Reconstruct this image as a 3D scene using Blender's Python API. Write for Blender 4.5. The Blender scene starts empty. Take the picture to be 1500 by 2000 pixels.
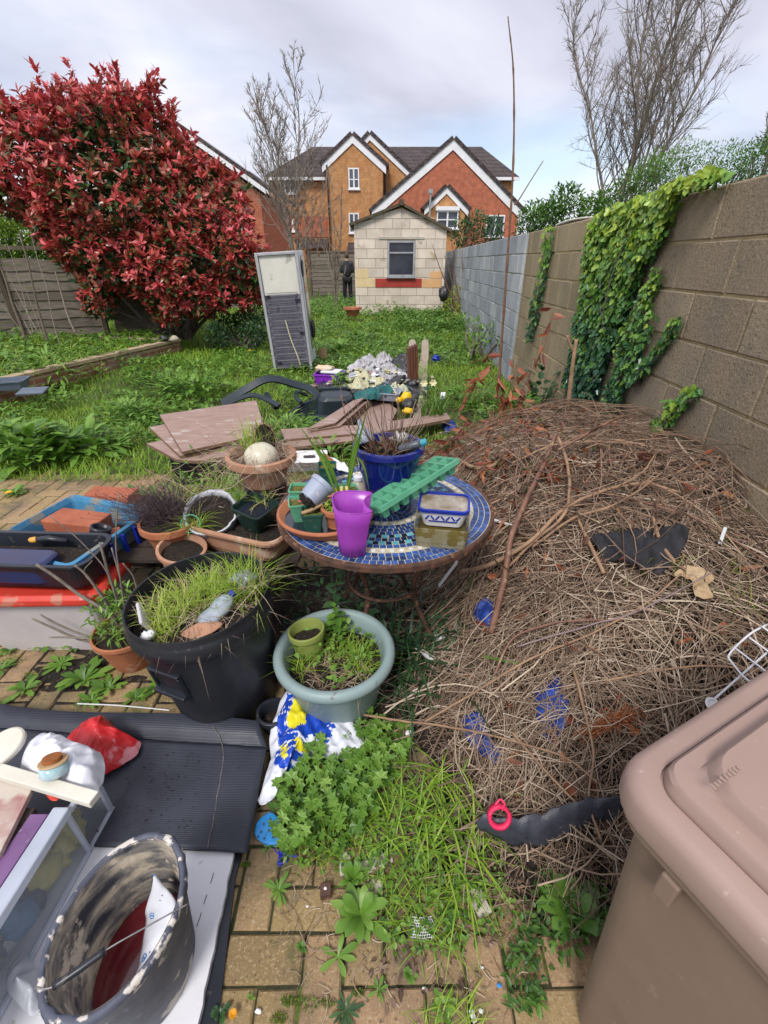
import bpy, bmesh, math, random
import numpy as np
from math import sin, cos, pi, radians, sqrt, atan2
from mathutils import Vector, Matrix, Euler
S = bpy.context.scene
COL = S.collection
random.seed(7); RNG = np.random.default_rng(7)
F = 884.0; PITCH = radians(28.9); CH = 1.55
cam = bpy.data.cameras.new('camera'); camo = bpy.data.objects.new('camera', cam); COL.objects.link(camo)
cam.sensor_fit = 'VERTICAL'; cam.sensor_height = 24; cam.lens = F/2000*24
cam.clip_start = 0.02; cam.clip_end = 2000
camo.location = (0, 0, CH); camo.rotation_euler = (pi/2-PITCH, 0, 0)
S.camera = camo
W = bpy.data.worlds.new('World'); S.world = W; W.use_nodes = True
nt = W.node_tree; N = nt.nodes; Lk = nt.links
for n in list(N): N.remove(n)
SUN_EL, SUN_AZ = radians(52), radians(200)   # azimuth clockwise from +Y
out = N.new('ShaderNodeOutputWorld')
sky = N.new('ShaderNodeTexSky'); sky.sky_type = 'NISHITA'; sky.sun_disc = False
sky.sun_elevation = SUN_EL; sky.sun_rotation = SUN_AZ
bg1 = N.new('ShaderNodeBackground'); bg1.inputs[1].default_value = 0.13
Lk.new(sky.outputs[0], bg1.inputs[0])
tc = N.new('ShaderNodeTexCoord')
sep = N.new('ShaderNodeSeparateXYZ'); Lk.new(tc.outputs['Generated'], sep.inputs[0])
ad = N.new('ShaderNodeMath'); ad.operation = 'ADD'; ad.inputs[1].default_value = 0.22; Lk.new(sep.outputs[2], ad.inputs[0])
mx = N.new('ShaderNodeMath'); mx.operation = 'MAXIMUM'; mx.inputs[1].default_value = 0.08; Lk.new(ad.outputs[0], mx.inputs[0])
dx = N.new('ShaderNodeMath'); dx.operation = 'DIVIDE'; Lk.new(sep.outputs[0], dx.inputs[0]); Lk.new(mx.outputs[0], dx.inputs[1])
dy = N.new('ShaderNodeMath'); dy.operation = 'DIVIDE'; Lk.new(sep.outputs[1], dy.inputs[0]); Lk.new(mx.outputs[0], dy.inputs[1])
cmb = N.new('ShaderNodeCombineXYZ'); Lk.new(dx.outputs[0], cmb.inputs[0]); Lk.new(dy.outputs[0], cmb.inputs[1]); cmb.inputs[2].default_value = 3.1
n1 = N.new('ShaderNodeTexNoise'); n1.inputs['Scale'].default_value = 0.75; n1.inputs['Detail'].default_value = 7; n1.inputs['Roughness'].default_value = 0.5; n1.inputs['Distortion'].default_value = 0.35
Lk.new(cmb.outputs[0], n1.inputs['Vector'])
r1 = N.new('ShaderNodeValToRGB'); Lk.new(n1.outputs[0], r1.inputs[0])
e = r1.color_ramp.elements
e[0].position = .30; e[0].color = (.32, .335, .42, 1); e[1].position = .60; e[1].color = (.80, .80, .86, 1)
q = r1.color_ramp.elements.new(.44); q.color = (.55, .56, .66, 1)
bg2 = N.new('ShaderNodeBackground'); bg2.inputs[1].default_value = 1.0; Lk.new(r1.outputs[0], bg2.inputs[0])
n2 = N.new('ShaderNodeTexNoise'); n2.inputs['Scale'].default_value = 1.1; n2.inputs['Detail'].default_value = 5
mp = N.new('ShaderNodeMapping'); mp.inputs['Location'].default_value = (4.2, 1.7, 0.4); Lk.new(tc.outputs['Generated'], mp.inputs[0]); mp.inputs['Scale'].default_value = (1.4, 1.4, 4.0)
Lk.new(mp.outputs[0], n2.inputs['Vector'])
r2 = N.new('ShaderNodeMapRange'); r2.inputs[1].default_value = .50; r2.inputs[2].default_value = .66; Lk.new(n2.outputs[0], r2.inputs[0])
low = N.new('ShaderNodeMapRange'); low.inputs[1].default_value = .42; low.inputs[2].default_value = .12; Lk.new(sep.outputs[2], low.inputs[0])
mu = N.new('ShaderNodeMath'); mu.operation = 'MULTIPLY'; Lk.new(r2.outputs[0], mu.inputs[0]); Lk.new(low.outputs[0], mu.inputs[1])
mu2 = N.new('ShaderNodeMath'); mu2.operation = 'MULTIPLY'; Lk.new(mu.outputs[0], mu2.inputs[0]); mu2.inputs[1].default_value = .75
inv = N.new('ShaderNodeMath'); inv.operation = 'SUBTRACT'; inv.inputs[0].default_value = 1; Lk.new(mu2.outputs[0], inv.inputs[1])
mix = N.new('ShaderNodeMixShader'); Lk.new(inv.outputs[0], mix.inputs[0]); Lk.new(bg1.outputs[0], mix.inputs[1]); Lk.new(bg2.outputs[0], mix.inputs[2])
Lk.new(mix.outputs[0], out.inputs[0])
sl = bpy.data.lights.new('sun', 'SUN'); sl.energy = 2.2; sl.angle = radians(16); sl.color = (1, .96, .9)
so = bpy.data.objects.new('sun', sl); COL.objects.link(so)
sd = Vector((sin(SUN_AZ)*cos(SUN_EL), cos(SUN_AZ)*cos(SUN_EL), sin(SUN_EL)))
so.rotation_euler = sd.to_track_quat('Z', 'Y').to_euler()
S.view_settings.view_transform = 'Standard'; S.view_settings.look = 'None'; S.view_settings.gamma = 1
S.view_settings.exposure = 0.48
S.cycles.max_bounces = 6; S.cycles.transparent_max_bounces = 12
S.cycles.sample_clamp_indirect = 8
CP, SP = cos(PITCH), sin(PITCH)
def ray(px, py):
    t = 1000-py
    return (px-750, F*CP+t*SP, t*CP-F*SP)
def P(px, py, z=0.0):
    r = ray(px, py); s = (z-CH)/r[2]; return Vector((r[0]*s, r[1]*s, z))
def Q(px, py, y):
    r = ray(px, py); s = y/r[1]; return Vector((r[0]*s, y, CH+r[2]*s))
WX0, WS = 1.52, 0.035
def Wp(px, py, off=0.0):            # point on the face of the right-hand wall
    r = ray(px, py); s = (WX0-off)/(r[0]-WS*r[1]); return Vector((r[0]*s, r[1]*s, CH+r[2]*s))
def smooth(a, b, x):
    t = np.clip((x-a)/(b-a), 0, 1); return t*t*(3-2*t)
def gz(x, y):                        # height of the ground
    x = np.asarray(x, float); y = np.asarray(y, float)
    return (0.02*smooth(3.2, 3.7, y)+0.13*smooth(3.6, 7, y)+.12*smooth(7, 14, y)-.12*smooth(16, 20, y))
def vnoise(p, scale=1.0, seed=0):    # cheap smooth noise from summed sines, -1..1
    p = np.asarray(p, float)*scale; r = np.random.default_rng(seed); o = np.zeros(p.shape[:-1])
    for k in range(7):
        w = r.normal(size=p.shape[-1])*(1+.5*k); o += np.sin(p@w+r.uniform(0, 6.28))/(1+.35*k)
    return o/3.2
class MB:
    def __init__(s): s.V = []; s.L = []; s.T = []; s.A = []; s.I = []; s.n = 0
    def add(s, v, faces, val=.5, mi=0):
        v = np.asarray(v, float).reshape(-1, 3)
        if not isinstance(faces, (list, tuple)) or (len(faces) and not isinstance(faces[0], np.ndarray)):
            faces = [faces]
        for f in faces:
            if isinstance(f, np.ndarray):
                m, k = f.shape; s.L.append((f+s.n).ravel()); s.T.append(np.full(m, k))
            else:
                m = len(f)
                s.L.append(np.array([i+s.n for q in f for i in q], int)); s.T.append(np.array([len(q) for q in f], int))
            a = np.asarray(val, float)
            if a.ndim == 0: a = np.full(m, float(a))
            elif len(a) != m: a = np.repeat(a, m//len(a))
            s.A.append(a); s.I.append(np.full(m, mi))
        s.V.append(v); s.n += len(v); return s
    def box(s, c, d, R=None, val=.5, mi=0, taper=1.0):
        h = np.array(d)/2.; v = np.array([[x, y, z] for x in (-1, 1) for y in (-1, 1) for z in (-1, 1)], float)
        v[v[:, 2] < 0, :2] *= taper
        v = v*h
        if R is not None: v = v@np.array(R).T
        return s.add(v+np.array(c), [(0, 1, 3, 2), (4, 6, 7, 5), (0, 4, 5, 1), (2, 3, 7, 6), (0, 2, 6, 4), (1, 5, 7, 3)], val, mi)
    def lathe(s, prof, c=(0, 0, 0), n=40, R=None, val=.5, mi=0, sx=1, sy=1, wob=None, close=True):
        a = np.arange(n)*2*pi/n; pr = np.array(prof, float); k = len(pr)
        v = np.zeros((k, n, 3)); v[:, :, 0] = pr[:, :1]*np.cos(a)*sx; v[:, :, 1] = pr[:, :1]*np.sin(a)*sy; v[:, :, 2] = pr[:, 1:2]
        if wob is not None: v = wob(v)
        v = v.reshape(-1, 3)
        if R is not None: v = v@np.array(R).T
        f = [(i*n+j, i*n+(j+1) % n, (i+1)*n+(j+1) % n, (i+1)*n+j) for i in range(k-1) for j in range(n)]
        if close:
            f.append(tuple(range(n-1, -1, -1)))
            f.append(tuple((k-1)*n+j for j in range(n)))
        return s.add(v+np.array(c), f, val, mi)
    def tubes(s, paths, radii, sides=5, val=.5, mi=0, cap=True):
        P_ = np.asarray(paths, float); R_ = np.asarray(radii, float)
        if P_.ndim == 2: P_ = P_[None]; R_ = np.broadcast_to(R_, P_.shape[:2]) if R_.ndim < 2 else R_
        Nn, K, _ = P_.shape; R_ = np.broadcast_to(R_, (Nn, K))
        d = np.gradient(P_, axis=1); d /= np.linalg.norm(d, axis=2, keepdims=True)+1e-9
        up = np.where(np.abs(d[:, :1, 2:3]) > .85, np.array([1., 0, 0]), np.array([0, 0, 1.])); up = np.broadcast_to(up, d.shape)
        a = np.cross(d, up); a /= np.linalg.norm(a, axis=2, keepdims=True)+1e-9; b = np.cross(d, a)
        t = np.arange(sides)*2*pi/sides
        v = P_[:, :, None]+R_[:, :, None, None]*(a[:, :, None]*np.cos(t)[None, None, :, None]+b[:, :, None]*np.sin(t)[None, None, :, None])
        i, j, q = np.meshgrid(np.arange(Nn), np.arange(K-1), np.arange(sides), indexing='ij'); q2 = (q+1) % sides
        base = i*K*sides
        f = np.stack([base+j*sides+q, base+j*sides+q2, base+(j+1)*sides+q2, base+(j+1)*sides+q], -1).reshape(-1, 4)
        va = np.asarray(val, float)
        fs = [f]; 
        if cap:
            e0 = (np.arange(Nn)[:, None]*K*sides+np.arange(sides)[::-1]); e1 = (np.arange(Nn)[:, None]*K*sides+(K-1)*sides+np.arange(sides)); fs += [e0, e1]
        if va.ndim == 0: return s.add(v.reshape(-1, 3), fs, float(va), mi)
        n0 = s.n
        return s.add(v.reshape(-1, 3), fs, va, mi)
    def grid(s, pts, val=.5, mi=0, wrap=False, thick=0):
        p = np.asarray(pts, float); a, b, _ = p.shape
        bb = b if wrap else b-1
        f = [(i*b+j, i*b+(j+1) % b, (i+1)*b+(j+1) % b, (i+1)*b+j) for i in range(a-1) for j in range(bb)]
        return s.add(p.reshape(-1, 3), f, val, mi)
    def prism(s, poly, y0, y1, axis='y', val=.5, mi=0):   # poly in the other two coordinates
        p = np.array(poly, float); n = len(p); v = np.zeros((2*n, 3)); ax = 'xyz'.index(axis); o = [i for i in range(3) if i != ax]
        v[:n, ax] = y0; v[n:, ax] = y1; v[:n, o[0]] = v[n:, o[0]] = p[:, 0]; v[:n, o[1]] = v[n:, o[1]] = p[:, 1]
        f = [tuple(range(n)), tuple(range(2*n-1, n-1, -1))]+[(i, n+i, n+(i+1) % n, (i+1) % n) for i in range(n)]
        return s.add(v, f, val, mi)
    def blob(s, c, r, seed=0, amp=.15, nu=14, nv=9, val=.5, mi=0, R=None, fr=1.0):
        th = np.linspace(0, 2*pi, nu, endpoint=False); ph = np.linspace(0.02, pi-.02, nv)
        d = np.stack([np.sin(ph)[:, None]*np.cos(th), np.sin(ph)[:, None]*np.sin(th), np.repeat(np.cos(ph)[:, None], nu, 1)], -1)
        k = 1+amp*vnoise(d, 2*fr, seed)
        v = (d*k[..., None]).reshape(-1, 3)*np.array(r)
        if R is not None: v = v@np.array(R).T
        f = [(i*nu+j, i*nu+(j+1) % nu, (i+1)*nu+(j+1) % nu, (i+1)*nu+j) for i in range(nv-1) for j in range(nu)]
        f += [tuple(range(nu-1, -1, -1)), tuple((nv-1)*nu+j for j in range(nu))]
        return s.add(v+np.array(c), f, val, mi)
    def build(s, name, mats, parent=None, sm=False, bev=0, origin=None, seg=2, sub=0, solid=0):
        V = np.concatenate(s.V); L = np.concatenate(s.L); T = np.concatenate(s.T)
        if parent is not None: o = np.array(parent.matrix_world_loc)if hasattr(parent, 'matrix_world_loc') else np.array(wloc(parent))
        elif origin is not None: o = np.array(origin)
        else: lo, hi = V.min(0), V.max(0); o = np.array([(lo[0]+hi[0])/2, (lo[1]+hi[1])/2, lo[2]])
        me = bpy.data.meshes.new(name); V2 = V-o
        me.vertices.add(len(V)); me.vertices.foreach_set('co', V2.ravel().astype(np.float32))
        me.loops.add(len(L)); me.loops.foreach_set('vertex_index', L.astype(np.int32))
        me.polygons.add(len(T)); me.polygons.foreach_set('loop_start', (np.cumsum(T)-T).astype(np.int32))
        me.polygons.foreach_set('material_index', np.concatenate(s.I).astype(np.int32))
        me.update(calc_edges=True); me.validate()
        at = me.attributes.new('v', 'FLOAT', 'FACE')
        A = np.concatenate(s.A)
        if len(A) == len(me.polygons): at.data.foreach_set('value', A.astype(np.float32))
        for m in (mats if isinstance(mats, (list, tuple)) else [mats]): me.materials.append(m)
        me.polygons.foreach_set('use_smooth', np.full(len(me.polygons), bool(sm)))
        ob = bpy.data.objects.new(name, me); COL.objects.link(ob)
        if parent is not None: ob.parent = parent
        else: ob.location = o
        if solid: m = ob.modifiers.new('solid', 'SOLIDIFY'); m.thickness = solid; m.offset = 0
        if bev:
            m = ob.modifiers.new('bevel', 'BEVEL'); m.width = bev; m.segments = seg; m.limit_method = 'ANGLE'; m.angle_limit = radians(35)
            if not sm: pass
        if sub: m = ob.modifiers.new('sub', 'SUBSURF'); m.levels = sub; m.render_levels = sub
        return ob
def wloc(o):
    l = Vector((0, 0, 0))
    while o is not None: l = l+o.location; o = o.parent
    return l
def tag(o, label, cat, group=None, kind=None):
    if label: o['label'] = label
    if cat: o['category'] = cat
    if group: o['group'] = group
    if kind: o['kind'] = kind
    return o
def thing(name, label, cat, loc=(0, 0, 0), group=None):
    o = bpy.data.objects.new(name, None); COL.objects.link(o); o.location = loc; o.empty_display_size = .1
    return tag(o, label, cat, group)
def struct(o, kind='structure'): o['kind'] = kind; return o
def copytree(o, loc, label=None, rz=0, sc=None):
    c = o.copy(); COL.objects.link(c); c.location = loc; c.rotation_euler = (0, 0, rz)
    if sc: c.scale = (sc, sc, sc) if not hasattr(sc, '__len__') else sc
    if label: c['label'] = label
    def rec(src, dst):
        for ch in [k for k in bpy.data.objects if k.parent == src]:
            d = ch.copy(); COL.objects.link(d); d.parent = dst; rec(ch, d)
    rec(o, c); return c
def Rz(a): return np.array(Matrix.Rotation(a, 3, 'Z'))
def Rx(a): return np.array(Matrix.Rotation(a, 3, 'X'))
def Ry(a): return np.array(Matrix.Rotation(a, 3, 'Y'))
def _new(name):
    m = bpy.data.materials.new(name); m.use_nodes = True; t = m.node_tree
    b = t.nodes['Principled BSDF']; return m, t, b
def c4(c): return (c[0], c[1], c[2], 1)
def mat(name, c1, c2=None, sc=6, rough=.6, bump=0, bsc=None, metal=0, trans=0, ior=1.45, spots=None, spot_sc=20, spot_lo=.62, coat=0, alpha=1, stretch=(1, 1, 1), var=0, detail=6, bdist=.01, c3=None, spec=.5):
    """two or three tone noise mottling, optional dirt/spots, bump; var = how far the face value v shifts brightness"""
    m, t, b = _new(name); n = t.nodes; l = t.links
    tc = n.new('ShaderNodeTexCoord'); mp = n.new('ShaderNodeMapping'); mp.inputs['Scale'].default_value = stretch; l.new(tc.outputs['Object'], mp.inputs[0])
    col = None
    ns = n.new('ShaderNodeTexNoise'); ns.inputs['Scale'].default_value = sc; ns.inputs['Detail'].default_value = detail; ns.inputs['Roughness'].default_value = .62; l.new(mp.outputs[0], ns.inputs['Vector'])
    rp = n.new('ShaderNodeValToRGB'); l.new(ns.outputs[0], rp.inputs[0]); c2 = c2 or tuple(x*.8 for x in c1)
    rp.color_ramp.elements[0].position = .36; rp.color_ramp.elements[1].position = .64
    rp.color_ramp.elements[0].color = c4(c2); rp.color_ramp.elements[1].color = c4(c1)
    if c3: q = rp.color_ramp.elements.new(.76); q.color = c4(c3)
    col = rp.outputs[0]
    if spots:
        s2 = n.new('ShaderNodeTexNoise'); s2.inputs['Scale'].default_value = spot_sc; s2.inputs['Detail'].default_value = 5; l.new(mp.outputs[0], s2.inputs['Vector'])
        mr = n.new('ShaderNodeMapRange'); mr.inputs[1].default_value = spot_lo; mr.inputs[2].default_value = spot_lo+.05; l.new(s2.outputs[0], mr.inputs[0])
        mx = n.new('ShaderNodeMix'); mx.data_type = 'RGBA'; l.new(mr.outputs[0], mx.inputs[0]); l.new(col, mx.inputs[6]); mx.inputs[7].default_value = c4(spots); col = mx.outputs[2]
    if var:
        at = n.new('ShaderNodeAttribute'); at.attribute_name = 'v'
        mr = n.new('ShaderNodeMapRange'); mr.inputs[3].default_value = 1-var; mr.inputs[4].default_value = 1+var; l.new(at.outputs['Fac'], mr.inputs[0])
        mx = n.new('ShaderNodeVectorMath'); mx.operation = 'SCALE'; l.new(col, mx.inputs[0]); l.new(mr.outputs[0], mx.inputs['Scale']); col = mx.outputs[0]
    l.new(col, b.inputs['Base Color'])
    rr = n.new('ShaderNodeMapRange'); rr.inputs[3].default_value = max(.02, rough-.12); rr.inputs[4].default_value = min(1, rough+.12); l.new(ns.outputs[0], rr.inputs[0]); l.new(rr.outputs[0], b.inputs['Roughness'])
    b.inputs['Metallic'].default_value = metal; b.inputs['Transmission Weight'].default_value = trans; b.inputs['IOR'].default_value = ior; b.inputs['Coat Weight'].default_value = coat
    b.inputs['Alpha'].default_value = alpha; b.inputs['Specular IOR Level'].default_value = spec
    if bump:
        bn = n.new('ShaderNodeTexNoise'); bn.inputs['Scale'].default_value = bsc or sc*4; bn.inputs['Detail'].default_value = 8; bn.inputs['Roughness'].default_value = .65; l.new(mp.outputs[0], bn.inputs['Vector'])
        bp = n.new('ShaderNodeBump'); bp.inputs['Strength'].default_value = bump; bp.inputs['Distance'].default_value = bdist; l.new(bn.outputs[0], bp.inputs['Height']); l.new(bp.outputs[0], b.inputs['Normal'])
    return m
def leafmat(name, cols, rough=.45, tr=.3, nsc=30):
    """colour ramp over the per-leaf value v; a little light passes through the blade"""
    m, t, b = _new(name); n = t.nodes; l = t.links
    at = n.new('ShaderNodeAttribute'); at.attribute_name = 'v'
    tc = n.new('ShaderNodeTexCoord'); ns = n.new('ShaderNodeTexNoise'); ns.inputs['Scale'].default_value = nsc; l.new(tc.outputs['Object'], ns.inputs['Vector'])
    a1 = n.new('ShaderNodeMath'); a1.operation = 'MULTIPLY_ADD'; a1.inputs[1].default_value = .22; a1.inputs[2].default_value = -.11; l.new(ns.outputs[0], a1.inputs[0])
    a2 = n.new('ShaderNodeMath'); l.new(at.outputs['Fac'], a2.inputs[0]); l.new(a1.outputs[0], a2.inputs[1])
    rp = n.new('ShaderNodeValToRGB'); l.new(a2.outputs[0], rp.inputs[0])
    rp.color_ramp.elements[0].color = c4(cols[0]); rp.color_ramp.elements[1].color = c4(cols[-1])
    for i, c in enumerate(cols[1:-1]): q = rp.color_ramp.elements.new((i+1)/(len(cols)-1)); q.color = c4(c)
    l.new(rp.outputs[0], b.inputs['Base Color']); b.inputs['Roughness'].default_value = rough
    if tr:
        tl = n.new('ShaderNodeBsdfTranslucent'); l.new(rp.outputs[0], tl.inputs[0]); ms = n.new('ShaderNodeMixShader'); ms.inputs[0].default_value = tr
        o = n['Material Output']; l.new(b.outputs[0], ms.inputs[1]); l.new(tl.outputs[0], ms.inputs[2]); l.new(ms.outputs[0], o.inputs[0])
    return m
def brickmat(name, c1, c2, mortar, bw, bh, mw=.01, rough=.9, plane='xz', off=.5, sq=1, bump=.4, stain=None, streak=(.3, .3, .3)):
    m, t, b = _new(name); n = t.nodes; l = t.links
    tc = n.new('ShaderNodeTexCoord'); sp = n.new('ShaderNodeSeparateXYZ'); l.new(tc.outputs['Object'], sp.inputs[0])
    cb = n.new('ShaderNodeCombineXYZ')
    sm = n.new('ShaderNodeMath'); l.new(sp.outputs[0], sm.inputs[0]); l.new(sp.outputs[1], sm.inputs[1]); l.new(sm.outputs[0], cb.inputs[0]); l.new(sp.outputs[2], cb.inputs[1])
    br = n.new('ShaderNodeTexBrick'); l.new(cb.outputs[0], br.inputs[0]); br.inputs['Scale'].default_value = 1; br.inputs['Brick Width'].default_value = bw; br.inputs['Row Height'].default_value = bh
    br.inputs['Mortar Size'].default_value = mw; br.inputs['Mortar Smooth'].default_value = .1; br.inputs['Color1'].default_value = c4(c1); br.inputs['Color2'].default_value = c4(c2); br.inputs['Mortar'].default_value = c4(mortar); br.offset = off
    ns = n.new('ShaderNodeTexNoise'); ns.inputs['Scale'].default_value = .8/bw; ns.inputs['Detail'].default_value = 7; l.new(tc.outputs['Object'], ns.inputs['Vector'])
    mr = n.new('ShaderNodeMapRange'); mr.inputs[1].default_value = .3; mr.inputs[2].default_value = .7; mr.inputs[3].default_value = .74; mr.inputs[4].default_value = 1.18; l.new(ns.outputs[0], mr.inputs[0])
    mx = n.new('ShaderNodeVectorMath'); mx.operation = 'SCALE'; l.new(br.outputs[0], mx.inputs[0]); l.new(mr.outputs[0], mx.inputs['Scale']); col = mx.outputs[0]
    if stain:
        s2 = n.new('ShaderNodeTexNoise'); s2.inputs['Scale'].default_value = 1.3; s2.inputs['Detail'].default_value = 8; l.new(tc.outputs['Object'], s2.inputs['Vector'])
        m2 = n.new('ShaderNodeMapRange'); m2.inputs[1].default_value = .5; m2.inputs[2].default_value = .72; m2.inputs[4].default_value = .6; l.new(s2.outputs[0], m2.inputs[0])
        m3 = n.new('ShaderNodeMix'); m3.data_type = 'RGBA'; l.new(m2.outputs[0], m3.inputs[0]); l.new(col, m3.inputs[6]); m3.inputs[7].default_value = c4(stain); col = m3.outputs[2]
    l.new(col, b.inputs['Base Color']); b.inputs['Roughness'].default_value = rough
    bp = n.new('ShaderNodeBump'); bp.inputs['Strength'].default_value = bump; bp.inputs['Distance'].default_value = .01; bp.invert = True; l.new(br.outputs['Fac'], bp.inputs['Height']); l.new(bp.outputs[0], b.inputs['Normal'])
    return m
def nrm(a): return a/(np.linalg.norm(a, axis=-1, keepdims=True)+1e-9)
LANCE = (np.array([(0, 0, 0), (.3, -.8, .1), (.3, 0, 0), (.3, .8, .1), (.68, -.7, .1), (.68, 0, 0), (.68, .7, .1), (1, 0, 0)]), np.array([(0, 1, 2), (0, 2, 3), (4, 7, 5), (5, 7, 6)]), np.array([(1, 4, 5, 2), (2, 5, 6, 3)]))
OVAL = (np.array([(0, 0, 0), (.22, -.85, .1), (.25, 0, 0), (.22, .85, .1), (.6, -.95, .1), (.6, 0, 0), (.6, .95, .1), (1, 0, 0)]), LANCE[1], LANCE[2])
_iv = [(0, 0), (-.05, .45), (.25, .95), (.42, .5), (.72, .62), (1, 0), (.72, -.62), (.42, -.5), (.25, -.95), (-.05, -.45)]
IVY = (np.array([(x, y, .08*abs(y)) for x, y in _iv]), np.array([list(range(10))]), None)
_an = np.linspace(-2.6, 2.6, 13); _rr = np.array([.85, .6, .95, .62, 1, .66, 1, .66, 1, .62, .95, .6, .85])
GERAN = (np.array([(.45, 0, -.06)]+[(.45+.55*r*cos(a), 1.05*r*sin(a), .05) for a, r in zip(_an, _rr)]), np.array([(0, i, i+1) for i in range(1, 13)]), None)
def leaves(mb, pos, d, up, L, W, v, shape=LANCE, bend=.15, mi=0):
    pos = np.asarray(pos, float); n = len(pos)
    if n == 0: return
    d = nrm(np.broadcast_to(d, (n, 3))); up = np.broadcast_to(up, (n, 3))
    side = nrm(np.cross(d, up)); nn = np.cross(side, d)
    L = np.broadcast_to(L, n)[:, None, None]; Wd = np.broadcast_to(W, n)[:, None, None]; bend = np.broadcast_to(bend, n)[:, None, None]
    T = shape[0]; u = T[None, :, 0:1]; w = T[None, :, 1:2]; h = T[None, :, 2:3]
    vv = pos[:, None]+d[:, None]*u*L+side[:, None]*w*Wd*.5+nn[:, None]*(h*Wd-bend*L*u*u)
    k = len(T); fs = []
    v = np.broadcast_to(v, n)
    off = (np.arange(n)*k)[:, None, None]; n0 = mb.n
    mb.V.append(vv.reshape(-1, 3)); mb.n += n*k
    for f in shape[1:]:
        if f is None: continue
        ff = (f[None]+off).reshape(-1, f.shape[1]); mb.L.append((ff+n0).ravel()); mb.T.append(np.full(len(ff), f.shape[1])); mb.A.append(np.repeat(v, len(f))); mb.I.append(np.full(len(ff), mi))
def blades(mb, pos, d, L, W, v, droop=.5, mi=0, seg=3):
    """grass blades: rise along d and bend over sideways"""
    pos = np.asarray(pos, float); n = len(pos); d = nrm(np.broadcast_to(d, (n, 3)))
    a = RNG.uniform(0, 2*pi, n); hz = d*np.array([1, 1, 0])+.15*np.stack([np.cos(a), np.sin(a), a*0], 1); hz = nrm(hz)
    side = nrm(np.cross(hz, np.array([0, 0, 1.]))); L = np.broadcast_to(L, n); Wd = np.broadcast_to(W, n); droop = np.broadcast_to(droop, n)
    u = np.linspace(0, 1, seg+1); vs = []
    for k, t in enumerate(u):
        c = pos+d*(L*t)[:, None]+hz*(L*droop*t*t*.5)[:, None]-np.array([0, 0, 1.])*(L*droop*t**2.2*.55)[:, None]
        w = Wd*(1-t)**.7*.5 if k < seg else Wd*0
        if k < seg: vs += [c-side*w[:, None], c+side*w[:, None]]
        else: vs += [c]
    vv = np.stack(vs, 1); K = vv.shape[1]; off = (np.arange(n)*K)[:, None, None]; n0 = mb.n
    mb.V.append(vv.reshape(-1, 3)); mb.n += n*K
    qf = np.array([(2*i, 2*i+1, 2*i+3, 2*i+2) for i in range(seg-1)]); tf = np.array([(2*seg-2, 2*seg-1, 2*seg)])
    v = np.broadcast_to(v, n)
    for f in (qf, tf):
        ff = (f[None]+off).reshape(-1, f.shape[1]); mb.L.append((ff+n0).ravel()); mb.T.append(np.full(len(ff), f.shape[1])); mb.A.append(np.repeat(v, len(f))); mb.I.append(np.full(len(ff), mi))
def rdir(n, el0=-20, el1=80):
    a = RNG.uniform(0, 2*pi, n); e = np.radians(RNG.uniform(el0, el1, n)); return np.stack([np.cos(a)*np.cos(e), np.sin(a)*np.cos(e), np.sin(e)], 1)
def inpoly(pts, poly):
    x, y = pts[:, 0], pts[:, 1]; ins = np.zeros(len(pts), bool); j = len(poly)-1
    for i in range(len(poly)):
        xi, yi = poly[i]; xj, yj = poly[j]
        ins ^= ((yi > y) != (yj > y)) & (x < (xj-xi)*(y-yi)/(yj-yi+1e-12)+xi); j = i
    return ins
def curve(p0, p1, sag=0, wob=0, k=8, seed=None):
    r = np.random.default_rng(seed if seed is not None else RNG.integers(1e9)); t = np.linspace(0, 1, k)[:, None]; p0 = np.array(p0, float); p1 = np.array(p1, float)
    p = p0+(p1-p0)*t; p[:, 2] += sag*4*(t*(1-t))[:, 0]
    L = np.linalg.norm(p1-p0); 
    if wob:
        for q in (1, 2, 3): p += np.sin(t*pi*q)*r.normal(size=3)*wob*L/q
    return p
def resample(pts, k=24):
    p = np.array([tuple(q) for q in pts], float); n = len(p); t = np.linspace(0, n-1, k); i = np.clip(t.astype(int), 0, n-2); f = (t-i)[:, None]
    pm = np.vstack([2*p[0]-p[1], p, 2*p[-1]-p[-2]]); a, b, c, d = pm[i], pm[i+1], pm[i+2], pm[i+3]
    return .5*((2*b)+(c-a)*f+(2*a-5*b+4*c-d)*f**2+(-a+3*b-3*c+d)*f**3)
m_soil = mat('soil', (.052, .037, .024), (.02, .015, .01), 14, .95, .8, 60, bdist=.02, spots=(.13, .10, .06), spot_sc=70, spot_lo=.63)
m_ground = mat('ground_earth', (.075, .085, .028), (.04, .035, .018), 3, .95, .7, 40, bdist=.03, spots=(.055, .10, .02), spot_sc=8, spot_lo=.5)
xs = np.unique(np.concatenate([np.linspace(-14, 6, 110), np.linspace(-400, -14, 14), np.linspace(6, 400, 14)])); ys = np.unique(np.concatenate([np.linspace(-3, 24, 150), np.linspace(-80, -3, 6), np.linspace(24, 900, 20)]))
X, Y = np.meshgrid(xs, ys); Z = gz(X, Y)-.022+.015*vnoise(np.stack([X, Y], -1), 2.2, 3)*(Y > 3.9)*(Y < 30)
struct(MB().grid(np.stack([X, Y, Z], -1)).build('ground', m_ground, sm=True, origin=(0, 0, 0)))
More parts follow.
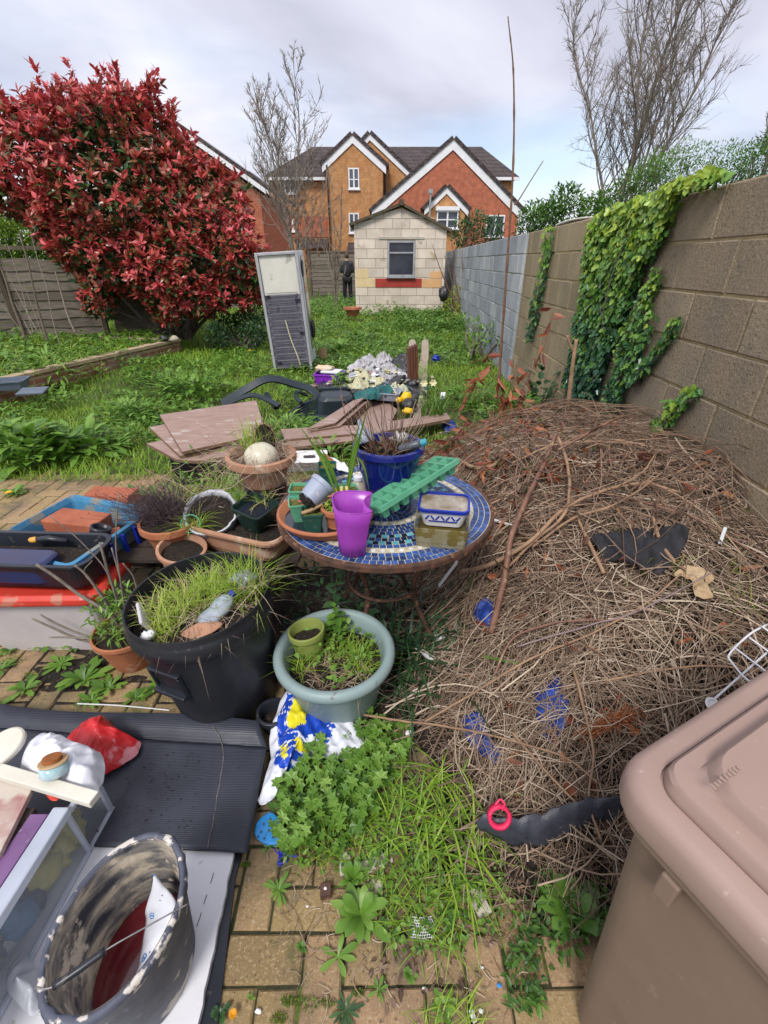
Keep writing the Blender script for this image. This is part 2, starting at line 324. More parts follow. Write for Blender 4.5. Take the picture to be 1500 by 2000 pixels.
def pavermat():
    m, t, b = _new('paver'); n = t.nodes; l = t.links
    tc = n.new('ShaderNodeTexCoord'); at = n.new('ShaderNodeAttribute'); at.attribute_name = 'v'
    def noise(sc, det=6, vec=None):
        k = n.new('ShaderNodeTexNoise'); k.inputs['Scale'].default_value = sc; k.inputs['Detail'].default_value = det; k.inputs['Roughness'].default_value = .6; l.new(tc.outputs['Object'], k.inputs['Vector']); return k.outputs[0]
    rp = n.new('ShaderNodeValToRGB'); l.new(at.outputs['Fac'], rp.inputs[0]); el = rp.color_ramp.elements
    el[0].color = (.20, .135, .063, 1); el[1].color = (.32, .20, .115, 1); q = el.new(.5); q.color = (.285, .20, .088, 1)
    col = rp.outputs[0]
    def over(f, lo, hi, c, amt=1.):
        nonlocal col
        mr = n.new('ShaderNodeMapRange'); mr.inputs[1].default_value = lo; mr.inputs[2].default_value = hi; mr.inputs[4].default_value = amt; l.new(f, mr.inputs[0])
        mx = n.new('ShaderNodeMix'); mx.data_type = 'RGBA'; l.new(mr.outputs[0], mx.inputs[0]); l.new(col, mx.inputs[6]); mx.inputs[7].default_value = c4(c); col = mx.outputs[2]
    over(noise(120, 3), .52, .64, (.40, .31, .17), .6)
    over(noise(90, 4), .60, .66, (.10, .065, .035), .8)
    over(noise(3.1, 8), .46, .62, (.095, .078, .052), .8)
    over(noise(5.5, 8), .57, .66, (.075, .085, .022), .8)
    over(noise(240, 2), .70, .73, (.62, .58, .52), 1)
    l.new(col, b.inputs['Base Color']); b.inputs['Roughness'].default_value = .85
    bp = n.new('ShaderNodeBump'); bp.inputs['Strength'].default_value = .6; bp.inputs['Distance'].default_value = .004; l.new(noise(150, 8), bp.inputs['Height']); l.new(bp.outputs[0], b.inputs['Normal'])
    return m
m_paver = pavermat()
mb = MB(); U = .102
for a in range(-52, 17):
    for b in range(-5, 34):
        k = (a-b) % 4
        if k == 0: w, h = 2*U, U
        elif k == 3: w, h = U, 2*U
        else: continue
        cx, cy = a*U+w/2, b*U+h/2
        j = lambda s: random.uniform(-s, s)
        ww, hh = w/2-.0025-random.random()*.0012, h/2-.0025-random.random()*.0012; ch = .005
        R = Rz(.017+j(.006))@Rx(j(.010))@Ry(j(.010)); z0 = j(.0025)
        v = [(sx*ww, sy*hh, -.05) for sx, sy in ((-1, -1), (1, -1), (1, 1), (-1, 1))]+[(sx*ww, sy*hh, -ch) for sx, sy in ((-1, -1), (1, -1), (1, 1), (-1, 1))]+[(sx*(ww-ch), sy*(hh-ch), 0) for sx, sy in ((-1, -1), (1, -1), (1, 1), (-1, 1))]
        f = [(i+o, (i+1) % 4+o, (i+1) % 4+4+o, i+4+o) for o in (0, 4) for i in range(4)]+[(8, 9, 10, 11)]
        mb.add(np.array(v)@R.T+np.array([cx, cy, z0]), f, random.random())
struct(mb.build('patio', m_paver, origin=(0, 0, 0)))
m_moss = mat('moss', (.045, .05, .018), (.025, .022, .012), 40, .95, .8, 200, bdist=.004, spots=(.09, .13, .02), spot_sc=9, spot_lo=.55)
X, Y = np.meshgrid(np.linspace(-5.3, 1.72, 80), np.linspace(-.5, 3.5, 60))
struct(MB().grid(np.stack([X, Y, -.0058+.0022*vnoise(np.stack([X, Y], -1), 9, 5)], -1)).build('joint_moss', m_moss, sm=True, origin=(0, 0, 0)), 'structure')

def wallpt(s, z, off=0.0):           # s metres along, off metres out of the face (towards the garden)
    return np.array([WX0-off, 0, z])+np.array([WS, 1, 0])*s
WROT = Rz(-WS)
def blockwall(name, s0, s1, z_base, z_top, ch, bl, mats, depth, label, cat, face=0.0, cope=None, jit=.004):
    t = thing(name, label, cat, tuple(wallpt((s0+s1)/2, z_base)))
    mbk = MB(); rows = int(round((z_top-z_base)/ch)); rng = random.Random(int(s0*10)+5)
    for r in range(rows):
        z0 = z_top-(r+1)*ch; s = s0-(bl/2 if r % 2 else 0)
        while s < s1-.03:
            a, b = max(s, s0), min(s+bl, s1); s += bl
            if b-a < .04: continue
            o = face+rng.uniform(-jit, jit); d = .035
            c = wallpt((a+b)/2, z0+ch/2, o-d/2)
            L, H = (b-a)-.010, ch-.010; cc = .006
            v = []
            for (x, l, h) in ((d/2, L/2, H/2), (-d/2+cc, L/2, H/2), (-d/2, L/2-cc, H/2-cc)):
                v += [(x, -l, -h), (x, l, -h), (x, l, h), (x, -l, h)]
            f = [(i+q, i+4+q, (i+1) % 4+4+q, (i+1) % 4+q) for q in (0, 4) for i in range(4)]+[(8, 11, 10, 9)]
            v = np.array(v); v[:, 0] += 0
            R = WROT@Rz(rng.uniform(-.004, .004))@Ry(rng.uniform(-.006, .006))
            mbk.add(v@R.T+c, f, rng.random())
    mbk.build('blocks', mats[0], t)
    mm = MB(); c = wallpt((s0+s1)/2, (z_base+z_top)/2, face-.007-depth/2); mm.box(c, (depth, (s1-s0), z_top-z_base-.004), WROT); mm.build('mortar_core', mats[1], t)
    return t
def wallmat(name, a, b, c, stain, bump=1.0):
    m, t, bs = _new(name); n = t.nodes; l = t.links; tc = n.new('ShaderNodeTexCoord'); at = n.new('ShaderNodeAttribute'); at.attribute_name = 'v'
    def noise(sc, det=7, st=(1, 1, 1)):
        mp = n.new('ShaderNodeMapping'); mp.inputs['Scale'].default_value = st; l.new(tc.outputs['Object'], mp.inputs[0])
        k = n.new('ShaderNodeTexNoise'); k.inputs['Scale'].default_value = sc; k.inputs['Detail'].default_value = det; k.inputs['Roughness'].default_value = .65; l.new(mp.outputs[0], k.inputs['Vector']); return k.outputs[0]
    rp = n.new('ShaderNodeValToRGB'); el = rp.color_ramp.elements; el[0].color = c4(a); el[1].color = c4(b); q = el.new(.5); q.color = c4(c); l.new(at.outputs['Fac'], rp.inputs[0]); col = rp.outputs[0]
    def over(f, lo, hi, cc, amt):
        nonlocal col
        mr = n.new('ShaderNodeMapRange'); mr.inputs[1].default_value = lo; mr.inputs[2].default_value = hi; mr.inputs[4].default_value = amt; l.new(f, mr.inputs[0])
        mx = n.new('ShaderNodeMix'); mx.data_type = 'RGBA'; l.new(mr.outputs[0], mx.inputs[0]); l.new(col, mx.inputs[6]); mx.inputs[7].default_value = c4(cc); col = mx.outputs[2]
    over(noise(2.2, 8, (1, 1, .6)), .46, .66, stain, .7)
    over(noise(75, 5), .54, .68, tuple(min(1, x*1.5) for x in b), .5)
    over(noise(60, 5), .57, .66, tuple(x*.4 for x in a), .75)
    over(noise(190, 2), .66, .70, (.5, .47, .42), .7)
    l.new(col, bs.inputs['Base Color']); bs.inputs['Roughness'].default_value = .95
    bp = n.new('ShaderNodeBump'); bp.inputs['Strength'].default_value = bump; bp.inputs['Distance'].default_value = .008; l.new(noise(70, 9), bp.inputs['Height']); l.new(bp.outputs[0], bs.inputs['Normal']); return m
m_wbr = wallmat('brown_block', (.22, .17, .115), (.31, .245, .165), (.265, .205, .14), (.16, .14, .11))
m_wbr2 = wallmat('buff_block', (.27, .21, .125), (.35, .28, .17), (.31, .245, .15), (.20, .165, .11))
m_wgr = wallmat('grey_block', (.25, .28, .32), (.44, .46, .48), (.33, .36, .40), (.20, .22, .25), .5)
m_mor = mat('sandy_mortar', (.42, .32, .17), (.30, .23, .12), 18, .95, .9, 90, bdist=.006)
m_morg = mat('pale_mortar', (.36, .33, .26), (.24, .22, .17), 18, .95, .6, 90, bdist=.004)
blockwall('block_wall', -1.5, 4.15, -.2, 1.875, .2305, .455, (m_wbr, m_mor), .2, 'rough brown concrete block wall nearest the camera, hung with ivy', 'wall')
blockwall('block_wall', 4.153, 6.3, -.2, 1.86, .229, .33, (m_wbr2, m_mor), .2, 'smoother buff block wall between the ivy and the grey block wall', 'wall', face=.015)
blockwall('block_wall', 6.303, 19.5, -.1, 1.855, .2175, .45, (m_wgr, m_morg), .2, 'pale grey block wall running back past the shed', 'wall', face=.05, jit=.003)

SY = 14.0
sx0, sx1 = Q(694, 560, SY).x, Q(867, 560, SY).x
sw = sx1-sx0; scx = (sx0+sx1)/2; gS = float(gz(0, SY))
eave_l = Q(694, 437, SY).z; apex_z = Q(784, 402, SY).z; eave_r = Q(868, 448, SY).z; apex_x = Q(784, 402, SY).x
shed = thing('garden_shed', 'small cream block shed with a dark window above a red strip', 'shed', (scx, SY+1.7, gS))
m_sblk = mat('shed_block', (.66, .58, .50), (.56, .48, .40), 3, .9, .5, 60, var=.12, bdist=.004, spots=(.42, .35, .25), spot_sc=2.5, spot_lo=.62)
m_smor = mat('shed_mortar', (.36, .26, .14), (.28, .2, .1), 12, .95)
D = 3.4
mb = MB(); mb.prism([(sx0+.012, gS-.1), (sx1-.012, gS-.1), (sx1-.012, eave_r-.02), (apex_x, apex_z-.02), (sx0+.012, eave_l-.02)], SY+.012, SY+D)
mb.build('mortar_core', m_smor, shed)
mb = MB(); ch = .2265; bl = .455; rng = random.Random(3)
wz1, wz0 = Q(780, 470, SY).z, Q(780, 540, SY).z; wx0, wx1 = Q(757, 505, SY).x, Q(810, 505, SY).x
def top_at(x): return eave_l+(apex_z-eave_l)*(x-sx0)/(apex_x-sx0) if x < apex_x else eave_r+(apex_z-eave_r)*(sx1-x)/(sx1-apex_x)
ztop0 = Q(700, 447, SY).z
for r in range(-3, 12):
    z1 = ztop0-r*ch; z0 = z1-ch
    s = sx0-(.35 if r % 2 else .12)
    while s < sx1:
        a, b = max(s, sx0), min(s+bl, sx1); s += bl
        if b-a < .03: continue
        segs = [(a, b)]
        if z0 < wz1-.02 and z1 > wz0+.02:
            segs = [(p, q_) for p, q_ in ((a, min(b, wx0)), (max(a, wx1), b)) if q_-p > .03]
        for p, q_ in segs:
            zz1, zz0 = min(z1, max(top_at(p), top_at(q_))), max(z0, gS-.1)
            if zz1-zz0 < .03: continue
            tp, tq = min(z1-.005, top_at(p+.005)-.01), min(z1-.005, top_at(q_-.005)-.01)
            if max(tp, tq)-z0 < .02: continue
            tp, tq = max(tp, z0+.008), max(tq, z0+.008)
            y0 = SY+rng.uniform(-.003, .003)
            poly = [(p+.005, z0+.005), (q_-.005, z0+.005), (q_-.005, tq)]
            if p < apex_x < q_ and z1 > apex_z-.1: poly.append((apex_x, min(z1-.005, apex_z-.01)))
            poly.append((p+.005, tp))
            mb.prism(poly, y0, SY+.05, val=rng.random())
mb.build('front_blocks', m_sblk, shed)
mb = MB()
for r in range(12):
    z0 = gS-.1+r*ch
    if z0+ch > min(eave_l, eave_r): break
    y = SY+.0-(.2 if r % 2 else 0)
    while y < SY+D:
        a, b = max(y, SY+.055), min(y+bl, SY+D); y += bl
        if b-a > .03:
            mb.box((sx0+.008, (a+b)/2, z0+ch/2), (.02, b-a-.01, ch-.01), val=rng.random()); mb.box((sx1-.008, (a+b)/2, z0+ch/2), (.02, b-a-.01, ch-.01), val=rng.random())
mb.build('side_blocks', m_sblk, shed)
m_roof = mat('mossy_roof', (.13, .095, .06), (.07, .055, .04), 6, .95, .9, 40, bdist=.02, spots=(.09, .095, .03), spot_sc=10, spot_lo=.55)
def slab(mb, p, q, y0, y1, th, val=.5, mi=0):      # sloping roof slab from p=(x,z) to q=(x,z)
    d = Vector((q[0]-p[0], q[1]-p[1])).normalized(); nx, nz = -d.y, d.x
    if nz < 0: nx, nz = -nx, -nz
    mb.prism([p, q, (q[0]+nx*th, q[1]+nz*th), (p[0]+nx*th, p[1]+nz*th)], y0, y1, val=val, mi=mi)
mb = MB(); slab(mb, (sx0-.10, eave_l-.055), (apex_x-.005, apex_z+.004), SY-.10, SY+D+.1, .06); slab(mb, (apex_x+.005, apex_z+.004), (sx1+.10, eave_r-.065), SY-.10, SY+D+.1, .06)
rf = mb.build('roof', m_roof, shed)
mb = MB(); mb.tubes([[(apex_x, SY-.14, apex_z+.07), (apex_x, SY+D+.1, apex_z+.07)]], .075, 8); mb.build('ridge', m_roof, rf)
m_galv = mat('galvanised_frame', (.42, .43, .45), (.33, .34, .36), 9, .5, metal=.4)
m_dglass = mat('dark_glass', (.012, .014, .022), (.03, .033, .05), 2.5, .08, spec=.8)
mb = MB(); fw = .045
for c, d in ((((wx0+wx1)/2, wz1-fw/2), (wx1-wx0, fw)), (((wx0+wx1)/2, wz0+fw/2), (wx1-wx0, fw)), ((wx0+fw/2, (wz0+wz1)/2), (fw, wz1-wz0-2*fw)), ((wx1-fw/2, (wz0+wz1)/2), (fw, wz1-wz0-2*fw)), (((wx0+wx1)/2, wz0+(wz1-wz0)*.67), (wx1-wx0-2*fw, .035))):
    mb.box((c[0], SY-.015, c[1]), (d[0], .07, d[1]))
mb.box(((wx0+wx1)/2, SY-.04, wz0-.02), (wx1-wx0+.06, .10, .035))
wf = mb.build('window', m_galv, shed)
mb = MB(); zm = wz0+(wz1-wz0)*.67
mb.box(((wx0+wx1)/2, SY+.002, (wz0+fw+zm-.018)/2), (wx1-wx0-2*fw, .01, zm-.018-wz0-fw)); mb.box(((wx0+wx1)/2, SY+.002, (wz1-fw+zm+.018)/2), (wx1-wx0-2*fw, .01, wz1-fw-zm-.018))
mb.build('pane', m_dglass, wf)
a, b = Q(740, 463, SY), Q(829, 467, SY)
mb = MB(); mb.box(((a.x+b.x)/2, SY-.004, (a.z+b.z)/2), (b.x-a.x, .03, .05)); mb.build('lintel', mat('lintel', (.45, .42, .36), (.36, .33, .26), 5, .9), shed)
a, b = Q(733, 544, SY), Q(823, 561, SY)
mb = MB(); mb.box(((a.x+b.x)/2, SY-.006, (a.z+b.z)/2), (b.x-a.x, .02, a.z-b.z)); mb.build('red_painted_strip', mat('red_paint', (.40, .045, .03), (.30, .035, .025), 4, .6), shed)
m_yel = mat('yellow_paint', (.68, .54, .30), (.60, .46, .26), 3, .8); m_org = mat('peach_paint', (.72, .42, .20), (.62, .36, .18), 3, .8)
mb = MB()
for (x0, y0, x1, y1) in ((695.5, 525, 719, 543), (696, 543.5, 732, 561)):
    a, b = Q(x0, y0, SY), Q(x1, y1, SY); mb.box(((a.x+b.x)/2, SY-.002, (a.z+b.z)/2), (b.x-a.x, .012, a.z-b.z-.006))
mb.build('painted_patch', m_yel, shed)['label'] = 'pale yellow painted blocks'
mb = MB()
for (x0, y0, x1, y1) in ((840, 530, 862, 544), (824, 545, 861, 562)):
    a, b = Q(x0, y0, SY), Q(x1, y1, SY); mb.box(((a.x+b.x)/2, SY-.002, (a.z+b.z)/2), (b.x-a.x, .012, a.z-b.z-.006))
mb.build('painted_patch', m_org, shed)['label'] = 'peach painted blocks'

m_ob = brickmat('orange_brick', (.50, .235, .085), (.42, .18, .065), (.45, .30, .16), .225, .075, .008, bump=.3, stain=(.40, .15, .05))
m_rb = brickmat('red_brick', (.37, .075, .035), (.45, .11, .05), (.42, .22, .14), .225, .075, .010, bump=.3)
m_tile = brickmat('roof_tile', (.055, .040, .042), (.085, .062, .062), (.025, .02, .02), .33, .34, .03, bump=1.0, off=.5)
m_white = mat('white_upvc', (.80, .80, .82), (.72, .72, .75), 3, .4)
m_dark = mat('black_upvc', (.02, .02, .022), (.03, .03, .03), 4, .4)
m_win = mat('window_glass', (.05, .06, .08), (.12, .13, .16), 1.5, .1, spec=.8)
BY = 45.0
apt = thing('apartment_building', 'orange and red brick apartment block with white bargeboards behind the shed', 'building', (Q(770, 500, BY).x, BY+4, float(gz(0, BY))))
G0 = float(gz(0, BY))-.2
def X_(px, py, y): return Q(px, py, y).x
def Z_(px, py, y): return Q(px, py, y).z
def barge(x0, z0, ax, az, x1, z1, y, w=.42, ov=.0, tw=.16):
    mb = MB()
    for (a, b) in (((x0, z0), (ax, az)), ((ax, az), (x1, z1))):
        d = Vector((b[0]-a[0], b[1]-a[1])).normalized(); nv = (d.y, -d.x) if d.x > 0 else (-d.y, d.x)
        mb.prism([a, b, (b[0], b[1]-w*1.35), (a[0], a[1]-w*1.35)], y-.09, y-.03)
    mb.build('bargeboard', m_white, apt)
    mb = MB()
    for (a, b) in (((x0-.1, z0-.08), (ax, az)), ((ax, az), (x1+.1, z1-.08))):
        slab(mb, a, b, y-.18, y+7.5, .22)
    return mb.build('gable_roof', m_tile, apt)
def gable(px0, pz0, apx, apy, px1, pz1, y, depth, m, base=G0, w=.42, inset=.25, zb=None):
    x0, z0, ax, az, x1, z1 = X_(px0, pz0, y), Z_(px0, pz0, y), X_(apx, apy, y), Z_(apx, apy, y), X_(px1, pz1, y), Z_(px1, pz1, y)
    s = (az-z0)/(ax-x0); s1 = (az-z1)/(x1-ax)
    poly = [(x0+inset, base), (x1-inset, base), (x1-inset, z1+inset*s1-.05), (ax, az-.05), (x0+inset, z0+inset*s-.05)]
    mb = MB(); mb.prism(poly, y, y+depth); mb.build('gable_wall', m, apt)
    return barge(x0, z0, ax, az, x1, z1, y, w)
ex0, ex1 = X_(524, 350, BY), X_(1003, 350, BY); ez = Z_(524, 348, BY); rz = Z_(700, 289, BY+5)
mb = MB(); mb.box(((ex0+ex1)/2, BY+4.5, (G0+ez)/2), (ex1-ex0, 9, ez-G0)); mb.build('main_wall', m_ob, apt)
rx0, rx1 = X_(612, 289, BY+5), X_(938, 292, BY+5)
v = [(ex0-.4, BY-.45, ez), (ex1+.4, BY-.45, ez), (ex1+.4, BY+9.5, ez), (ex0-.4, BY+9.5, ez), (rx0, BY+4.5, rz), (rx1, BY+4.5, rz)]
mb = MB(); mb.add(v, [(0, 1, 5, 4), (1, 2, 5), (2, 3, 4, 5), (3, 0, 4), (0, 3, 2, 1)]); hr = mb.build('hipped_roof', m_tile, apt)
mb = MB(); mb.box(((ex0+ex1)/2, BY-.42, ez-.09), (ex1-ex0+.84, .10, .20)); mb.build('fascia', m_white, apt)
a, b = Q(527, 422, BY), Q(641, 463, BY); mb = MB(); mb.box(((a.x+b.x)/2, BY-.02, (a.z+b.z)/2), (b.x-a.x, .06, a.z-b.z)); mb.build('red_band', m_rb, apt)
a, b = Q(586, 464, BY-1), Q(641, 482, BY-1); mb = MB(); mb.add([(a.x, BY-1.2, b.z), (b.x, BY-1.2, b.z), (b.x, BY+.05, a.z), (a.x, BY+.05, a.z), (a.x, BY-1.2, b.z-.12), (b.x, BY-1.2, b.z-.12)], [(0, 1, 2, 3), (0, 4, 5, 1)]); mb.build('porch_roof', m_tile, apt)
gable(650, 345, 722, 261, 801, 337, BY-.7, 6, m_ob, w=.3)
gable(629, 321, 688, 263, 754, 324, BY-2, 7, m_ob, w=.38)
gable(726, 412, 886, 272, 1022, 414, BY-4.2, 9, m_rb, w=.45)
gable(829, 408, 873, 365, 915, 410, BY-5.4, 2, m_ob, w=.3)
a, b = Q(676, 472, BY-3), Q(699, 494, BY-3); mb = MB(); mb.add([(a.x, BY-3.2, b.z), (b.x+.4, BY-3.2, b.z), (b.x+.4, BY-1.95, a.z), (a.x+.1, BY-1.95, a.z), (a.x, BY-3.2, b.z-.1), (b.x+.4, BY-3.2, b.z-.1)], [(0, 1, 2, 3), (0, 4, 5, 1)]); mb.build('porch_roof', m_tile, apt)
def window(px0, py0, px1, py1, y, cols=2, transom=None, parent=apt, fw=.09, proud=.05):
    a, b = Q(px0, py0, y), Q(px1, py1, y); w, h = b.x-a.x, a.z-b.z; cx, cz = (a.x+b.x)/2, (a.z+b.z)/2
    mb = MB(); yy = y-proud/2
    mb.box((cx, yy, a.z-fw/2), (w, proud+.04, fw)); mb.box((cx, yy, b.z+fw/2), (w, proud+.04, fw))
    for k in range(cols+1): mb.box((a.x+fw/2+(w-fw)*k/cols, yy, cz), (fw if k in (0, cols) else fw*1.2, proud+.04, h-2*fw))
    if transom: mb.box((cx, yy-.003, b.z+h*transom), (w-2*fw, proud+.03, fw*.7))
    mb.box((cx, yy-.03, b.z-.05), (w+.15, proud+.12, .09))
    f = mb.build('window', m_white, parent)
    mb = MB(); mb.box((cx, y-.012, cz), (w-.05, .03, h-.05)); mb.build('pane', m_win, f); return f
window(680, 328, 702, 369, BY-2, 2, .45); window(681, 416, 702, 455, BY-2, 2)
window(554, 347, 580, 378, BY, 2); window(561, 428, 583, 452, BY-.02, 2)
window(853, 412, 893, 447, BY-5.4, 2, .5, proud=.25); window(951, 420, 982, 462, BY-4.2, 2)
a, b = Q(851, 404, BY-5.4), Q(896, 412, BY-5.4); mb = MB(); mb.box(((a.x+b.x)/2, BY-5.6, (a.z+b.z)/2), (b.x-a.x, .4, a.z-b.z)); mb.build('window_canopy', m_white, apt)
def pipe(px, py0, py1, y, m, r=.07):
    a, b = Q(px, py0, y-.12), Q(px, py1, y-.12); mb = MB(); mb.tubes([[(a.x, y-.12, a.z), (a.x, y-.12, b.z)]], r, 8); mb.build('downpipe', m, apt)
pipe(638, 322, 505, BY-2.1, m_dark, .06); pipe(752, 327, 400, BY-1.2, m_dark); pipe(1015, 410, 520, BY-4.4, m_white); pipe(535, 350, 500, BY, m_dark, .05)
mb = MB(); a = Q(841, 377, BY-6); b = Q(841, 470, BY-6); mb.tubes([[(a.x, BY-6, b.z), (a.x, BY-6, a.z)]], .07, 8); mb.box((a.x, BY-6, a.z+.1), (.3, .2, .25))
lp = mb.build('lamp_post', mat('grey_metal', (.35, .36, .38), None, 5, .5, metal=.3)); tag(lp, 'slim grey lamp post with small square head before the red gable', 'lamp post')
HY = 30.0
h2 = thing('neighbour_house', 'brick house with a long tiled roof rising behind the red shrub', 'house', (Q(300, 400, HY).x, HY+5, 0))
A, B_ = Q(332, 236, HY), Q(517, 366, HY)
x0, z0, x1, z1 = A.x, A.z, B_.x, B_.z; xl = x0-(x1-x0)
mb = MB(); mb.prism([(xl+.3, -.1), (x1-.3, -.1), (x1-.3, z1-.25), (x0, z0-.3), (xl+.3, z1-.25)], HY, HY+9); mb.build('gable_wall', m_rb, h2)
mb = MB(); slab(mb, (xl-.1, z1-.1), (x0, z0), HY-.25, HY+9.2, .16); slab(mb, (x0, z0), (x1+.1, z1-.1), HY-.25, HY+9.2, .16); mb.build('roof', m_tile, h2)
mb = MB(); mb.prism([(x0, z0+.01), (x1+.1, z1-.09), (x1+.1, z1-.33), (x0, z0-.25)], HY-.33, HY-.26); mb.prism([(x0, z0+.01), (xl-.1, z1-.09), (xl-.1, z1-.33), (x0, z0-.25)], HY-.33, HY-.26); mb.build('bargeboard', m_white, h2)
mb = MB(); slab(mb, (x0+.35*(x1-x0), z0-.35*(z0-z1)+.2), (x0+.8*(x1-x0), z0-.8*(z0-z1)+.2), HY+.5, HY+3.5, .05); mb.build('skylight', mat('pale_panel', (.6, .63, .68), None, 2, .2), h2)

m_fw = mat('weathered_board', (.19, .16, .13), (.11, .09, .072), 5, .95, .7, 30, stretch=(1, 1, 9), var=.25, bdist=.006, spots=(.10, .11, .05), spot_sc=3, spot_lo=.6)
m_post = mat('fence_post_wood', (.16, .125, .09), (.09, .07, .05), 8, .95, .5, 40, stretch=(8, 8, 1))
def fence(x0, y0, x1, y1, h, label, lean=0, boards=10, posts=(), rails=True, drop=()):
    z0 = float(gz((x0+x1)/2, (y0+y1)/2)); t = thing('wooden_fence', label, 'fence', ((x0+x1)/2, (y0+y1)/2, z0))
    d = Vector((x1-x0, y1-y0, 0)); L = d.length; d.normalize(); nrm_ = Vector((d.y, -d.x, 0)); ang = atan2(d.y, d.x)
    mb = MB(); bh = h/boards*1.25; n = 14
    for i in range(boards):
        if i in drop: continue
        zc = z0+.04+h*(i+.5)/boards
        u = np.linspace(0, 1, n); wv = .012*np.sin(u*9+i*2.1)+.01*np.sin(u*23+i)
        pts = []
        for (dz, do) in ((-bh/2, .03), (bh/2, .008)):
            o = do+lean*(zc+dz-z0)
            pts.append(np.stack([x0+d.x*L*u+nrm_.x*o, y0+d.y*L*u+nrm_.y*o, zc+dz+wv], 1))
        b2 = [p-np.array([nrm_.x, nrm_.y, 0])*.008 for p in pts]
        mb.grid(np.array([pts[0], pts[1], b2[1], b2[0], pts[0]]), val=random.random())
    mb.build('boards', m_fw, t)
    for s in posts:
        mb = MB(); c = Vector((x0, y0, 0))+d*(L*s)+nrm_*.07; R = Rz(ang)
        c2 = c+nrm_*lean*h; mb.tubes([[(c.x, c.y, z0-.1), (c2.x, c2.y, z0+h+.1)]], .05, 4); mb.build('post', m_post, t)
    if rails:
        mb = MB(); c = Vector((x0, y0, 0))+d*(L*.5)+nrm_*(.04+lean*h); mb.box((c.x, c.y, z0+h+.07), (L, .04, .06), Rz(ang)); mb.build('top_rail', m_post, t)
    return t
a = Q(-60, 600, 8.6); b = Q(203, 600, 9.3)
fence(a.x, 8.6, b.x, 9.3, 1.52, 'leaning weathered overlap fence panel at the left edge behind canes', .06, 10, (.30, .97), drop=(9,))
a = Q(215, 600, 10.2); b = Q(372, 600, 11.5)
fence(a.x, 10.2, b.x, 11.5, 1.2, 'dark low fence panel in the shade under the red shrub', 0, 8, (), False)
a = Q(400, 560, 15); b = Q(520, 560, 16.5)
fence(a.x, 15, b.x, 16.5, 1.5, 'pale boundary fence between red shrub and fridge', 0, 10, (0, 1), True)
a = Q(605, 520, 24); b = Q(700, 520, 24)
fence(a.x, 24, b.x, 24, 1.75, 'distant pale timber fence behind the standing person', 0, 11, (0, .5, 1), True)
a = Q(865, 500, 21); b = Q(930, 500, 21)
fence(a.x, 20, b.x+1.5, 20.5, 1.6, 'fence closing the garden to the right of the shed', 0, 10, (0, .5), True)
m_rbed = brickmat('bed_brick', (.30, .12, .07), (.24, .09, .055), (.34, .26, .18), .225, .075, .012, bump=.8, stain=(.22, .19, .16))
m_cope = mat('coping_stone', (.46, .36, .24), (.36, .27, .17), 7, .9, .6, 50, bdist=.005, spots=(.2, .17, .1), spot_sc=9, spot_lo=.6)
a, b = P(0, 806, .03), P(357, 692, .12); a = a+(a-b)*.25
d = (b-a).normalized(); nn = Vector((-d.y, d.x, 0)); L = (b-a).length; ang = atan2(d.y, d.x)
bed = thing('raised_bed', 'low red brick raised bed wall with cream coping stones', 'raised bed', ((a.x+b.x)/2, (a.y+b.y)/2, 0))
def loc_box(name, u0, u1, v0, v1, z0, z1, m, parent, bev=0, split=None):
    mb = MB(); n = split or 1
    for i in range(n):
        p, q_ = u0+(u1-u0)*i/n, u0+(u1-u0)*(i+1)/n; c = a+d*(p+q_)/2+nn*(v0+v1)/2
        mb.box((c.x, c.y, (z0+z1)/2+(random.uniform(-.004, .004) if split else 0)), (q_-p-(.006 if split else 0), v1-v0, z1-z0), Rz(ang+(random.uniform(-.006, .006) if split else 0)))
    return mb.build(name, m, parent, bev=bev)
o = loc_box('brick_wall', 0, L, 0, .11, -.05, .335, m_rbed, bed); o2 = loc_box('brick_return', L-.11, L-.002, .11, 1.6, -.05, .335, m_rbed, bed)
loc_box('coping', -.02, L+.02, -.02, .13, .338, .385, m_cope, bed, .006, 9); loc_box('coping', L-.13, L+.02, .133, 1.6, .338, .385, m_cope, bed, .006, 1)
BA, BD, BN, BL = a.copy(), d.copy(), nn.copy(), L
struct(loc_box('bed_soil', 0, L-.12, .112, 3.5, -.05, .30, m_soil, None))
m_grass = leafmat('grass_blades', [(.07, .14, .015), (.15, .29, .02), (.25, .42, .03), (.36, .50, .06), (.50, .48, .16)], .5, .35)
m_green = leafmat('green_leaf', [(.03, .085, .016), (.078, .18, .026), (.145, .29, .036), (.25, .40, .08)], .45, .3)
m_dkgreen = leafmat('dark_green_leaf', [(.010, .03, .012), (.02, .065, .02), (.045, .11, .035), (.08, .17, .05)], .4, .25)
m_yelgreen = leafmat('yellow_green_leaf', [(.07, .15, .02), (.16, .28, .03), (.30, .40, .05), (.45, .46, .10)], .5, .35)
m_phot = leafmat('red_shrub_leaf', [(.022, .06, .02), (.05, .12, .03), (.30, .09, .05), (.50, .065, .06), (.66, .11, .12), (.72, .25, .28)], .3, .2)
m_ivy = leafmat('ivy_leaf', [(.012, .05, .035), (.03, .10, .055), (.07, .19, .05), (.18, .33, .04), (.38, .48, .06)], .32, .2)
m_bark = mat('grey_bark', (.19, .155, .13), (.10, .08, .065), 30, .9, .5, 60, stretch=(3, 3, 1))
m_bark2 = mat('pale_bark', (.26, .22, .18), (.15, .12, .10), 30, .9)
m_brown = mat('brown_stem', (.22, .12, .07), (.12, .065, .04), 40, .7, .3, 80)
m_straw = leafmat('dry_straw', [(.07, .042, .028), (.18, .115, .078), (.33, .235, .165), (.54, .44, .34)], .8, .1)
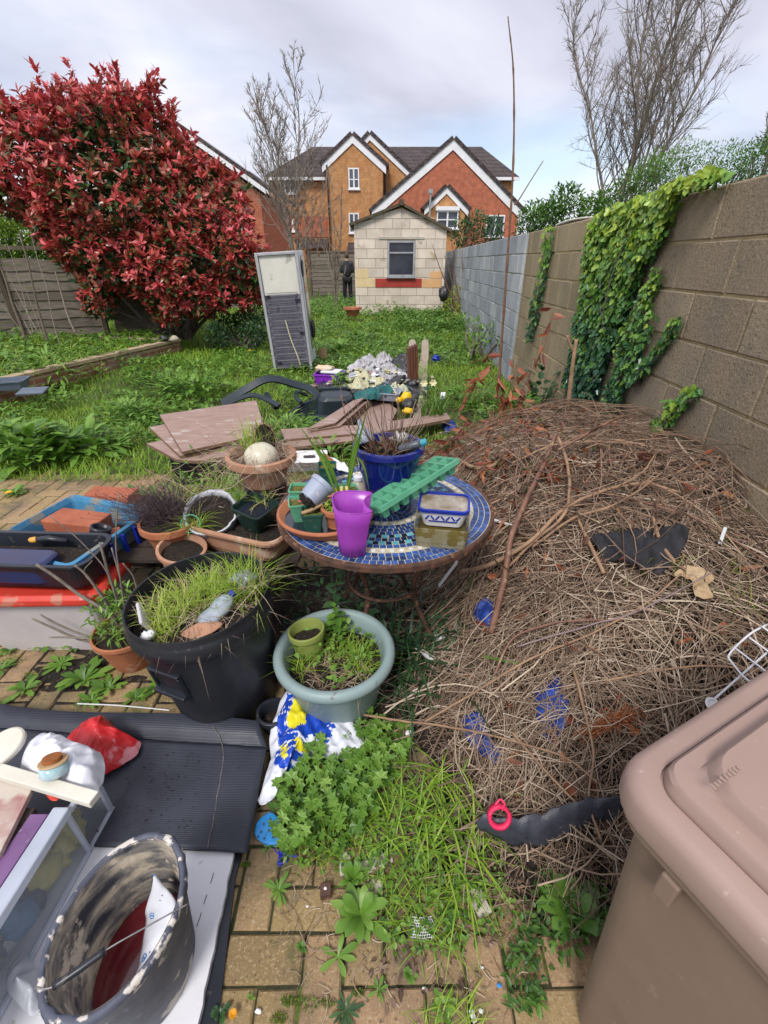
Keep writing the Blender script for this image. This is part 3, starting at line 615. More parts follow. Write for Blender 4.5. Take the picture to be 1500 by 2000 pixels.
m_deadleaf = leafmat('dead_leaf', [(.06, .10, .02), (.13, .045, .03), (.25, .06, .035), (.36, .12, .05), (.42, .20, .09)], .5, .25)

def heap(x, y): return np.zeros(np.shape(x))      # replaced below
_hp = np.array([(1.58, 1.2, .50), (1.58, 1.58, .58), (1.58, 2.0, .72), (1.6, 2.6, .68), (1.62, 3.2, .56), (1.64, 3.8, .36), (1.64, 4.5, .12), (1.58, .85, .40), (1.58, .5, 0), (1.0, .35, 0), (1.3, .4, 0),
   (1.15, .8, .38), (1.2, 1.2, .50), (1.2, 1.7, .60), (1.2, 2.3, .70), (1.2, 2.9, .66), (1.2, 3.5, .42), (1.2, 4.2, .1), (1.3, 5, 0),
   (.75, .70, .24), (.75, .95, .36), (.78, 1.4, .44), (.8, 1.9, .55), (.82, 2.4, .64), (.85, 2.9, .6), (.85, 3.4, .36), (.8, 4, .06),
   (.47, .80, .15), (.45, 1.05, .24), (.48, 1.4, .30), (.52, 1.9, .42), (.5, 2.4, .52), (.5, 2.9, .44), (.5, 3.3, .2), (.45, 3.8, 0),
   (.2, .9, .0), (.2, 1.15, .05), (.22, 1.5, .03), (.2, 2.0, .05), (.2, 2.5, .12), (.2, 3, .06), (0, 1, 0), (0, 1.5, 0), (0, 2, 0), (0, 2.6, .0), (0, 3.2, 0), (-.3, 2, 0), (-.3, 3, 0),
   (.75, .45, 0), (.95, .58, .04), (.62, .52, 0), (.5, .55, 0), (.3, .62, 0), (.8, .25, 0), (.55, .3, 0), (.3, .3, 0), (0, .5, 0), (.4, 4.4, 0), (.9, 4.8, 0), (0, 4, 0), (1.3, 6, 0), (.5, 6, 0)])
def heap(x, y):
    x = np.asarray(x, float); y = np.asarray(y, float); d2 = (x[..., None]-_hp[:, 0])**2+(y[..., None]-_hp[:, 1])**2
    w = np.exp(-d2/(2*.165**2)); h = (w*_hp[:, 2]).sum(-1)/(w.sum(-1)+.03)
    return h
def top(x, y): return gz(x, y)+heap(x, y)

def inbed(x, y):                      # inside the raised bed?
    u = (x-BA.x)*BD.x+(y-BA.y)*BD.y; w = (x-BA.x)*BN.x+(y-BA.y)*BN.y
    return (u > 0) & (u < BL) & (w > 0) & (w < 3.6)
def scatter(n, x0, x1, y0, y1, dens=None):
    x = RNG.uniform(x0, x1, n); y = RNG.uniform(y0, y1, n)
    if dens is not None: k = RNG.random(n) < dens(x, y); x, y = x[k], y[k]
    return x, y
mb = MB()
def lawn(n, x0, x1, y0, y1, L, Wd):
    x, y = scatter(n, x0, x1, y0, y1, lambda x, y: np.clip(.75+.6*vnoise(np.stack([x, y], -1), 1.3, 8), .1, 1))
    k = ~inbed(x, y) & (x < WX0+WS*y-.06) & ((y > 3.35+.12*vnoise(np.stack([x, y], -1), 3, 2)))
    k &= ~((x > sx0-.05) & (x < sx1+.05) & (y > SY-.02) & (y < SY+3.5)); k &= ~((heap(x, y) > .08))
    x, y = x[k], y[k]; t = vnoise(np.stack([x, y], -1), .9, 4)
    ln = L*(.75+.35*t+RNG.normal(0, .18, len(x))).clip(.35, 1.8)
    # short at the patio edge and in the middle of the lawn
    blades(mb, np.stack([x, y, gz(x, y)-.01], 1), rdir(len(x), 45, 88), ln, Wd*RNG.uniform(.7, 1.3, len(x)), (.48+.22*vnoise(np.stack([x, y], -1), 1.7, 11)+RNG.normal(0, .13, len(x))).clip(0, 1), RNG.uniform(.2, 1.1, len(x)))
lawn(52000, -5.2, 2.0, 3.3, 7.5, .13, .007)
lawn(38000, -7, 2.4, 7.5, 12, .15, .012)
lawn(26000, -8, 2.6, 12, 21, .17, .022)
struct(mb.build('lawn_grass', m_grass, origin=(0, 0, 0)), 'stuff')
mb = MB(); x, y = scatter(9000, -30, 30, 21, 60); k = x < 1.4; x, y = x[k], y[k]
blades(mb, np.stack([x, y, gz(x, y)], 1), rdir(len(x), 50, 88), RNG.uniform(.2, .6, len(x)), .05, RNG.uniform(0, .7, len(x)), .5)
struct(mb.build('rough_grass', m_grass, origin=(0, 0, 0)), 'stuff')
mb = MB()
def cover(n, x0, x1, y0, y1, hmax, L, dens, zf=gz, vv=(.2, .9)):
    x, y = scatter(n, x0, x1, y0, y1, dens)
    z = zf(x, y)+RNG.uniform(.0, 1, len(x))*hmax*(.6+.5*vnoise(np.stack([x, y], -1), 2.3, 6))
    leaves(mb, np.stack([x, y, z], 1), rdir(len(x), -15, 45), (0, 0, 1), L*RNG.uniform(.6, 1.3, len(x)), L*.45*RNG.uniform(.7, 1.2, len(x)), RNG.uniform(*vv, len(x)), OVAL, .2)
cover(9000, -4.5, -.4, 3.5, 9, .20, .085, lambda x, y: (vnoise(np.stack([x, y], -1), 1.6, 21) > .05) & ~inbed(x, y))
cover(7000, -1.5, 1.9, 7, 14, .22, .09, lambda x, y: (vnoise(np.stack([x, y], -1), 1.4, 25) > .1) & (x < WX0+WS*y-.1))
cover(3000, .3, 2.1, 10.5, 13.9, .35, .10, lambda x, y: (x < WX0+WS*y-.1))
cover(5500, -7.5, -2.6, 4.5, 10.5, .26, .13, lambda x, y: inbed(x, y), lambda x, y: .30+0*x)
cover(3500, -2.6, 0.1, 13, 21, .3, .12, lambda x, y: (x < sx0-.1) | (y < SY-.2))
struct(mb.build('ground_cover_weeds', m_green, origin=(0, 0, 0)), 'stuff')
mb = MB(); x, y = scatter(9000, -7.5, -2.6, 4.3, 10.5, lambda x, y: inbed(x, y)); blades(mb, np.stack([x, y, .30+0*x], 1), rdir(len(x), 35, 85), RNG.uniform(.12, .34, len(x)), .011, RNG.uniform(.25, .85, len(x)), RNG.uniform(.4, 1.3, len(x)))
struct(mb.build('bed_grass', m_grass, origin=(0, 0, 0)), 'stuff')

def foliage(mb, lumps, dens, L, W, v, up=.4, inner=.0, shape=LANCE, bend=.2, seed=1):
    C = np.array([l[:3] for l in lumps]); Rr = np.array([l[3] for l in lumps])
    for i, (c, r) in enumerate(zip(C, Rr)):
        n = int(dens*r*r)
        d = nrm(RNG.normal(size=(n, 3))); rad = r*(1-np.abs(RNG.normal(0, .13+inner, n)))*(1+.16*vnoise(d*1.0+i, 3, seed+i))
        p = c+d*rad[:, None]*np.array([1, 1, .95])
        keep = np.ones(n, bool)
        for j, (c2, r2) in enumerate(zip(C, Rr)):
            if j != i: keep &= np.linalg.norm(p-c2, axis=1) > r2*.72
        p, d = p[keep], d[keep]; n = len(p)
        dd = nrm(d+np.array([0, 0, up])+RNG.normal(0, .7, (n, 3)))
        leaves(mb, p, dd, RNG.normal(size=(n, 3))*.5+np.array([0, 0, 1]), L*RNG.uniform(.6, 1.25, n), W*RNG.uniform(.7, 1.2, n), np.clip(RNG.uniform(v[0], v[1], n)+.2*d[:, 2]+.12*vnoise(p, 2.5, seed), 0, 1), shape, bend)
def bush(name, label, lumps, dens, L, W, v, m, stems=6, cat='shrub', group=None, **k):
    C = np.array([l[:3] for l in lumps]); cx, cy = C[:, 0].mean(), C[:, 1].mean(); z0 = float(gz(cx, cy))
    t = thing(name, label, cat, (cx, cy, z0), group); mb = MB(); foliage(mb, lumps, dens, L, W, v, **k); mb.build('foliage', m, t)
    mb = MB()
    for i in range(stems):
        l = lumps[i % len(lumps)]; b0 = (cx+random.uniform(-.15, .15), cy+random.uniform(-.15, .15), z0-.05)
        mb.tubes([curve(b0, (l[0]+random.uniform(-.3, .3)*l[3], l[1], l[2]+.4*l[3]), .0, .03, 9)], np.linspace(.03, .008, 9)*max(1, l[3]), 6)
    mb.build('stem', m_bark, t); return t

def lump(px, py, rpx, y): q = Q(px, py, y); return (q.x, q.y, q.z, rpx*y/1010.)
PL = [lump(250, 400, 165, 9.3), lump(120, 330, 105, 9.0), lump(360, 440, 125, 9.2), lump(445, 500, 78, 8.9), lump(255, 300, 95, 9.4), lump(340, 520, 95, 8.6), lump(215, 480, 95, 8.7), lump(55, 360, 70, 9.2), lump(480, 530, 48, 9.0), lump(305, 305, 62, 9.6), lump(410, 570, 50, 8.6), lump(250, 430, 150, 10.6), lump(60, 290, 42, 9.3), lump(150, 420, 80, 8.8), lump(270, 225, 35, 9.4), lump(200, 260, 60, 9.5), lump(400, 385, 55, 9.3), lump(500, 520, 42, 8.8), lump(195, 590, 34, 8.5), lump(335, 585, 52, 8.4), lump(480, 575, 34, 8.8), lump(90, 245, 38, 9.3), lump(150, 235, 30, 9.5)]
shrub = thing('red_leaved_shrub', 'large rounded evergreen shrub with glossy crimson new leaves left of the fridge', 'shrub', (Q(345, 640, 9.6).x, 9.6, .12))
mb = MB(); C = np.array([l[:3] for l in PL]); Rr = np.array([l[3] for l in PL])
tips = []; 
for i, (c, r) in enumerate(zip(C, Rr)):
    n = int(520*r*r); d = nrm(RNG.normal(size=(n, 3))); d[:, 1] *= np.where(d[:, 1] > .5, -1, 1); rad = r*(.90+.16*vnoise(d+i, 3.2, i)+RNG.normal(0, .05, n)); p = c+d*rad[:, None]
    keep = np.ones(n, bool)
    for j, (c2, r2) in enumerate(zip(C, Rr)):
        if j != i: keep &= np.linalg.norm(p-c2, axis=1) > r2*.80
    tips.append(np.hstack([p[keep], d[keep]]))
sh_ = []
for k in range(46):     # long new shoots standing out of the crown
    l = PL[[1, 4, 14, 15, 0, 7, 12, 9, 16+k % 3][k % 9]]; a_ = RNG.uniform(0, 6.28); u_ = nrm(np.array([cos(a_)*.75+(-.3 if l[0] < -5.5 else 0), sin(a_)*.5, 1.])); b_ = np.array(l[:3])+u_*l[3]*.9
    for q_ in np.linspace(0, RNG.uniform(.15, .42), 4): sh_.append(np.concatenate([b_+u_*q_, u_]))
tips.append(np.array(sh_)); tips = np.concatenate(tips); print('tips', len(tips))
NL = 10
p = np.repeat(tips[:, :3], NL, 0); d = np.repeat(tips[:, 3:], NL, 0); n = len(p)
ax = nrm(d*.6+np.array([0, 0, .75])+np.repeat(RNG.normal(0, .28, (len(tips), 3)), NL, 0)); rr = nrm(np.cross(ax, RNG.normal(size=(n, 3))))
op = RNG.uniform(.3, 1.25, n)[:, None]; dd = nrm(ax*(1.3-op)+rr*op)
pos = p-ax*RNG.uniform(0, .09, n)[:, None]
redness = np.repeat(np.clip(.58+.22*vnoise(tips[:, :3], 1.6, 31)+.10*tips[:, 5]+RNG.normal(0, .13, len(tips)), 0, 1), NL)
vv = np.clip(redness+RNG.normal(0, .10, n)-(op[:, 0] > 1.05)*.35, 0.02, 1)
leaves(mb, pos, dd, ax, RNG.uniform(.08, .155, n), RNG.uniform(.040, .060, n), vv, OVAL, RNG.uniform(-.05, .3, n))
mb.build('crown', m_phot, shrub)
mb = MB()      # older green leaves inside the crown, added dark to block light coming through
for i, (c, r) in enumerate(zip(C, Rr)):
    n = int(1100*r*r); d = nrm(RNG.normal(size=(n, 3))); p = c+d*(r*RNG.uniform(.45, .86, n))[:, None]
    leaves(mb, p, nrm(d+RNG.normal(0, .8, (n, 3))), RNG.normal(size=(n, 3))+np.array([0, 0, 1.]), RNG.uniform(.08, .14, n), RNG.uniform(.04, .055, n), RNG.uniform(0, .38, n), OVAL, .15)
mb.build('inner_leaves', m_phot, shrub)
mb = MB(); bx, by = Q(345, 640, 9.6).x, 9.6
for k in range(26):
    l = PL[k % len(PL)]; e_ = np.array(l[:3])+RNG.normal(0, .25, 3)*l[3]
    mb.tubes([curve((bx+random.uniform(-.25, .25), by+random.uniform(-.2, .2), .05), e_, .15, .03, 10)], np.linspace(random.uniform(.03, .06), .008, 10), 7)
mb.build('trunk', m_bark, shrub)

def baretree(name, label, base, H, leaders, l1, l2, l3, spread, m, r0=.12, cat='tree', up=.8, seed=1, tip=None, start=.18, group=None, twr=.006):
    r = np.random.default_rng(seed); t = thing(name, label, cat, base, group); base = np.array(base, float)
    trunk = MB(); br = MB(); lim = MB()
    def grow(p0, d0, L, k, gn):
        d = d0/np.linalg.norm(d0); pts = [np.array(p0)]
        for _ in range(k-1):
            d = d+r.normal(0, .07, 3)+np.array([0, 0, gn]); d /= np.linalg.norm(d); pts.append(pts[-1]+d*L/(k-1))
        return np.array(pts)
    segs2 = []; segs3 = []
    for li in range(leaders):
        a = r.uniform(0, 6.28); d0 = np.array([cos(a)*spread*.2*(li > 0), sin(a)*spread*.2*(li > 0), 1.]); h = H*(1 if li == 0 else r.uniform(.65, .95))
        tr = grow(base-np.array([0, 0, .1])if li == 0 else base+np.array([0, 0, H*.05]), d0, h, 14, .06)
        trunk.tubes([tr], np.linspace(r0*(1 if li == 0 else .6), .01, 14), 8)
        for i in range(l1):
            f = start+(1-start)*(i+.5)/l1; q = f*13; j = min(int(q), 12); p = tr[j]+(tr[j+1]-tr[j])*(q-j); a = i*2.4+r.uniform(-.4, .4)
            L = H*spread*(.62-.48*f)*r.uniform(.75, 1.15); b = grow(p, np.array([cos(a), sin(a), up*r.uniform(.7, 1.3)]), L, 9, .09)
            lim.tubes([b], np.linspace(r0*.25*(1-.7*f)+.006, .006, 9), 5)
            for s_ in range(l2):
                g = .15+.85*(s_+.5)/l2; q2 = g*8; j2 = min(int(q2), 7); p2 = b[j2]+(b[j2+1]-b[j2])*(q2-j2); dd = b[j2+1]-b[j2]; dd = dd/np.linalg.norm(dd)+r.normal(0, .55, 3)+np.array([0, 0, .2])
                c = grow(p2, dd, L*(.5-.25*g)*r.uniform(.6, 1.2), 6, .07); segs2.append(c)
                for u_ in range(l3):
                    jj = r.integers(1, 5); d3 = c[jj+1]-c[jj]; d3 = d3/np.linalg.norm(d3)+r.normal(0, .6, 3)+np.array([0, 0, .15]); segs3.append(grow(c[jj], d3, L*.16*r.uniform(.5, 1.3), 4, .05))
    trunk.build('trunk', m, t); lim.build('limbs', m, t)
    if segs2: br.tubes(np.array(segs2), np.linspace(twr*1.7, twr*.7, 6)[None], 3, cap=False)
    if segs3: br.tubes(np.array(segs3), np.linspace(twr, twr*.5, 4)[None], 3, cap=False)
    br.build('twigs', m, t); return t
q = Q(1218, 400, 26)
baretree('bare_tree', 'tall leafless tree standing behind the right-hand wall', (q.x, 26, .1), 14.6, 5, 26, 11, 5, .54, m_bark2, .15, up=1.25, seed=5, twr=.008, start=.24)
q = Q(572, 400, 27)
baretree('bare_tree', 'pale leafless tree standing before the left end of the apartment block', (q.x, 27, 0), 9.6, 3, 20, 10, 4, .66, m_bark2, .11, up=1.1, seed=9, twr=.009)
q = Q(652, 520, 15.5)
baretree('sapling', 'thin bare sapling beside the standing person', (q.x, 15.5, .2), 3.3, 3, 9, 5, 2, .42, m_bark2, .035, up=1.6, seed=12, twr=.005, cat='sapling')
q = Q(592, 520, 17)
baretree('seedhead_bush', 'leafless bush with dark brown seed heads behind the fridge', (q.x, 17, .1), 3.2, 6, 8, 4, 2, .45, m_bark2, .02, up=1.9, seed=15, twr=.006, cat='shrub')
mb = MB()
for k in range(34):
    q = Q(random.uniform(560, 625), random.uniform(385, 500), 16.8); L = random.uniform(.12, .25); mb.blob(q, (.035, .035, L/2), k, .3, 7, 6)
sh = mb.build('seed_heads', m_brown, [o for o in bpy.data.objects if o.name == 'seedhead_bush'][0])
sh['kind'] = 'stuff'
q = Q(1470, 300, 11)
baretree('bare_shrub', 'leafless twiggy bush rising behind the wall at the right edge', (q.x+.6, 11, .8), 4.4, 4, 9, 6, 3, .5, m_bark, .05, up=1.3, seed=21, twr=.006, cat='shrub')

def lumps(ls): return [lump(*l) for l in ls]
bush('hedge_bush', 'sparse pale-green hedge bush behind the wall right of the bare tree', lumps([(1280, 345, 45, 12), (1340, 330, 50, 12), (1400, 330, 45, 11.5), (1450, 335, 45, 11)]), 5200, .055, .026, (.1, .6), m_green, 10, inner=.3)
bush('hedge_bush', 'dense olive hedge bush behind the wall at the right edge', lumps([(1460, 325, 34, 8), (1500, 315, 45, 8), (1545, 300, 60, 8)]), 9000, .045, .022, (.0, .45), m_green, 6, inner=.2)
bush('evergreen_bush', 'dark evergreen bush behind the wall right of the red brick gable', lumps([(1040, 425, 28, 24), (1035, 455, 30, 24), (1065, 430, 30, 23), (1100, 415, 42, 22), (1110, 380, 20, 22), (1130, 440, 45, 22), (1165, 415, 32, 22)]), 1500, .19, .08, (.0, .55), m_green, 6, inner=.3)
bush('olive_bush', 'brownish hedge at the foot of the tall bare tree', lumps([(1190, 395, 30, 24), (1235, 370, 38, 24), (1280, 350, 40, 24)]), 1300, .15, .06, (.0, .5), m_green, 5, inner=.35)
bush('evergreen_bush', 'grey-green bush directly behind the shed roof on its right', lumps([(905, 455, 26, 19.5), (935, 440, 26, 19.5), (960, 450, 24, 19.5), (925, 470, 34, 19.5), (955, 475, 26, 19.5)]), 1900, .14, .06, (.3, .9), m_dkgreen, 6, inner=.2)
bush('golden_bush', 'small yellow-green bush between the shed and the grey wall', lumps([(880, 600, 16, 12.6), (895, 580, 20, 12.6), (905, 612, 20, 12.2), (888, 628, 16, 12)]), 5200, .06, .04, (.3, 1), m_yelgreen, 8)
bush('yellow_shrub', 'pale yellow-green shrub behind the leaning fence at the far left', lumps([(20, 455, 50, 12), (70, 480, 50, 12), (125, 500, 40, 12), (-20, 500, 60, 12), (60, 540, 50, 12)]), 7500, .10, .05, (.0, .6), m_yelgreen, 8, inner=.35)
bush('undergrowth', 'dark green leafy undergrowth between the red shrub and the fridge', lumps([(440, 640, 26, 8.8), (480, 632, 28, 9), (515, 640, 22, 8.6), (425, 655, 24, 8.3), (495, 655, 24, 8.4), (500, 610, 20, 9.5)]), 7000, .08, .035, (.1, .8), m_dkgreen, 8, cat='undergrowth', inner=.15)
bush('garden_plant', 'low green weeds and grass along the front foot of the shed', lumps([(715, 612, 10, 13.6), (740, 606, 11, 13.6), (765, 612, 12, 13.5), (800, 615, 10, 13.5), (690, 612, 12, 13.2), (775, 596, 7, 13.7)]), 2600, .10, .03, (.4, 1), m_green, 4, cat='plant')
bush('garden_plant', 'leafy green plants against the grey wall near its front end', lumps([(925, 640, 18, 8), (955, 650, 20, 7.6), (985, 668, 16, 7), (905, 628, 14, 9), (935, 668, 16, 7)]), 5200, .075, .03, (.2, .9), m_green, 6, cat='plant')
t = thing('bare_shrub', 'thin brown bare stems standing between shed and grey wall', 'shrub', (Q(905, 600, 12.5).x, 12.5, .25))
for k, (p0, p1) in enumerate([((898, 625), (882, 470)), ((902, 622), (915, 455)), ((895, 625), (868, 500)), ((905, 620), (940, 440)), ((910, 620), (905, 480)), ((900, 620), (845, 478)), ((906, 640), (925, 520))]):
    a_, b_ = Q(*p0, 12.3), Q(*p1, 12.3); mb = MB(); mb.tubes([curve(a_, b_, 0, .03, 10, k)], np.linspace(.022, .006, 10), 6); mb.build('stem', m_brown, t)
t = thing('tall_cane', 'very tall thin bare cane rising above the brush heap', 'cane', tuple(Q(975, 760, 4.1)))
pts = resample([Q(*p, 4.1) for p in ((972, 770), (978, 690), (990, 520), (1002, 330), (1003, 150), (992, 32))], 40)
rad = np.linspace(.013, .0035, 40); rad[::4] *= 1.35
mb = MB(); mb.tubes([pts], rad, 7); mb.build('stem', m_brown, t)
mb = MB(); mb.tubes([resample([Q(*p, 4.1) for p in ((1004, 400), (1012, 392), (1035, 355), (1061, 314))], 16)], np.linspace(.006, .003, 16), 5); mb.build('side_shoot', m_brown, t)

cn = [((0, 520), (48, 660), 5, .022), ((14, 475), (65, 650), 3, .008), ((38, 455), (92, 665), 3.2, .02), ((62, 462), (117, 672), 3, .009), ((12, 530), (72, 645), 3, .007), ((45, 540), (85, 660), 3, .006), ((0, 590), (55, 668), 3, .006), ((28, 590), (62, 655), 3, .007), ((108, 530), (148, 650), 3, .022)]
for k, (p0, p1, _, r_) in enumerate(cn):
    yy = 7.9 if k != 8 else 8.9
    mb = MB(); mb.tubes([curve(Q(*p1, yy-.35), Q(*p0, yy), 0, .012, 12, k)], np.linspace(r_, r_*.5, 12), 7)
    o = mb.build('garden_cane', m_bark2 if k not in (0, 2) else m_post)
    tag(o, ['thick grey stake leaning on the fence at the very left edge', 'thin pale cane second from the left edge', 'thick split stake in the middle of the leaning canes', 'long pale cane rightmost of the thin ones', 'slender cane crossing the fence low left', 'short slender cane between two stakes', 'low slanting twig at the left edge', 'small upright cane tip beside the thick stake', 'squared batten leaning on the fence beside the post'][k], 'cane', 'canes leaning on the left fence')

def ivy(name, label, poly, n, size, v0, v1, group=None):
    W2 = np.array([[(w := Wp(*p)).y, w.z] for p in poly]); lo, hi = W2.min(0), W2.max(0)
    mb = MB(); pts = RNG.uniform(lo, hi, (n*4, 2)); pts = pts[inpoly(pts, W2)][:n]; m_ = len(pts)
    dp = RNG.uniform(0, 1, m_)
    pos = np.stack([WX0+WS*pts[:, 0]-.01-.10*dp*size/.06, pts[:, 0], pts[:, 1]], 1)
    outw = np.array([-1., 0, 0]); d = nrm(np.stack([-.35+RNG.normal(0, .25, m_), RNG.normal(0, .55, m_), -.8+RNG.normal(0, .35, m_)], 1))
    L = size*RNG.uniform(.6, 1.3, m_)
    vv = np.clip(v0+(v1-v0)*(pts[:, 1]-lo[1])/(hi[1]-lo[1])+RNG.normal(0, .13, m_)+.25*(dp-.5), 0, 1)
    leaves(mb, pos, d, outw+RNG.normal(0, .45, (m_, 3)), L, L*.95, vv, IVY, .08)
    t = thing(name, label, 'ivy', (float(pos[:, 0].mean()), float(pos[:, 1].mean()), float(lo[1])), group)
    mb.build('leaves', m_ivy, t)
    mb = MB()
    for k in range(max(2, n//250)):
        i, j = RNG.integers(0, m_, 2); mb.tubes([curve(pos[i]+np.array([.0, 0, 0]), pos[j], 0, .02, 8)], .003, 4)
    # main stem from the foot to the top
    order = pos[np.argsort(pos[:, 2])]; ks = np.linspace(0, len(order)-1, 9).astype(int); sm = np.array([order[max(0, i-20):i+20].mean(0) for i in ks]); mb.tubes([resample(sm, 30)], .006, 5)
    mb.build('stems', m_bark, t); return t
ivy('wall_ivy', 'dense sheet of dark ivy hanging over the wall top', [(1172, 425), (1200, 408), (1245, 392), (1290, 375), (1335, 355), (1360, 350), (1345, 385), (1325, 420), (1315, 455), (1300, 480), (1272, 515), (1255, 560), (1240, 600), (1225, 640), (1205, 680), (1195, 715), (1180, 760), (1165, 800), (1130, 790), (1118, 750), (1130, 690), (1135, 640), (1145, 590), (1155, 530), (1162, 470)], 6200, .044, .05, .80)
ivy('wall_ivy', 'pale ivy runner along the wall top towards the hedge', [(1335, 352), (1375, 342), (1420, 330), (1440, 330), (1440, 343), (1400, 352), (1365, 366), (1340, 375)], 260, .048, .7, .9, 'ivy runners')
ivy('wall_ivy', 'upper strand of young ivy right of the dense sheet', [(1297, 520), (1308, 528), (1305, 548), (1285, 585), (1262, 620), (1250, 660), (1240, 640), (1262, 590), (1280, 550)], 260, .034, .5, .62, 'ivy runners')
ivy('wall_ivy', 'broad light-green ivy strand reaching down to the heap', [(1262, 600), (1285, 590), (1290, 620), (1280, 660), (1262, 700), (1240, 740), (1222, 790), (1205, 835), (1180, 835), (1190, 780), (1215, 710), (1222, 650), (1240, 630)], 1000, .034, .2, .6, 'ivy runners')
ivy('wall_ivy', 'ivy strand with a pale tip slanting right in mid wall', [(1335, 615), (1350, 618), (1330, 655), (1300, 690), (1280, 720), (1250, 750), (1235, 745), (1265, 710), (1290, 685), (1318, 645)], 330, .034, .3, .62, 'ivy runners')
ivy('wall_ivy', 'lowest ivy strand near the cut branches', [(1362, 750), (1382, 757), (1350, 795), (1330, 825), (1300, 850), (1283, 880), (1272, 870), (1290, 830), (1320, 800), (1345, 765)], 200, .04, .5, .68, 'ivy runners')
ivy('wall_ivy', 'narrow dark ivy strand on the buff wall', [(1078, 442), (1092, 442), (1086, 490), (1076, 540), (1066, 590), (1058, 620), (1048, 665), (1038, 662), (1047, 600), (1062, 550), (1072, 490)], 420, .045, .2, .7, 'ivy runners')
m_cano = mat('dark_canopy', (.03, .05, .04), (.05, .07, .05), 3, .3)
t = thing('garden_canopy', 'dark curved canopy edge with pale rim just above the buff wall', 'canopy', tuple(Q(1130, 445, 6.3)-Vector((-.3, 0, .5))))
u = np.linspace(0, 1, 14); a_, b_, c_ = Q(1088, 442, 6.6), Q(1120, 426, 6.2), Q(1172, 427, 5.6)
cv = np.array([((1-s)**2)*np.array(a_)+2*s*(1-s)*np.array(b_)+s*s*np.array(c_) for s in u])
mb = MB(); mb.grid(np.array([cv, cv+np.array([.9, 0, .02]), cv+np.array([.9, 0, -.12]), cv+np.array([0, 0, -.12]), cv])); mb.build('panel', m_cano, t)
mb = MB(); mb.tubes([cv+np.array([-.01, 0, .01])], .012, 6); mb.build('rim', mat('pale_rim', (.6, .6, .5), None, 4, .5), t)
def G(px, py, off=0.0, it=14):          # where the ray through a pixel meets ground / brush heap
    z = .3
    for _ in range(it):
        p = P(px, py, z); z = .5*z+.5*(float(top(p.x, p.y))+off)
    return P(px, py, z)
def rrect(lx, ly, r, n=5):
    r = min(r, lx/2-1e-4, ly/2-1e-4); o = []
    for cx, cy, a0 in ((lx/2-r, ly/2-r, 0), (-lx/2+r, ly/2-r, 90), (-lx/2+r, -ly/2+r, 180), (lx/2-r, -ly/2+r, 270)):
        for k in range(n+1): a = radians(a0+90*k/n); o.append((cx+r*cos(a), cy+r*sin(a)))
    return np.array(o)
def loft(mb, rings, c=(0, 0, 0), R=None, val=.5, mi=0, wob=None):
    vs = []
    for r in rings: q = rrect(*r[:3]); vs.append(np.column_stack([q, np.full(len(q), r[3])]))
    v = np.array(vs); n = v.shape[1]; k = len(vs)
    if wob is not None: v = wob(v)
    v = v.reshape(-1, 3)
    if R is not None: v = v@np.array(R).T
    f = [(i*n+j, i*n+(j+1) % n, (i+1)*n+(j+1) % n, (i+1)*n+j) for i in range(k-1) for j in range(n)]
    f += [tuple(range(n-1, -1, -1)), tuple((k-1)*n+j for j in range(n))]
    return mb.add(v+np.array(c), f, val, mi)
def tubrings(bx, by, tx, ty, h, r, t=.004, rw=.012, rh=.008):
    return [(bx, by, r, 0), (tx, ty, r, h-rh), (tx+2*rw, ty+2*rw, r+rw, h-rh), (tx+2*rw, ty+2*rw, r+rw, h), (tx-2*t, ty-2*t, r, h), (bx-2*t, by-2*t, r*.9, t)]
def potprof(rt, rb, h, t=.006, rw=.008, rh=.03, rib=0):
    p = [(rb*.2, 0), (rb, 0), (rb+.003, .004)]
    zs = np.linspace(.004, h-rh, 10)
    for i, z in enumerate(zs[1:]):
        r = rb+(rt-rb)*z/h; p.append((r+(rib*(i % 2)), z))
    p += [(rt+rw, h-rh), (rt+rw+.001, h-rh*.5), (rt+rw, h-.002), (rt+rw-.003, h), (rt-t, h), (rt-t-.002, h-.004), (rb+(rt-rb)*.5-t, h*.5), (rb-t, .01), (rb*.2, .01)]
    return p
def rot(tilt=0, az=0, spin=0):           # lean by tilt towards azimuth az
    return np.array(Matrix.Rotation(az, 3, 'Z')@Matrix.Rotation(tilt, 3, 'Y')@Matrix.Rotation(-az+spin, 3, 'Z'))
def soilfill(r, z, c, R, m, parent, amp=.01, name='soil', sx=1, sy=1, dark=None):
    mb = MB(); n = 28; a = np.linspace(0, 2*pi, n, endpoint=False); rr = np.linspace(.001, 1, 9)
    g = np.stack([rr[:, None]*r*sx*np.cos(a), rr[:, None]*r*sy*np.sin(a), z+amp*vnoise(np.stack([rr[:, None]*r*np.cos(a), rr[:, None]*r*np.sin(a)], -1), 40, int(abs(c[0])*99))+0*a+amp*.8*(1-rr[:, None]**2)], -1)
    v = g.reshape(-1, 3)@np.array(R).T+np.array(c); mb.add(v, [(i*n+j, i*n+(j+1) % n, (i+1)*n+(j+1) % n, (i+1)*n+j) for i in range(8) for j in range(n)])
    return mb.build(name, m, parent, sm=True)
def lpts(pts, c, R): return np.asarray(pts, float)@np.array(R).T+np.array(c)
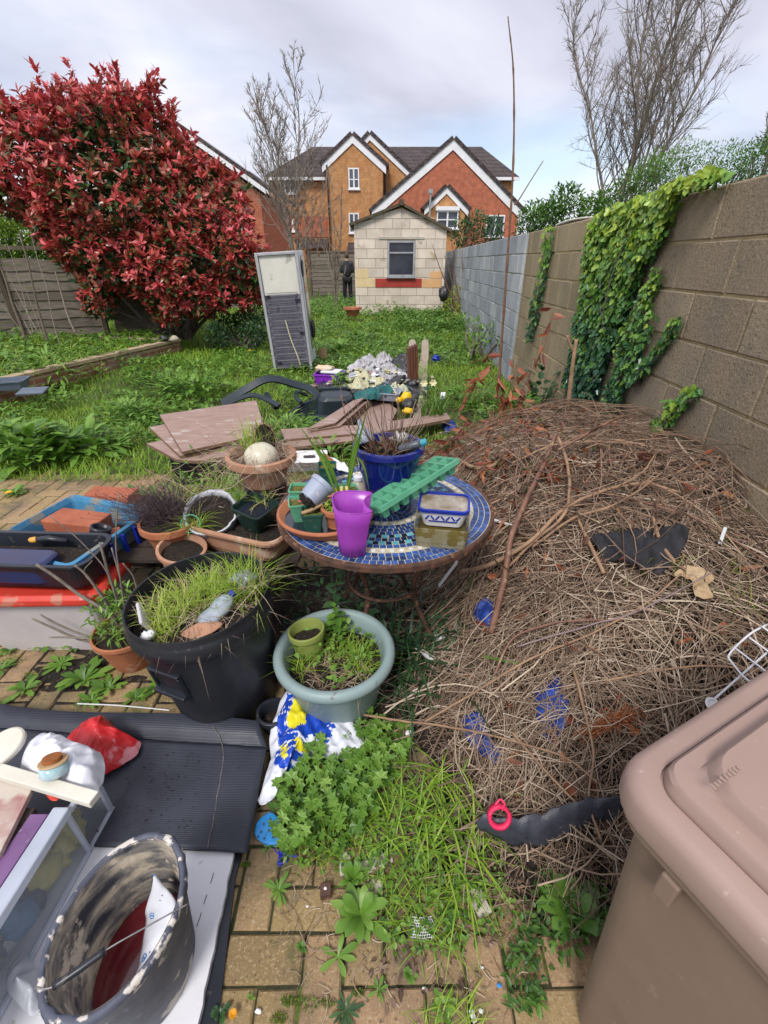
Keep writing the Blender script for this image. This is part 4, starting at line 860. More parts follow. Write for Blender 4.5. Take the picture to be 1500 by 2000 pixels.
def polarsheet(poly, zf, rings=14, n=72, smooth_=True):
    """closed outline (x,y) -> polar grid; zf(x,y,t) gives height, t=0 centre..1 edge"""
    p = np.array([tuple(q)[:2] for q in poly], float); m = len(p); u = np.linspace(0, m, n, endpoint=False); i = u.astype(int); f = (u-i)[:, None]
    a, b, c_, d = p[(i-1) % m], p[i % m], p[(i+1) % m], p[(i+2) % m]
    e_ = .5*((2*b)+(c_-a)*f+(2*a-5*b+4*c_-d)*f**2+(-a+3*b-3*c_+d)*f**3) if smooth_ else b+(c_-b)*f
    ce = p.mean(0); t = np.linspace(.001, 1, rings)[:, None, None]; g = ce+(e_[None]-ce)*t
    z = zf(g[..., 0], g[..., 1], t[..., 0]+0*g[..., 0]); return np.stack([g[..., 0], g[..., 1], z], -1)
def ridged(x, y, s, seed): return 1-2*np.abs(vnoise(np.stack([x, y], -1), s, seed))
def sheetobj(name, g, m, parent=None, thick=.0015, sub=1):
    mb = MB(); mb.grid(g, wrap=True); return mb.build(name, m, parent, sm=True, solid=thick, sub=sub)
def paint(ob, fn):
    for p in ob.data.polygons: p.material_index = fn(p.center+ob.location if False else p.center)
def tuft(mb, c, r, n, L, W, v=(.2, .9), droop=(.2, 1.0), el=(40, 88), zf=None):
    a = RNG.uniform(0, 2*pi, n); q = r*np.sqrt(RNG.random(n)); x, y = c[0]+q*np.cos(a), c[1]+q*np.sin(a)
    z = c[2]+0*x if zf is None else zf(x, y)
    blades(mb, np.stack([x, y, z], 1), rdir(n, *el), RNG.uniform(.5, 1.2, n)*L, W*RNG.uniform(.7, 1.3, n), RNG.uniform(*v, n), RNG.uniform(*droop, n))
m_terra = mat('terracotta', (.42, .155, .075), (.33, .115, .055), 9, .8, .25, 60, bdist=.002, spots=(.48, .30, .20), spot_sc=7, spot_lo=.62)
m_terra2 = mat('dusty_terracotta', (.44, .245, .16), (.36, .18, .11), 7, .85, .25, 60, bdist=.002, spots=(.52, .38, .28), spot_sc=9, spot_lo=.57)
m_pblack = mat('black_plastic', (.014, .016, .024), (.022, .025, .034), 6, .35, .05, 30, spots=(.07, .065, .06), spot_sc=30, spot_lo=.66)
m_rim = mat('black_plastic_rim', (.020, .026, .048), (.014, .018, .032), 6, .3)
m_gplast = mat('translucent_green', (.17, .52, .33), (.11, .40, .24), 6, .25, alpha=.62)
m_dgreenp = mat('dark_green_plastic', (.012, .09, .062), (.015, .065, .05), 8, .45, spots=(.10, .12, .08), spot_sc=40, spot_lo=.62)
m_greyp = mat('grey_blue_plastic', (.30, .34, .43), (.25, .28, .36), 6, .5, spots=(.4, .42, .45), spot_sc=30, spot_lo=.64)
m_water = mat('dark_water', (.008, .012, .022), (.02, .026, .04), 3, .03, spec=.9)
m_potsoil = mat('potting_soil', (.030, .020, .013), (.010, .007, .005), 60, .95, .9, 150, bdist=.01, spots=(.16, .12, .08), spot_sc=110, spot_lo=.66)
m_mossp = mat('pot_moss', (.16, .20, .03), (.06, .07, .015), 90, .9, .9, 200, bdist=.01, spots=(.26, .16, .06), spot_sc=70, spot_lo=.55)
m_woodp = mat('pale_cut_wood', (.42, .28, .14), (.32, .20, .10), 10, .8, .3, 60, stretch=(1, 6, 6))
m_whitep = mat('white_plastic', (.74, .75, .78), (.66, .66, .69), 5, .4, spots=(.4, .36, .3), spot_sc=25, spot_lo=.68)

m_mulch = mat('dark_mulch', (.040, .028, .02), (.012, .009, .007), 30, .95, 1.0, 90, bdist=.02, spots=(.13, .09, .06), spot_sc=70, spot_lo=.60)
X, Y = np.meshgrid(np.linspace(0, 1.78, 130), np.linspace(.1, 4.9, 280)); Z = top(X, Y)
Z = Z+.03*vnoise(np.stack([X, Y], -1), 9, 41)*np.clip(heap(X, Y)*8, 0, 1)-.022-.03*np.clip(.06-heap(X, Y), 0, .06)/.06
k = X > WX0+WS*Y-.0; X = np.where(k, WX0+WS*Y, X)
struct(MB().grid(np.stack([X, Y, Z], -1)).build('brush_heap_base', m_mulch, sm=True, origin=(0, 0, 0)), 'stuff')
def straws(mb, n, x0, x1, y0, y1, L0, L1, r0, r1, off=(.0, .06), lo=.05, v=(.1, 1), K=5, flow=.8, amp=.9):
    x, y = scatter(n, x0, x1, y0, y1, lambda x, y: (heap(x, y) > lo) & (x < WX0+WS*y-.03)); n = len(x)
    if n == 0: return
    a = 2.4*vnoise(np.stack([x, y], -1), 1.5, 51)+RNG.normal(0, flow, n); L = RNG.uniform(L0, L1, n)**1.0
    t = np.linspace(-.5, .5, K); bend = RNG.normal(0, amp, n)
    px = x[:, None]+np.cos(a)[:, None]*t*L[:, None]-np.sin(a)[:, None]*(bend[:, None]*L[:, None]*(t*t-.08))
    py = y[:, None]+np.sin(a)[:, None]*t*L[:, None]+np.cos(a)[:, None]*(bend[:, None]*L[:, None]*(t*t-.08))
    px = np.minimum(px, WX0+WS*py-.012)
    s = top(px, py); zm = s.mean(1, keepdims=True); s = .7*s+.3*(zm+(s[:, -1:]-s[:, :1])*t)
    z = np.maximum(s, top(px, py)-.015)+RNG.uniform(*off, n)[:, None]+(RNG.normal(0, .07, n)*L)[:, None]*t+np.abs(RNG.normal(0, .05, n)*L)[:, None]*(.25-t*t)
    rr = RNG.uniform(r0, r1, n)[:, None]*np.linspace(1, .55, K)
    mb.tubes(np.stack([px, py, z], -1), rr, 3, val=RNG.uniform(*v, n), cap=False)
mb = MB()
straws(mb, 12000, .05, 1.75, .4, 4.3, .05, .24, .0008, .0021, (-.01, .035), v=(.0, .8), flow=1.5)
straws(mb, 4600, .05, 1.75, .4, 4.2, .12, .45, .0010, .0030, (.0, .05), v=(.15, 1), flow=1.2, K=6)
straws(mb, 900, .05, 1.75, .4, 4.2, .2, .6, .0016, .0038, (.01, .06), v=(.3, 1), flow=1.4, K=7)
struct(mb.build('dry_stalks', m_straw, origin=(0, 0, 0)), 'stuff')
mb = MB()
straws(mb, 2200, .0, 1.0, .55, 3.0, .05, .28, .0006, .0016, (.0, .02), lo=.004, v=(.1, .8), flow=1.2)
struct(mb.build('straw_spill', m_straw, origin=(0, 0, 0)), 'stuff')
mb = MB()
straws(mb, 620, .35, 1.75, 1.5, 4.0, .25, .8, .0015, .0045, (.02, .13), v=(0, 1), flow=1.7, K=8, amp=.7)
struct(mb.build('pruned_twigs', mat('twig_brown', (.24, .15, .10), (.12, .075, .05), 20, .8, .3, 90, var=.5), origin=(0, 0, 0)), 'stuff')
mb = MB(); x, y = scatter(2600, .3, 1.7, .6, 4.2, lambda x, y: (heap(x, y) > .08) & (RNG.random(len(x)) < np.where((y > 1.9) & (x < 1.1), 1, .13)) & (x < WX0+WS*y-.06))
leaves(mb, np.stack([x, y, top(x, y)+RNG.uniform(0, .09, len(x))], 1), rdir(len(x), -70, 40), RNG.normal(size=(len(x), 3))+np.array([0, 0, .8]), RNG.uniform(.03, .095, len(x)), RNG.uniform(.014, .036, len(x)), RNG.uniform(.0, 1, len(x)), LANCE, RNG.uniform(-.3, .6, len(x)))
struct(mb.build('fallen_dead_leaves', m_deadleaf, origin=(0, 0, 0)), 'stuff')
mb = MB()
for (px, py, n, L) in ((1190, 1035, 26, .09), (1440, 1180, 30, .16), (1390, 1045, 36, .12), (1300, 1110, 12, .18), (1240, 1110, 10, .15), (1450, 1250, 16, .08), (1090, 950, 14, .1), (1350, 1150, 22, .07), (1420, 1100, 30, .10), (1280, 1230, 12, .08)):
    g = G(px, py); tuft(mb, (g.x, g.y, g.z-.01), .05, n, L, .003, (.4, .95), (.2, .9), (30, 85))
struct(mb.build('heap_grass', m_grass, origin=(0, 0, 0)), 'stuff')

def branch(name, label, pts, r0, r1, m, offs=None, group=None, twigs=0, seed=0):
    n = len(pts); offs = offs or [.03]*n
    w = [G(p[0], p[1], o+.025) for p, o in zip(pts, offs)]
    K = 8*n; c = resample(w, K); c += .0025*np.stack([vnoise(c, 14, seed+i) for i in range(3)], 1)
    mb = MB(); rad = np.linspace(r0, r1, K)*(1+.10*vnoise(c, 30, seed)); mb.tubes([c], rad, 8)
    if not twigs:
        o = mb.build(name, m, sm=True); return tag(o, label, 'branch', group)
    t = thing(name, label, 'branch', tuple(w[0]), group); mb.build('main_stem', m, t, sm=True)
    rg = np.random.default_rng(seed)
    for k in range(twigs):
        i = rg.integers(K//4, K-2); d = c[i+1]-c[i]; d = d/np.linalg.norm(d)+rg.normal(0, .5, 3)+np.array([0, 0, .25]); e = c[i]+d/np.linalg.norm(d)*rg.uniform(.08, .25)
        m2 = MB(); m2.tubes([curve(c[i], e, 0, .04, 7, k)], np.linspace(r1*.9, r1*.4, 7), 5); m2.build('twig', m, t)
    return t
m_rb1 = mat('reddish_bark', (.23, .115, .075), (.14, .07, .05), 14, .55, .5, 50, stretch=(1, 1, 1), bdist=.003, spots=(.30, .20, .13), spot_sc=30, spot_lo=.6)
m_rb2 = mat('tan_bark', (.34, .215, .13), (.22, .13, .08), 14, .7, .5, 50, bdist=.003)
m_rb3 = mat('purple_grey_bark', (.27, .20, .20), (.19, .14, .15), 14, .7)
BR = [('thick reddish cut branch standing across the heap beside the table edge', [(958, 1236), (985, 1130), (998, 1050), (1033, 965), (1060, 912), (1085, 850)], .013, .010, m_rb1, [.03, .08, .14, .12, .08, .1], 0),
 ('thick branch with a pale sawn end just right of the tabletop', [(900, 1117), (960, 1102), (1035, 1058), (1095, 1000), (1160, 965), (1250, 945), (1330, 962)], .011, .006, m_rb2, [.07, .08, .09, .09, .08, .07, .05], 4),
 ('curved tan branch dropping from the forked stake into the heap', [(1090, 855), (1108, 905), (1112, 960), (1098, 1010), (1040, 1060), (990, 1110)], .008, .006, m_rb2, [.1, .09, .09, .09, .07, .05], 0),
 ('tan branch rising to the right towards the sumac heads', [(1040, 1068), (1120, 1012), (1200, 985), (1290, 925), (1345, 870)], .006, .003, m_rb2, [.06, .08, .08, .08, .12], 4),
 ('short thick branch hidden among dead leaves behind the blue pot', [(850, 862), (900, 900), (945, 915), (990, 890)], .012, .009, m_rb2, [.05, .06, .06, .05], 0),
 ('long thin pale stem curving from the grey planter across the front of the heap', [(700, 1395), (780, 1408), (880, 1420), (1000, 1446), (1100, 1478), (1170, 1530)], .0042, .003, m_rb2, [.03, .05, .05, .05, .05, .05], 0),
 ('straight purple grey stem lying diagonally below the black cloth', [(1010, 1262), (1150, 1222), (1250, 1192), (1400, 1112)], .0032, .0025, m_rb3, [.05]*4, 0),
 ('dark arching stem below the middle of the heap', [(965, 1320), (1000, 1250), (1060, 1222), (1130, 1212), (1215, 1212)], .0045, .003, m_rb1, [.04, .07, .08, .07, .04], 0),
 ('long brown stem running down the front of the heap to the black sheet', [(1120, 1310), (1140, 1380), (1158, 1470), (1150, 1560), (1175, 1640)], .0048, .003, m_rb2, [.05]*5, 0),
 ('thin stem slanting right down over the front edge of the heap', [(1000, 1430), (1070, 1510), (1150, 1592)], .004, .003, m_rb2, [.05]*3, 0),
 ('thick stub poking out left of the black cloth', [(1180, 1120), (1150, 1060), (1128, 1010)], .008, .006, m_rb2, [.03, .05, .05], 0),
 ('stub branch behind the black cloth', [(1318, 1100), (1290, 1060), (1275, 1010)], .007, .006, m_rb2, [.03, .05, .05], 0),
 ('long brown branch arching up against the block wall with hanging twigs', [(1090, 880), (1150, 845), (1200, 820), (1250, 803), (1300, 787), (1338, 790)], .007, .004, m_rb1, [.12, .18, .22, .25, .25, .24], 0),
 ('dark bare twig sticking up alone against the block wall', [(1368, 922), (1385, 898), (1402, 868), (1430, 830)], .0045, .002, m_rb1, [.03, .06, .10, .15], 3),
 ('pale brown branch across the top of the heap below the ivy', [(1000, 905), (1080, 870), (1180, 860), (1260, 868)], .006, .004, m_rb2, [.06]*4, 5),
 ('brown branch across the right of the heap below the wall', [(1180, 960), (1270, 985), (1350, 1010), (1440, 1060), (1500, 1100)], .005, .003, m_rb1, [.05]*5, 4),
 ('lower right pale stem pointing at the wire rack', [(1180, 1330), (1290, 1310), (1390, 1300), (1480, 1310)], .004, .003, m_rb2, [.04]*4, 0),
 ('tan stem crossing the middle of the heap from the grey planter upward', [(830, 1410), (930, 1350), (1040, 1285), (1150, 1240), (1260, 1180), (1330, 1120)], .0045, .003, m_rb2, [.03, .05, .05, .05, .05, .04], 0),
 ('stem curling over the back of the heap towards the lawn', [(870, 780), (930, 760), (1000, 790), (1060, 840)], .004, .003, m_rb2, [.05, .12, .12, .06], 3)]
for i, b_ in enumerate(BR): branch('cut_branch', b_[0], b_[1], b_[2]*1.05, b_[3], b_[4], b_[5], 'cut branches on the brush heap', b_[6], 60+i)
t = thing('wooden_stake', 'pale forked stake standing upright before the dense ivy', 'stake', tuple(Q(1108, 815, 3.0)))
mb = MB(); mb.tubes([resample([Q(1106, 830, 3.0), Q(1112, 770, 3.02), (Q(1119, 710, 3.03)), Q(1126, 662, 3.05)], 20)], np.linspace(.016, .012, 20), 8); mb.build('shaft', m_rb2, t, sm=True)
mb = MB(); mb.tubes([resample([Q(1122, 690, 3.04), Q(1112, 670, 3.04), Q(1108, 655, 3.04)], 8)], np.linspace(.010, .007, 8), 7); mb.build('fork', m_rb2, t, sm=True)
for k, (px, py, o_, lab) in enumerate([(1204, 816, .22, 'fuzzy dark red sumac head nearest the ivy'), (1270, 860, .22, 'tall fuzzy dark red sumac head hanging before the wall'), (1262, 892, .12, 'dark red sumac head lowest in the heap')]):
    g = G(px, py, o_); mb = MB(); n = 420; d = nrm(RNG.normal(size=(n, 3))); s_ = (.020, .020, .034) if k == 1 else (.030, .018, .015)
    leaves(mb, np.array(g)+d*np.array(s_), d+RNG.normal(0, .4, (n, 3)), RNG.normal(size=(n, 3)), .009, .006, RNG.uniform(.15, .45, n), LANCE, 0); tag(mb.build('sumac_head', m_deadleaf), lab, 'seed head', 'sumac seed heads')
mb = MB()
for k, (px, py) in enumerate([(1232, 812), (1262, 802), (1292, 790), (1310, 788), (1330, 792), (1285, 800)]):
    g = G(px, py, .24); e_ = g+Vector((random.uniform(-.02, .02), random.uniform(-.03, .02), -random.uniform(.09, .16))); mb.tubes([curve(g, e_, 0, .05, 6, k)], .0014, 4)
tw = mb.build('hanging_twigs', m_rb1); tw['kind'] = 'stuff'
def leafybranch(label, pts, offs, nl, L, v, seed, yb=None):
    if yb: w = [Q(p[0], p[1], yb) for p in pts]; w = [Vector((w[0].x, yb, float(top(w[0].x, yb))))]+w
    else: w = [G(p[0], p[1], o) for p, o in zip(pts, offs)]
    c = resample(w, 20); t = thing('wilted_branch', label, 'branch', tuple(w[0]), 'wilted leafy branches')
    mb = MB(); mb.tubes([c], np.linspace(.005, .002, 20), 6); mb.build('stem', m_rb1, t)
    mb = MB(); rg = np.random.default_rng(seed); i = rg.integers(5, 20, nl); p = c[i]+rg.normal(0, .012, (nl, 3))
    leaves(mb, p, np.stack([rg.normal(0, .6, nl), rg.normal(0, .6, nl), rg.uniform(-1.3, .3, nl)], 1), rg.normal(size=(nl, 3)), L*rg.uniform(.7, 1.3, nl), L*.36*rg.uniform(.7, 1.2, nl), rg.uniform(*v, nl), LANCE, rg.uniform(-.2, .4, nl)); mb.build('leaves', m_deadleaf, t)
leafybranch('dark twig with hanging crimson leaves before the buff wall', [(1010, 790), (1040, 720), (1065, 670), (1080, 610)], [.05, .2, .32, .45], 20, .09, (.3, .8), 1, 3.1)
leafybranch('twig with two large red leaves left of the dark twig', [(990, 800), (975, 750), (955, 715), (945, 690)], [.05, .13, .2, .24], 16, .10, (.3, .8), 2, 3.1)
leafybranch('bent twig with orange leaves in the back of the heap', [(960, 840), (985, 790), (1005, 740), (1000, 700)], [.05, .1, .18, .24], 22, .09, (.5, 1), 3, 3.1)
leafybranch('clump of wilted brown and red leaves hanging in the heap centre', [(930, 900), (955, 850), (970, 810), (985, 780)], [.04, .1, .14, .16], 46, .085, (.2, 1), 4)
leafybranch('spray of mixed green and red leaves behind the blue pot', [(840, 890), (870, 870), (900, 845), (915, 820)], [.15, .2, .22, .22], 40, .085, (0, .9), 5)
leafybranch('wilted spray lying beside the seed tray', [(905, 960), (930, 930), (960, 905), (1000, 890)], [.1, .12, .1, .08], 34, .075, (0, .9), 6)
leafybranch('wilted spray lying under the pale cane', [(1000, 930), (1040, 910), (1080, 920), (1110, 900)], [.06, .08, .08, .06], 26, .07, (0, .8), 7)
leafybranch('rust coloured spray at the back of the heap', [(1040, 820), (1020, 790), (1000, 770), (970, 775)], [.04, .1, .12, .1], 30, .08, (.4, 1), 8, 3.1)
leafybranch('short orange leaved twig on the rim of the heap', [(900, 800), (915, 770), (930, 750), (925, 735)], [.04, .08, .12, .14], 14, .08, (.4, .9), 9, 3.1)

m_blackcloth = mat('black_cloth', (.012, .012, .016), (.022, .022, .028), 20, .8, .5, 120, bdist=.003, spots=(.09, .05, .08), spot_sc=7, spot_lo=.63)
g = polarsheet([G(*p, .03) for p in ((1150, 1065), (1185, 1050), (1230, 1048), (1290, 1042), (1335, 1052), (1330, 1085), (1295, 1118), (1245, 1122), (1215, 1112), (1175, 1095))], lambda x, y, t: top(x, y)+.085+.022*ridged(x, y, 11, 3)+.015*vnoise(np.stack([x, y], -1), 22, 4)-.03*t**3, 18, 80)
tag(sheetobj('black_cloth', g, m_blackcloth), 'crumpled black cloth lying in the middle of the brush heap', 'cloth')
m_blue = mat('blue_tarp', (.015, .06, .34), (.01, .025, .14), 30, .5, .8, 90, bdist=.006, spots=(.03, .10, .55), spot_sc=50, spot_lo=.6)
for k, (pl, lab) in enumerate([(((905, 1400), (945, 1398), (960, 1440), (985, 1480), (965, 1488), (925, 1462), (908, 1440)), 'shredded blue sheet at the lower left of the brush heap'), (((1045, 1340), (1085, 1325), (1110, 1360), (1105, 1420), (1075, 1450), (1050, 1400)), 'shredded blue sheet in the lower centre of the brush heap'), (((925, 1185), (945, 1170), (965, 1185), (958, 1222), (930, 1218)), 'blue sheet scrap beside the foot of the thick reddish branch'), (((865, 825), (885, 822), (893, 835), (880, 842), (865, 838)), 'blue scrap at the back left of the heap')]):
    g = polarsheet([G(*p, .02) for p in pl], lambda x, y, t: top(x, y)+.045+.02*ridged(x, y, 20, k)+.01*vnoise(np.stack([x, y], -1), 60, 4)-.03*t**3, 12, 50)
    tag(sheetobj('blue_sheet', g, m_blue), lab, 'plastic sheet', 'blue sheet scraps in the heap')
mb = MB(); straws(mb, 500, .3, .95, .7, 1.3, .06, .3, .0008, .002, (.05, .075), v=(.3, 1), flow=1.2); struct(mb.build('loose_stalks', m_straw, origin=(0, 0, 0)), 'stuff')
m_under = mat('grey_sheeting', (.07, .075, .10), (.03, .034, .048), 9, .38, .3, 60, spots=(.24, .22, .27), spot_sc=9, spot_lo=.6)
pts0 = [P(*p, z) for p, z in (((930, 1608), .16), ((985, 1632), .13), ((1050, 1640), .12), ((1110, 1618), .14), ((1155, 1598), .17), ((1215, 1583), .19))]
pts1 = [P(*p, z) for p, z in (((935, 1622), .13), ((990, 1648), .10), ((1052, 1658), .08), ((1108, 1640), .09), ((1152, 1622), .11), ((1212, 1612), .13))]
pts2 = [P(*p, z) for p, z in (((945, 1590), .19), ((990, 1600), .19), ((1050, 1590), .20), ((1100, 1575), .21), ((1160, 1560), .22), ((1215, 1560), .24))]
g = np.array([resample(q, 44) for q in (pts1, [(a_+b_)/2 for a_, b_ in zip(pts1, pts0)], pts0, [(a_*.6+b_*.4) for a_, b_ in zip(pts0, pts2)], pts2)]); g[:, :, 2] += .010*ridged(g[..., 0], g[..., 1], 26, 2)+.004*vnoise(g, 70, 2); g[:, :, 1] += .006*vnoise(g, 45, 8)
mb = MB(); mb.grid(g); tag(mb.build('plastic_sheeting', m_under, sm=True, solid=.003), 'grey folded plastic sheeting hanging out of the front edge of the heap', 'plastic sheet')
m_pink = mat('pink_tape', (.80, .03, .12), (.62, .02, .09), 20, .5, .3, 80)
c = P(975, 1594, .20); t = thing('tape_roll', 'bright pink fabric tape roll on the front edge of the heap', 'tape', tuple(c)); mb = MB()
mb.lathe([(.024, -.010), (.031, -.012), (.032, .010), (.025, .012), (.022, .004), (.024, -.010)], c, 30, rot(radians(55), -pi/2), close=False, wob=lambda v: v+.0015*vnoise(v, 180, 3)[..., None]); mb.build('roll', m_pink, t, sm=True, solid=.002)
mb = MB(); cc = np.array(c); mb.tubes([resample([cc+(.005, -.0, .03), cc+(.012, .01, .042), cc+(.002, .02, .045), cc+(-.012, .012, .036)], 14)], .003, 5); mb.build('tape_end', m_pink, t)
m_leafp = mat('pale_dead_leaf', (.48, .36, .22), (.36, .24, .13), 20, .8, .5, 60)
m_rust = mat('rust_leaf', (.36, .12, .04), (.24, .075, .03), 60, .8, .6, 120)
g = polarsheet([G(*p, .02) for p in ((1310, 1135), (1350, 1118), (1390, 1140), (1375, 1160), (1385, 1185), (1350, 1178), (1345, 1150))], lambda x, y, t: top(x, y)+.05+.016*ridged(x, y, 30, 3), 10, 40); tag(sheetobj('dead_leaf', g, m_leafp), 'large pale curled dead leaf right of the black cloth', 'leaf')
t = thing('conifer_spray', 'rust brown dried conifer spray on the lower right of the heap', 'conifer spray', tuple(G(1190, 1420, .03)))
mb = MB(); a_, b_ = G(1140, 1435, .05), G(1240, 1390, .05); cv = curve(a_, b_, .01, .02, 14, 4); mb.tubes([cv], .002, 5); mb.build('stem', m_rust, t)
mb = MB(); n = 700; i = RNG.integers(0, 14, n); p = cv[i]+RNG.normal(0, .014, (n, 3))*np.array([1, 1, .4]); leaves(mb, p, nrm(RNG.normal(0, .5, (n, 3))+np.array([1, .4, 0])), RNG.normal(size=(n, 3)), .02, .004, .8, LANCE, .2); mb.build('needles', m_rust, t)
for k, (px, py, r_, lab) in enumerate([(800, 1432, .014, 'white crumpled paper at the left foot of the heap'), (1230, 1508, .010, 'tiny white paper scrap on the heap front left of the bin'), (1095, 1470, .008, 'white paper fleck in the heap front'), (860, 1250, .030, 'crumpled white wrapper beside the grey planter'), (1190, 1290, .008, 'small white fleck in the right part of the heap'), (1210, 775, .03, 'white wrapper on the heap below the ivy')]):
    g = G(px, py, .02); mb = MB(); mb.blob(g, (r_, r_*.8, r_*.6), k+3, .45, 16, 10, fr=1.6); tag(mb.build('paper_scrap', m_whitep), lab, 'paper scrap', 'paper scraps on the heap')
def stick(name, label, a, b, w, h, m, cat, group=None, offs=(.03, .03), bev=.001):
    a = G(*a, offs[0]); b = G(*b, offs[1]); d = (b-a); L = d.length; c = (a+b)/2; q_ = d.normalized().to_track_quat('X', 'Z').to_matrix(); mb = MB(); mb.box(c, (L, w, h), np.array(q_)); o = mb.build(name, m, bev=bev); return tag(o, label, cat, group)
stick('white_plastic_strip', 'white drilled plastic strip sticking out under the tabletop', (858, 1143), (892, 1098), .022, .01, m_whitep, 'plastic strip', offs=(.18, .28))
stick('white_plastic_strip', 'white plastic strip lying between the grey planter and the heap', (812, 1265), (845, 1290), .014, .008, m_whitep, 'plastic strip', offs=(.05, .05))
stick('white_plastic_strip', 'white plastic strip in the heap just right of the tabletop', (955, 1012), (1010, 1030), .014, .008, m_whitep, 'plastic strip', offs=(.06, .06))
stick('white_plastic_strip', 'small white plastic knife on the heap below the block wall', (1406, 1062), (1417, 1030), .012, .003, m_whitep, 'plastic strip', offs=(.06, .12))
stick('broken_twig', 'short bright green broken stem lying on the dry stalks', (945, 1282), (1018, 1298), .012, .010, m_green, 'twig', offs=(.05, .05), bev=.004)
m_wire = mat('white_wire', (.74, .75, .80), (.64, .65, .7), 20, .35)
A0, B0 = P(1388, 1372, .50), P(1512, 1262, .58)
t = thing('wire_rack', 'white coated wire rack with a round foot beside the brown bin', 'wire rack', tuple(A0))
ux = (B0-A0).normalized(); uy = Vector((-ux.y, ux.x, 0)).normalized(); 
def WR(u, v, w=0): return np.array(A0+ux*u+uy*v+Vector((0, 0, w)))
for (pts, r_) in (([WR(0, 0), WR(.18, .0), WR(.34, .0)], .003), ([WR(.01, -.035), WR(.18, -.035), WR(.34, -.035)], .003), ([WR(.0, -.07, -.01), WR(.34, -.07)], .0028), ([WR(.13, .03, .02), WR(.15, .05, .02), WR(.25, .055, .02), WR(.34, .05)], .003), ([WR(.13, .03, .02), WR(.12, -.02, .01), WR(.14, -.09, .0)], .003), ([WR(.18, .05, .02), WR(.18, -.08, 0)], .0026), ([WR(.24, .05, .02), WR(.24, -.08, 0)], .0026), ([WR(.3, .05, .02), WR(.3, -.08, 0)], .0026)):
    mb = MB(); mb.tubes([resample(pts, 14)], r_, 7); mb.build('wire', m_wire, t, sm=True)
mb = MB(); mb.lathe([(.001, 0), (.018, 0), (.019, .003), (.017, .006), (.012, .006), (.011, .004), (.001, .004)], WR(0, -.005, -.003), 28, rot(radians(25), -pi/2)); mb.build('round_foot', m_whitep, t, sm=False)

mb = MB()
for k in range(120):
    x = RNG.uniform(.35, 1.5); y = RNG.uniform(2.4, 3.7)
    if heap(np.array([x]), np.array([y]))[0] < .15 or x > WX0+WS*y-.1: continue
    z = float(top(x, y)); a = RNG.uniform(0, 6.28); L = RNG.uniform(.12, .5); el = RNG.uniform(.1, .9); e_ = (min(x+cos(a)*cos(el)*L, WX0+WS*y-.05), y+sin(a)*cos(el)*L, z+sin(el)*L*.6); mb.tubes([curve((x, y, z), e_, .03, .05, 8)], np.linspace(.0026, .0012, 8), 4, val=.5)
struct(mb.build('stray_twigs', m_straw, origin=(0, 0, 0)), 'stuff')
TC = Vector((.005, 1.60, .70)); TR = .425
tb = thing('mosaic_table', 'round garden table with a blue and white mosaic top and rusty rim', 'table', (TC.x, TC.y, 0))
m_tiles = mat('blue_tiles', (.035, .085, .27), (.02, .05, .17), 30, .25, .05, 60, var=.5, spots=(.16, .17, .2), spot_sc=26, spot_lo=.67)
m_tcy = mat('cyan_tiles', (.12, .42, .52), (.09, .33, .42), 30, .25, var=.3); m_twh = mat('white_tiles', (.72, .70, .66), (.6, .58, .54), 30, .3, var=.2)
m_tnavy = mat('navy_tiles', (.012, .02, .06), (.01, .015, .04), 30, .2)
m_grout = mat('cream_grout', (.55, .50, .38), (.38, .34, .24), 40, .9, .4, 90)
m_rust = mat('rusty_metal', (.12, .055, .035), (.05, .028, .022), 30, .8, .6, 90, bdist=.002, spots=(.22, .11, .06), spot_sc=40, spot_lo=.6)
mb = MB(); mb.lathe([(.01, -.012), (TR-.012, -.012), (TR-.012, 0), (.01, 0)], TC, 72); mb.build('mosaic_bed', m_grout, tb)
mb = MB()
def tile(r0, r1, a0, a1, mi, g=.0016, dia=False):
    if dia:
        ra, aa = (r0+r1)/2, (a0+a1)/2; pts = [(r0+g*2, aa), (ra, a1-.02), (r1-g*2, aa), (ra, a0+.02)]
    else:
        q0, q1 = g/r0 if r0 > .02 else .1, g/r1; pts = [(r0+g, a0+q0), (r0+g, a1-q0), (r1-g, a1-q1), (r1-g, a0+q1)]
    z = random.uniform(.0012, .0026); v = [(TC.x+r*cos(a), TC.y+r*sin(a), TC.z+zz) for zz in (-.001, z) for r, a in pts]
    mb.add(v, [(4, 5, 6, 7), (0, 1, 5, 4), (1, 2, 6, 5), (2, 3, 7, 6), (3, 0, 4, 7)], random.random(), mi)
r = TR-.014; k = 0
ringmi = [0, 0, 0, 'w', 0, 'c', 'n', 'c', 0, 0, 0, 'w', 0, 0, 0, 0, 0]
while r > .03:
    w = .0215 if ringmi[k % 17] != 'w' else .030; n = max(6, int(2*pi*r/(.0235 if ringmi[k % 17] != 'w' else .034))); o = random.random()
    for i in range(n):
        a0, a1 = 2*pi*(i+o)/n, 2*pi*(i+1+o)/n; c_ = ringmi[k % 17]
        if c_ == 'w': tile(r-w, r, a0, a1, 2, dia=True)
        else: tile(r-w, r, a0, a1, {0: 0, 'c': (1 if i % 2 else 3), 'n': (0 if i % 3 else 3)}[c_])
    r -= w; k += 1
mb.build('mosaic_tiles', [m_tiles, m_tcy, m_twh, m_tnavy], tb)
mb = MB(); mb.lathe([(TR-.012, .002), (TR, .003), (TR+.003, -.004), (TR+.002, -.023), (TR-.003, -.025), (TR-.004, -.013), (TR-.012, -.013), (TR-.012, .002)], TC, 96, close=False, wob=lambda v: v+np.stack([0*v[..., 0], 0*v[..., 0], .0015*vnoise(v, 30, 2)], -1)); mb.build('metal_rim', m_rust, tb, sm=False)
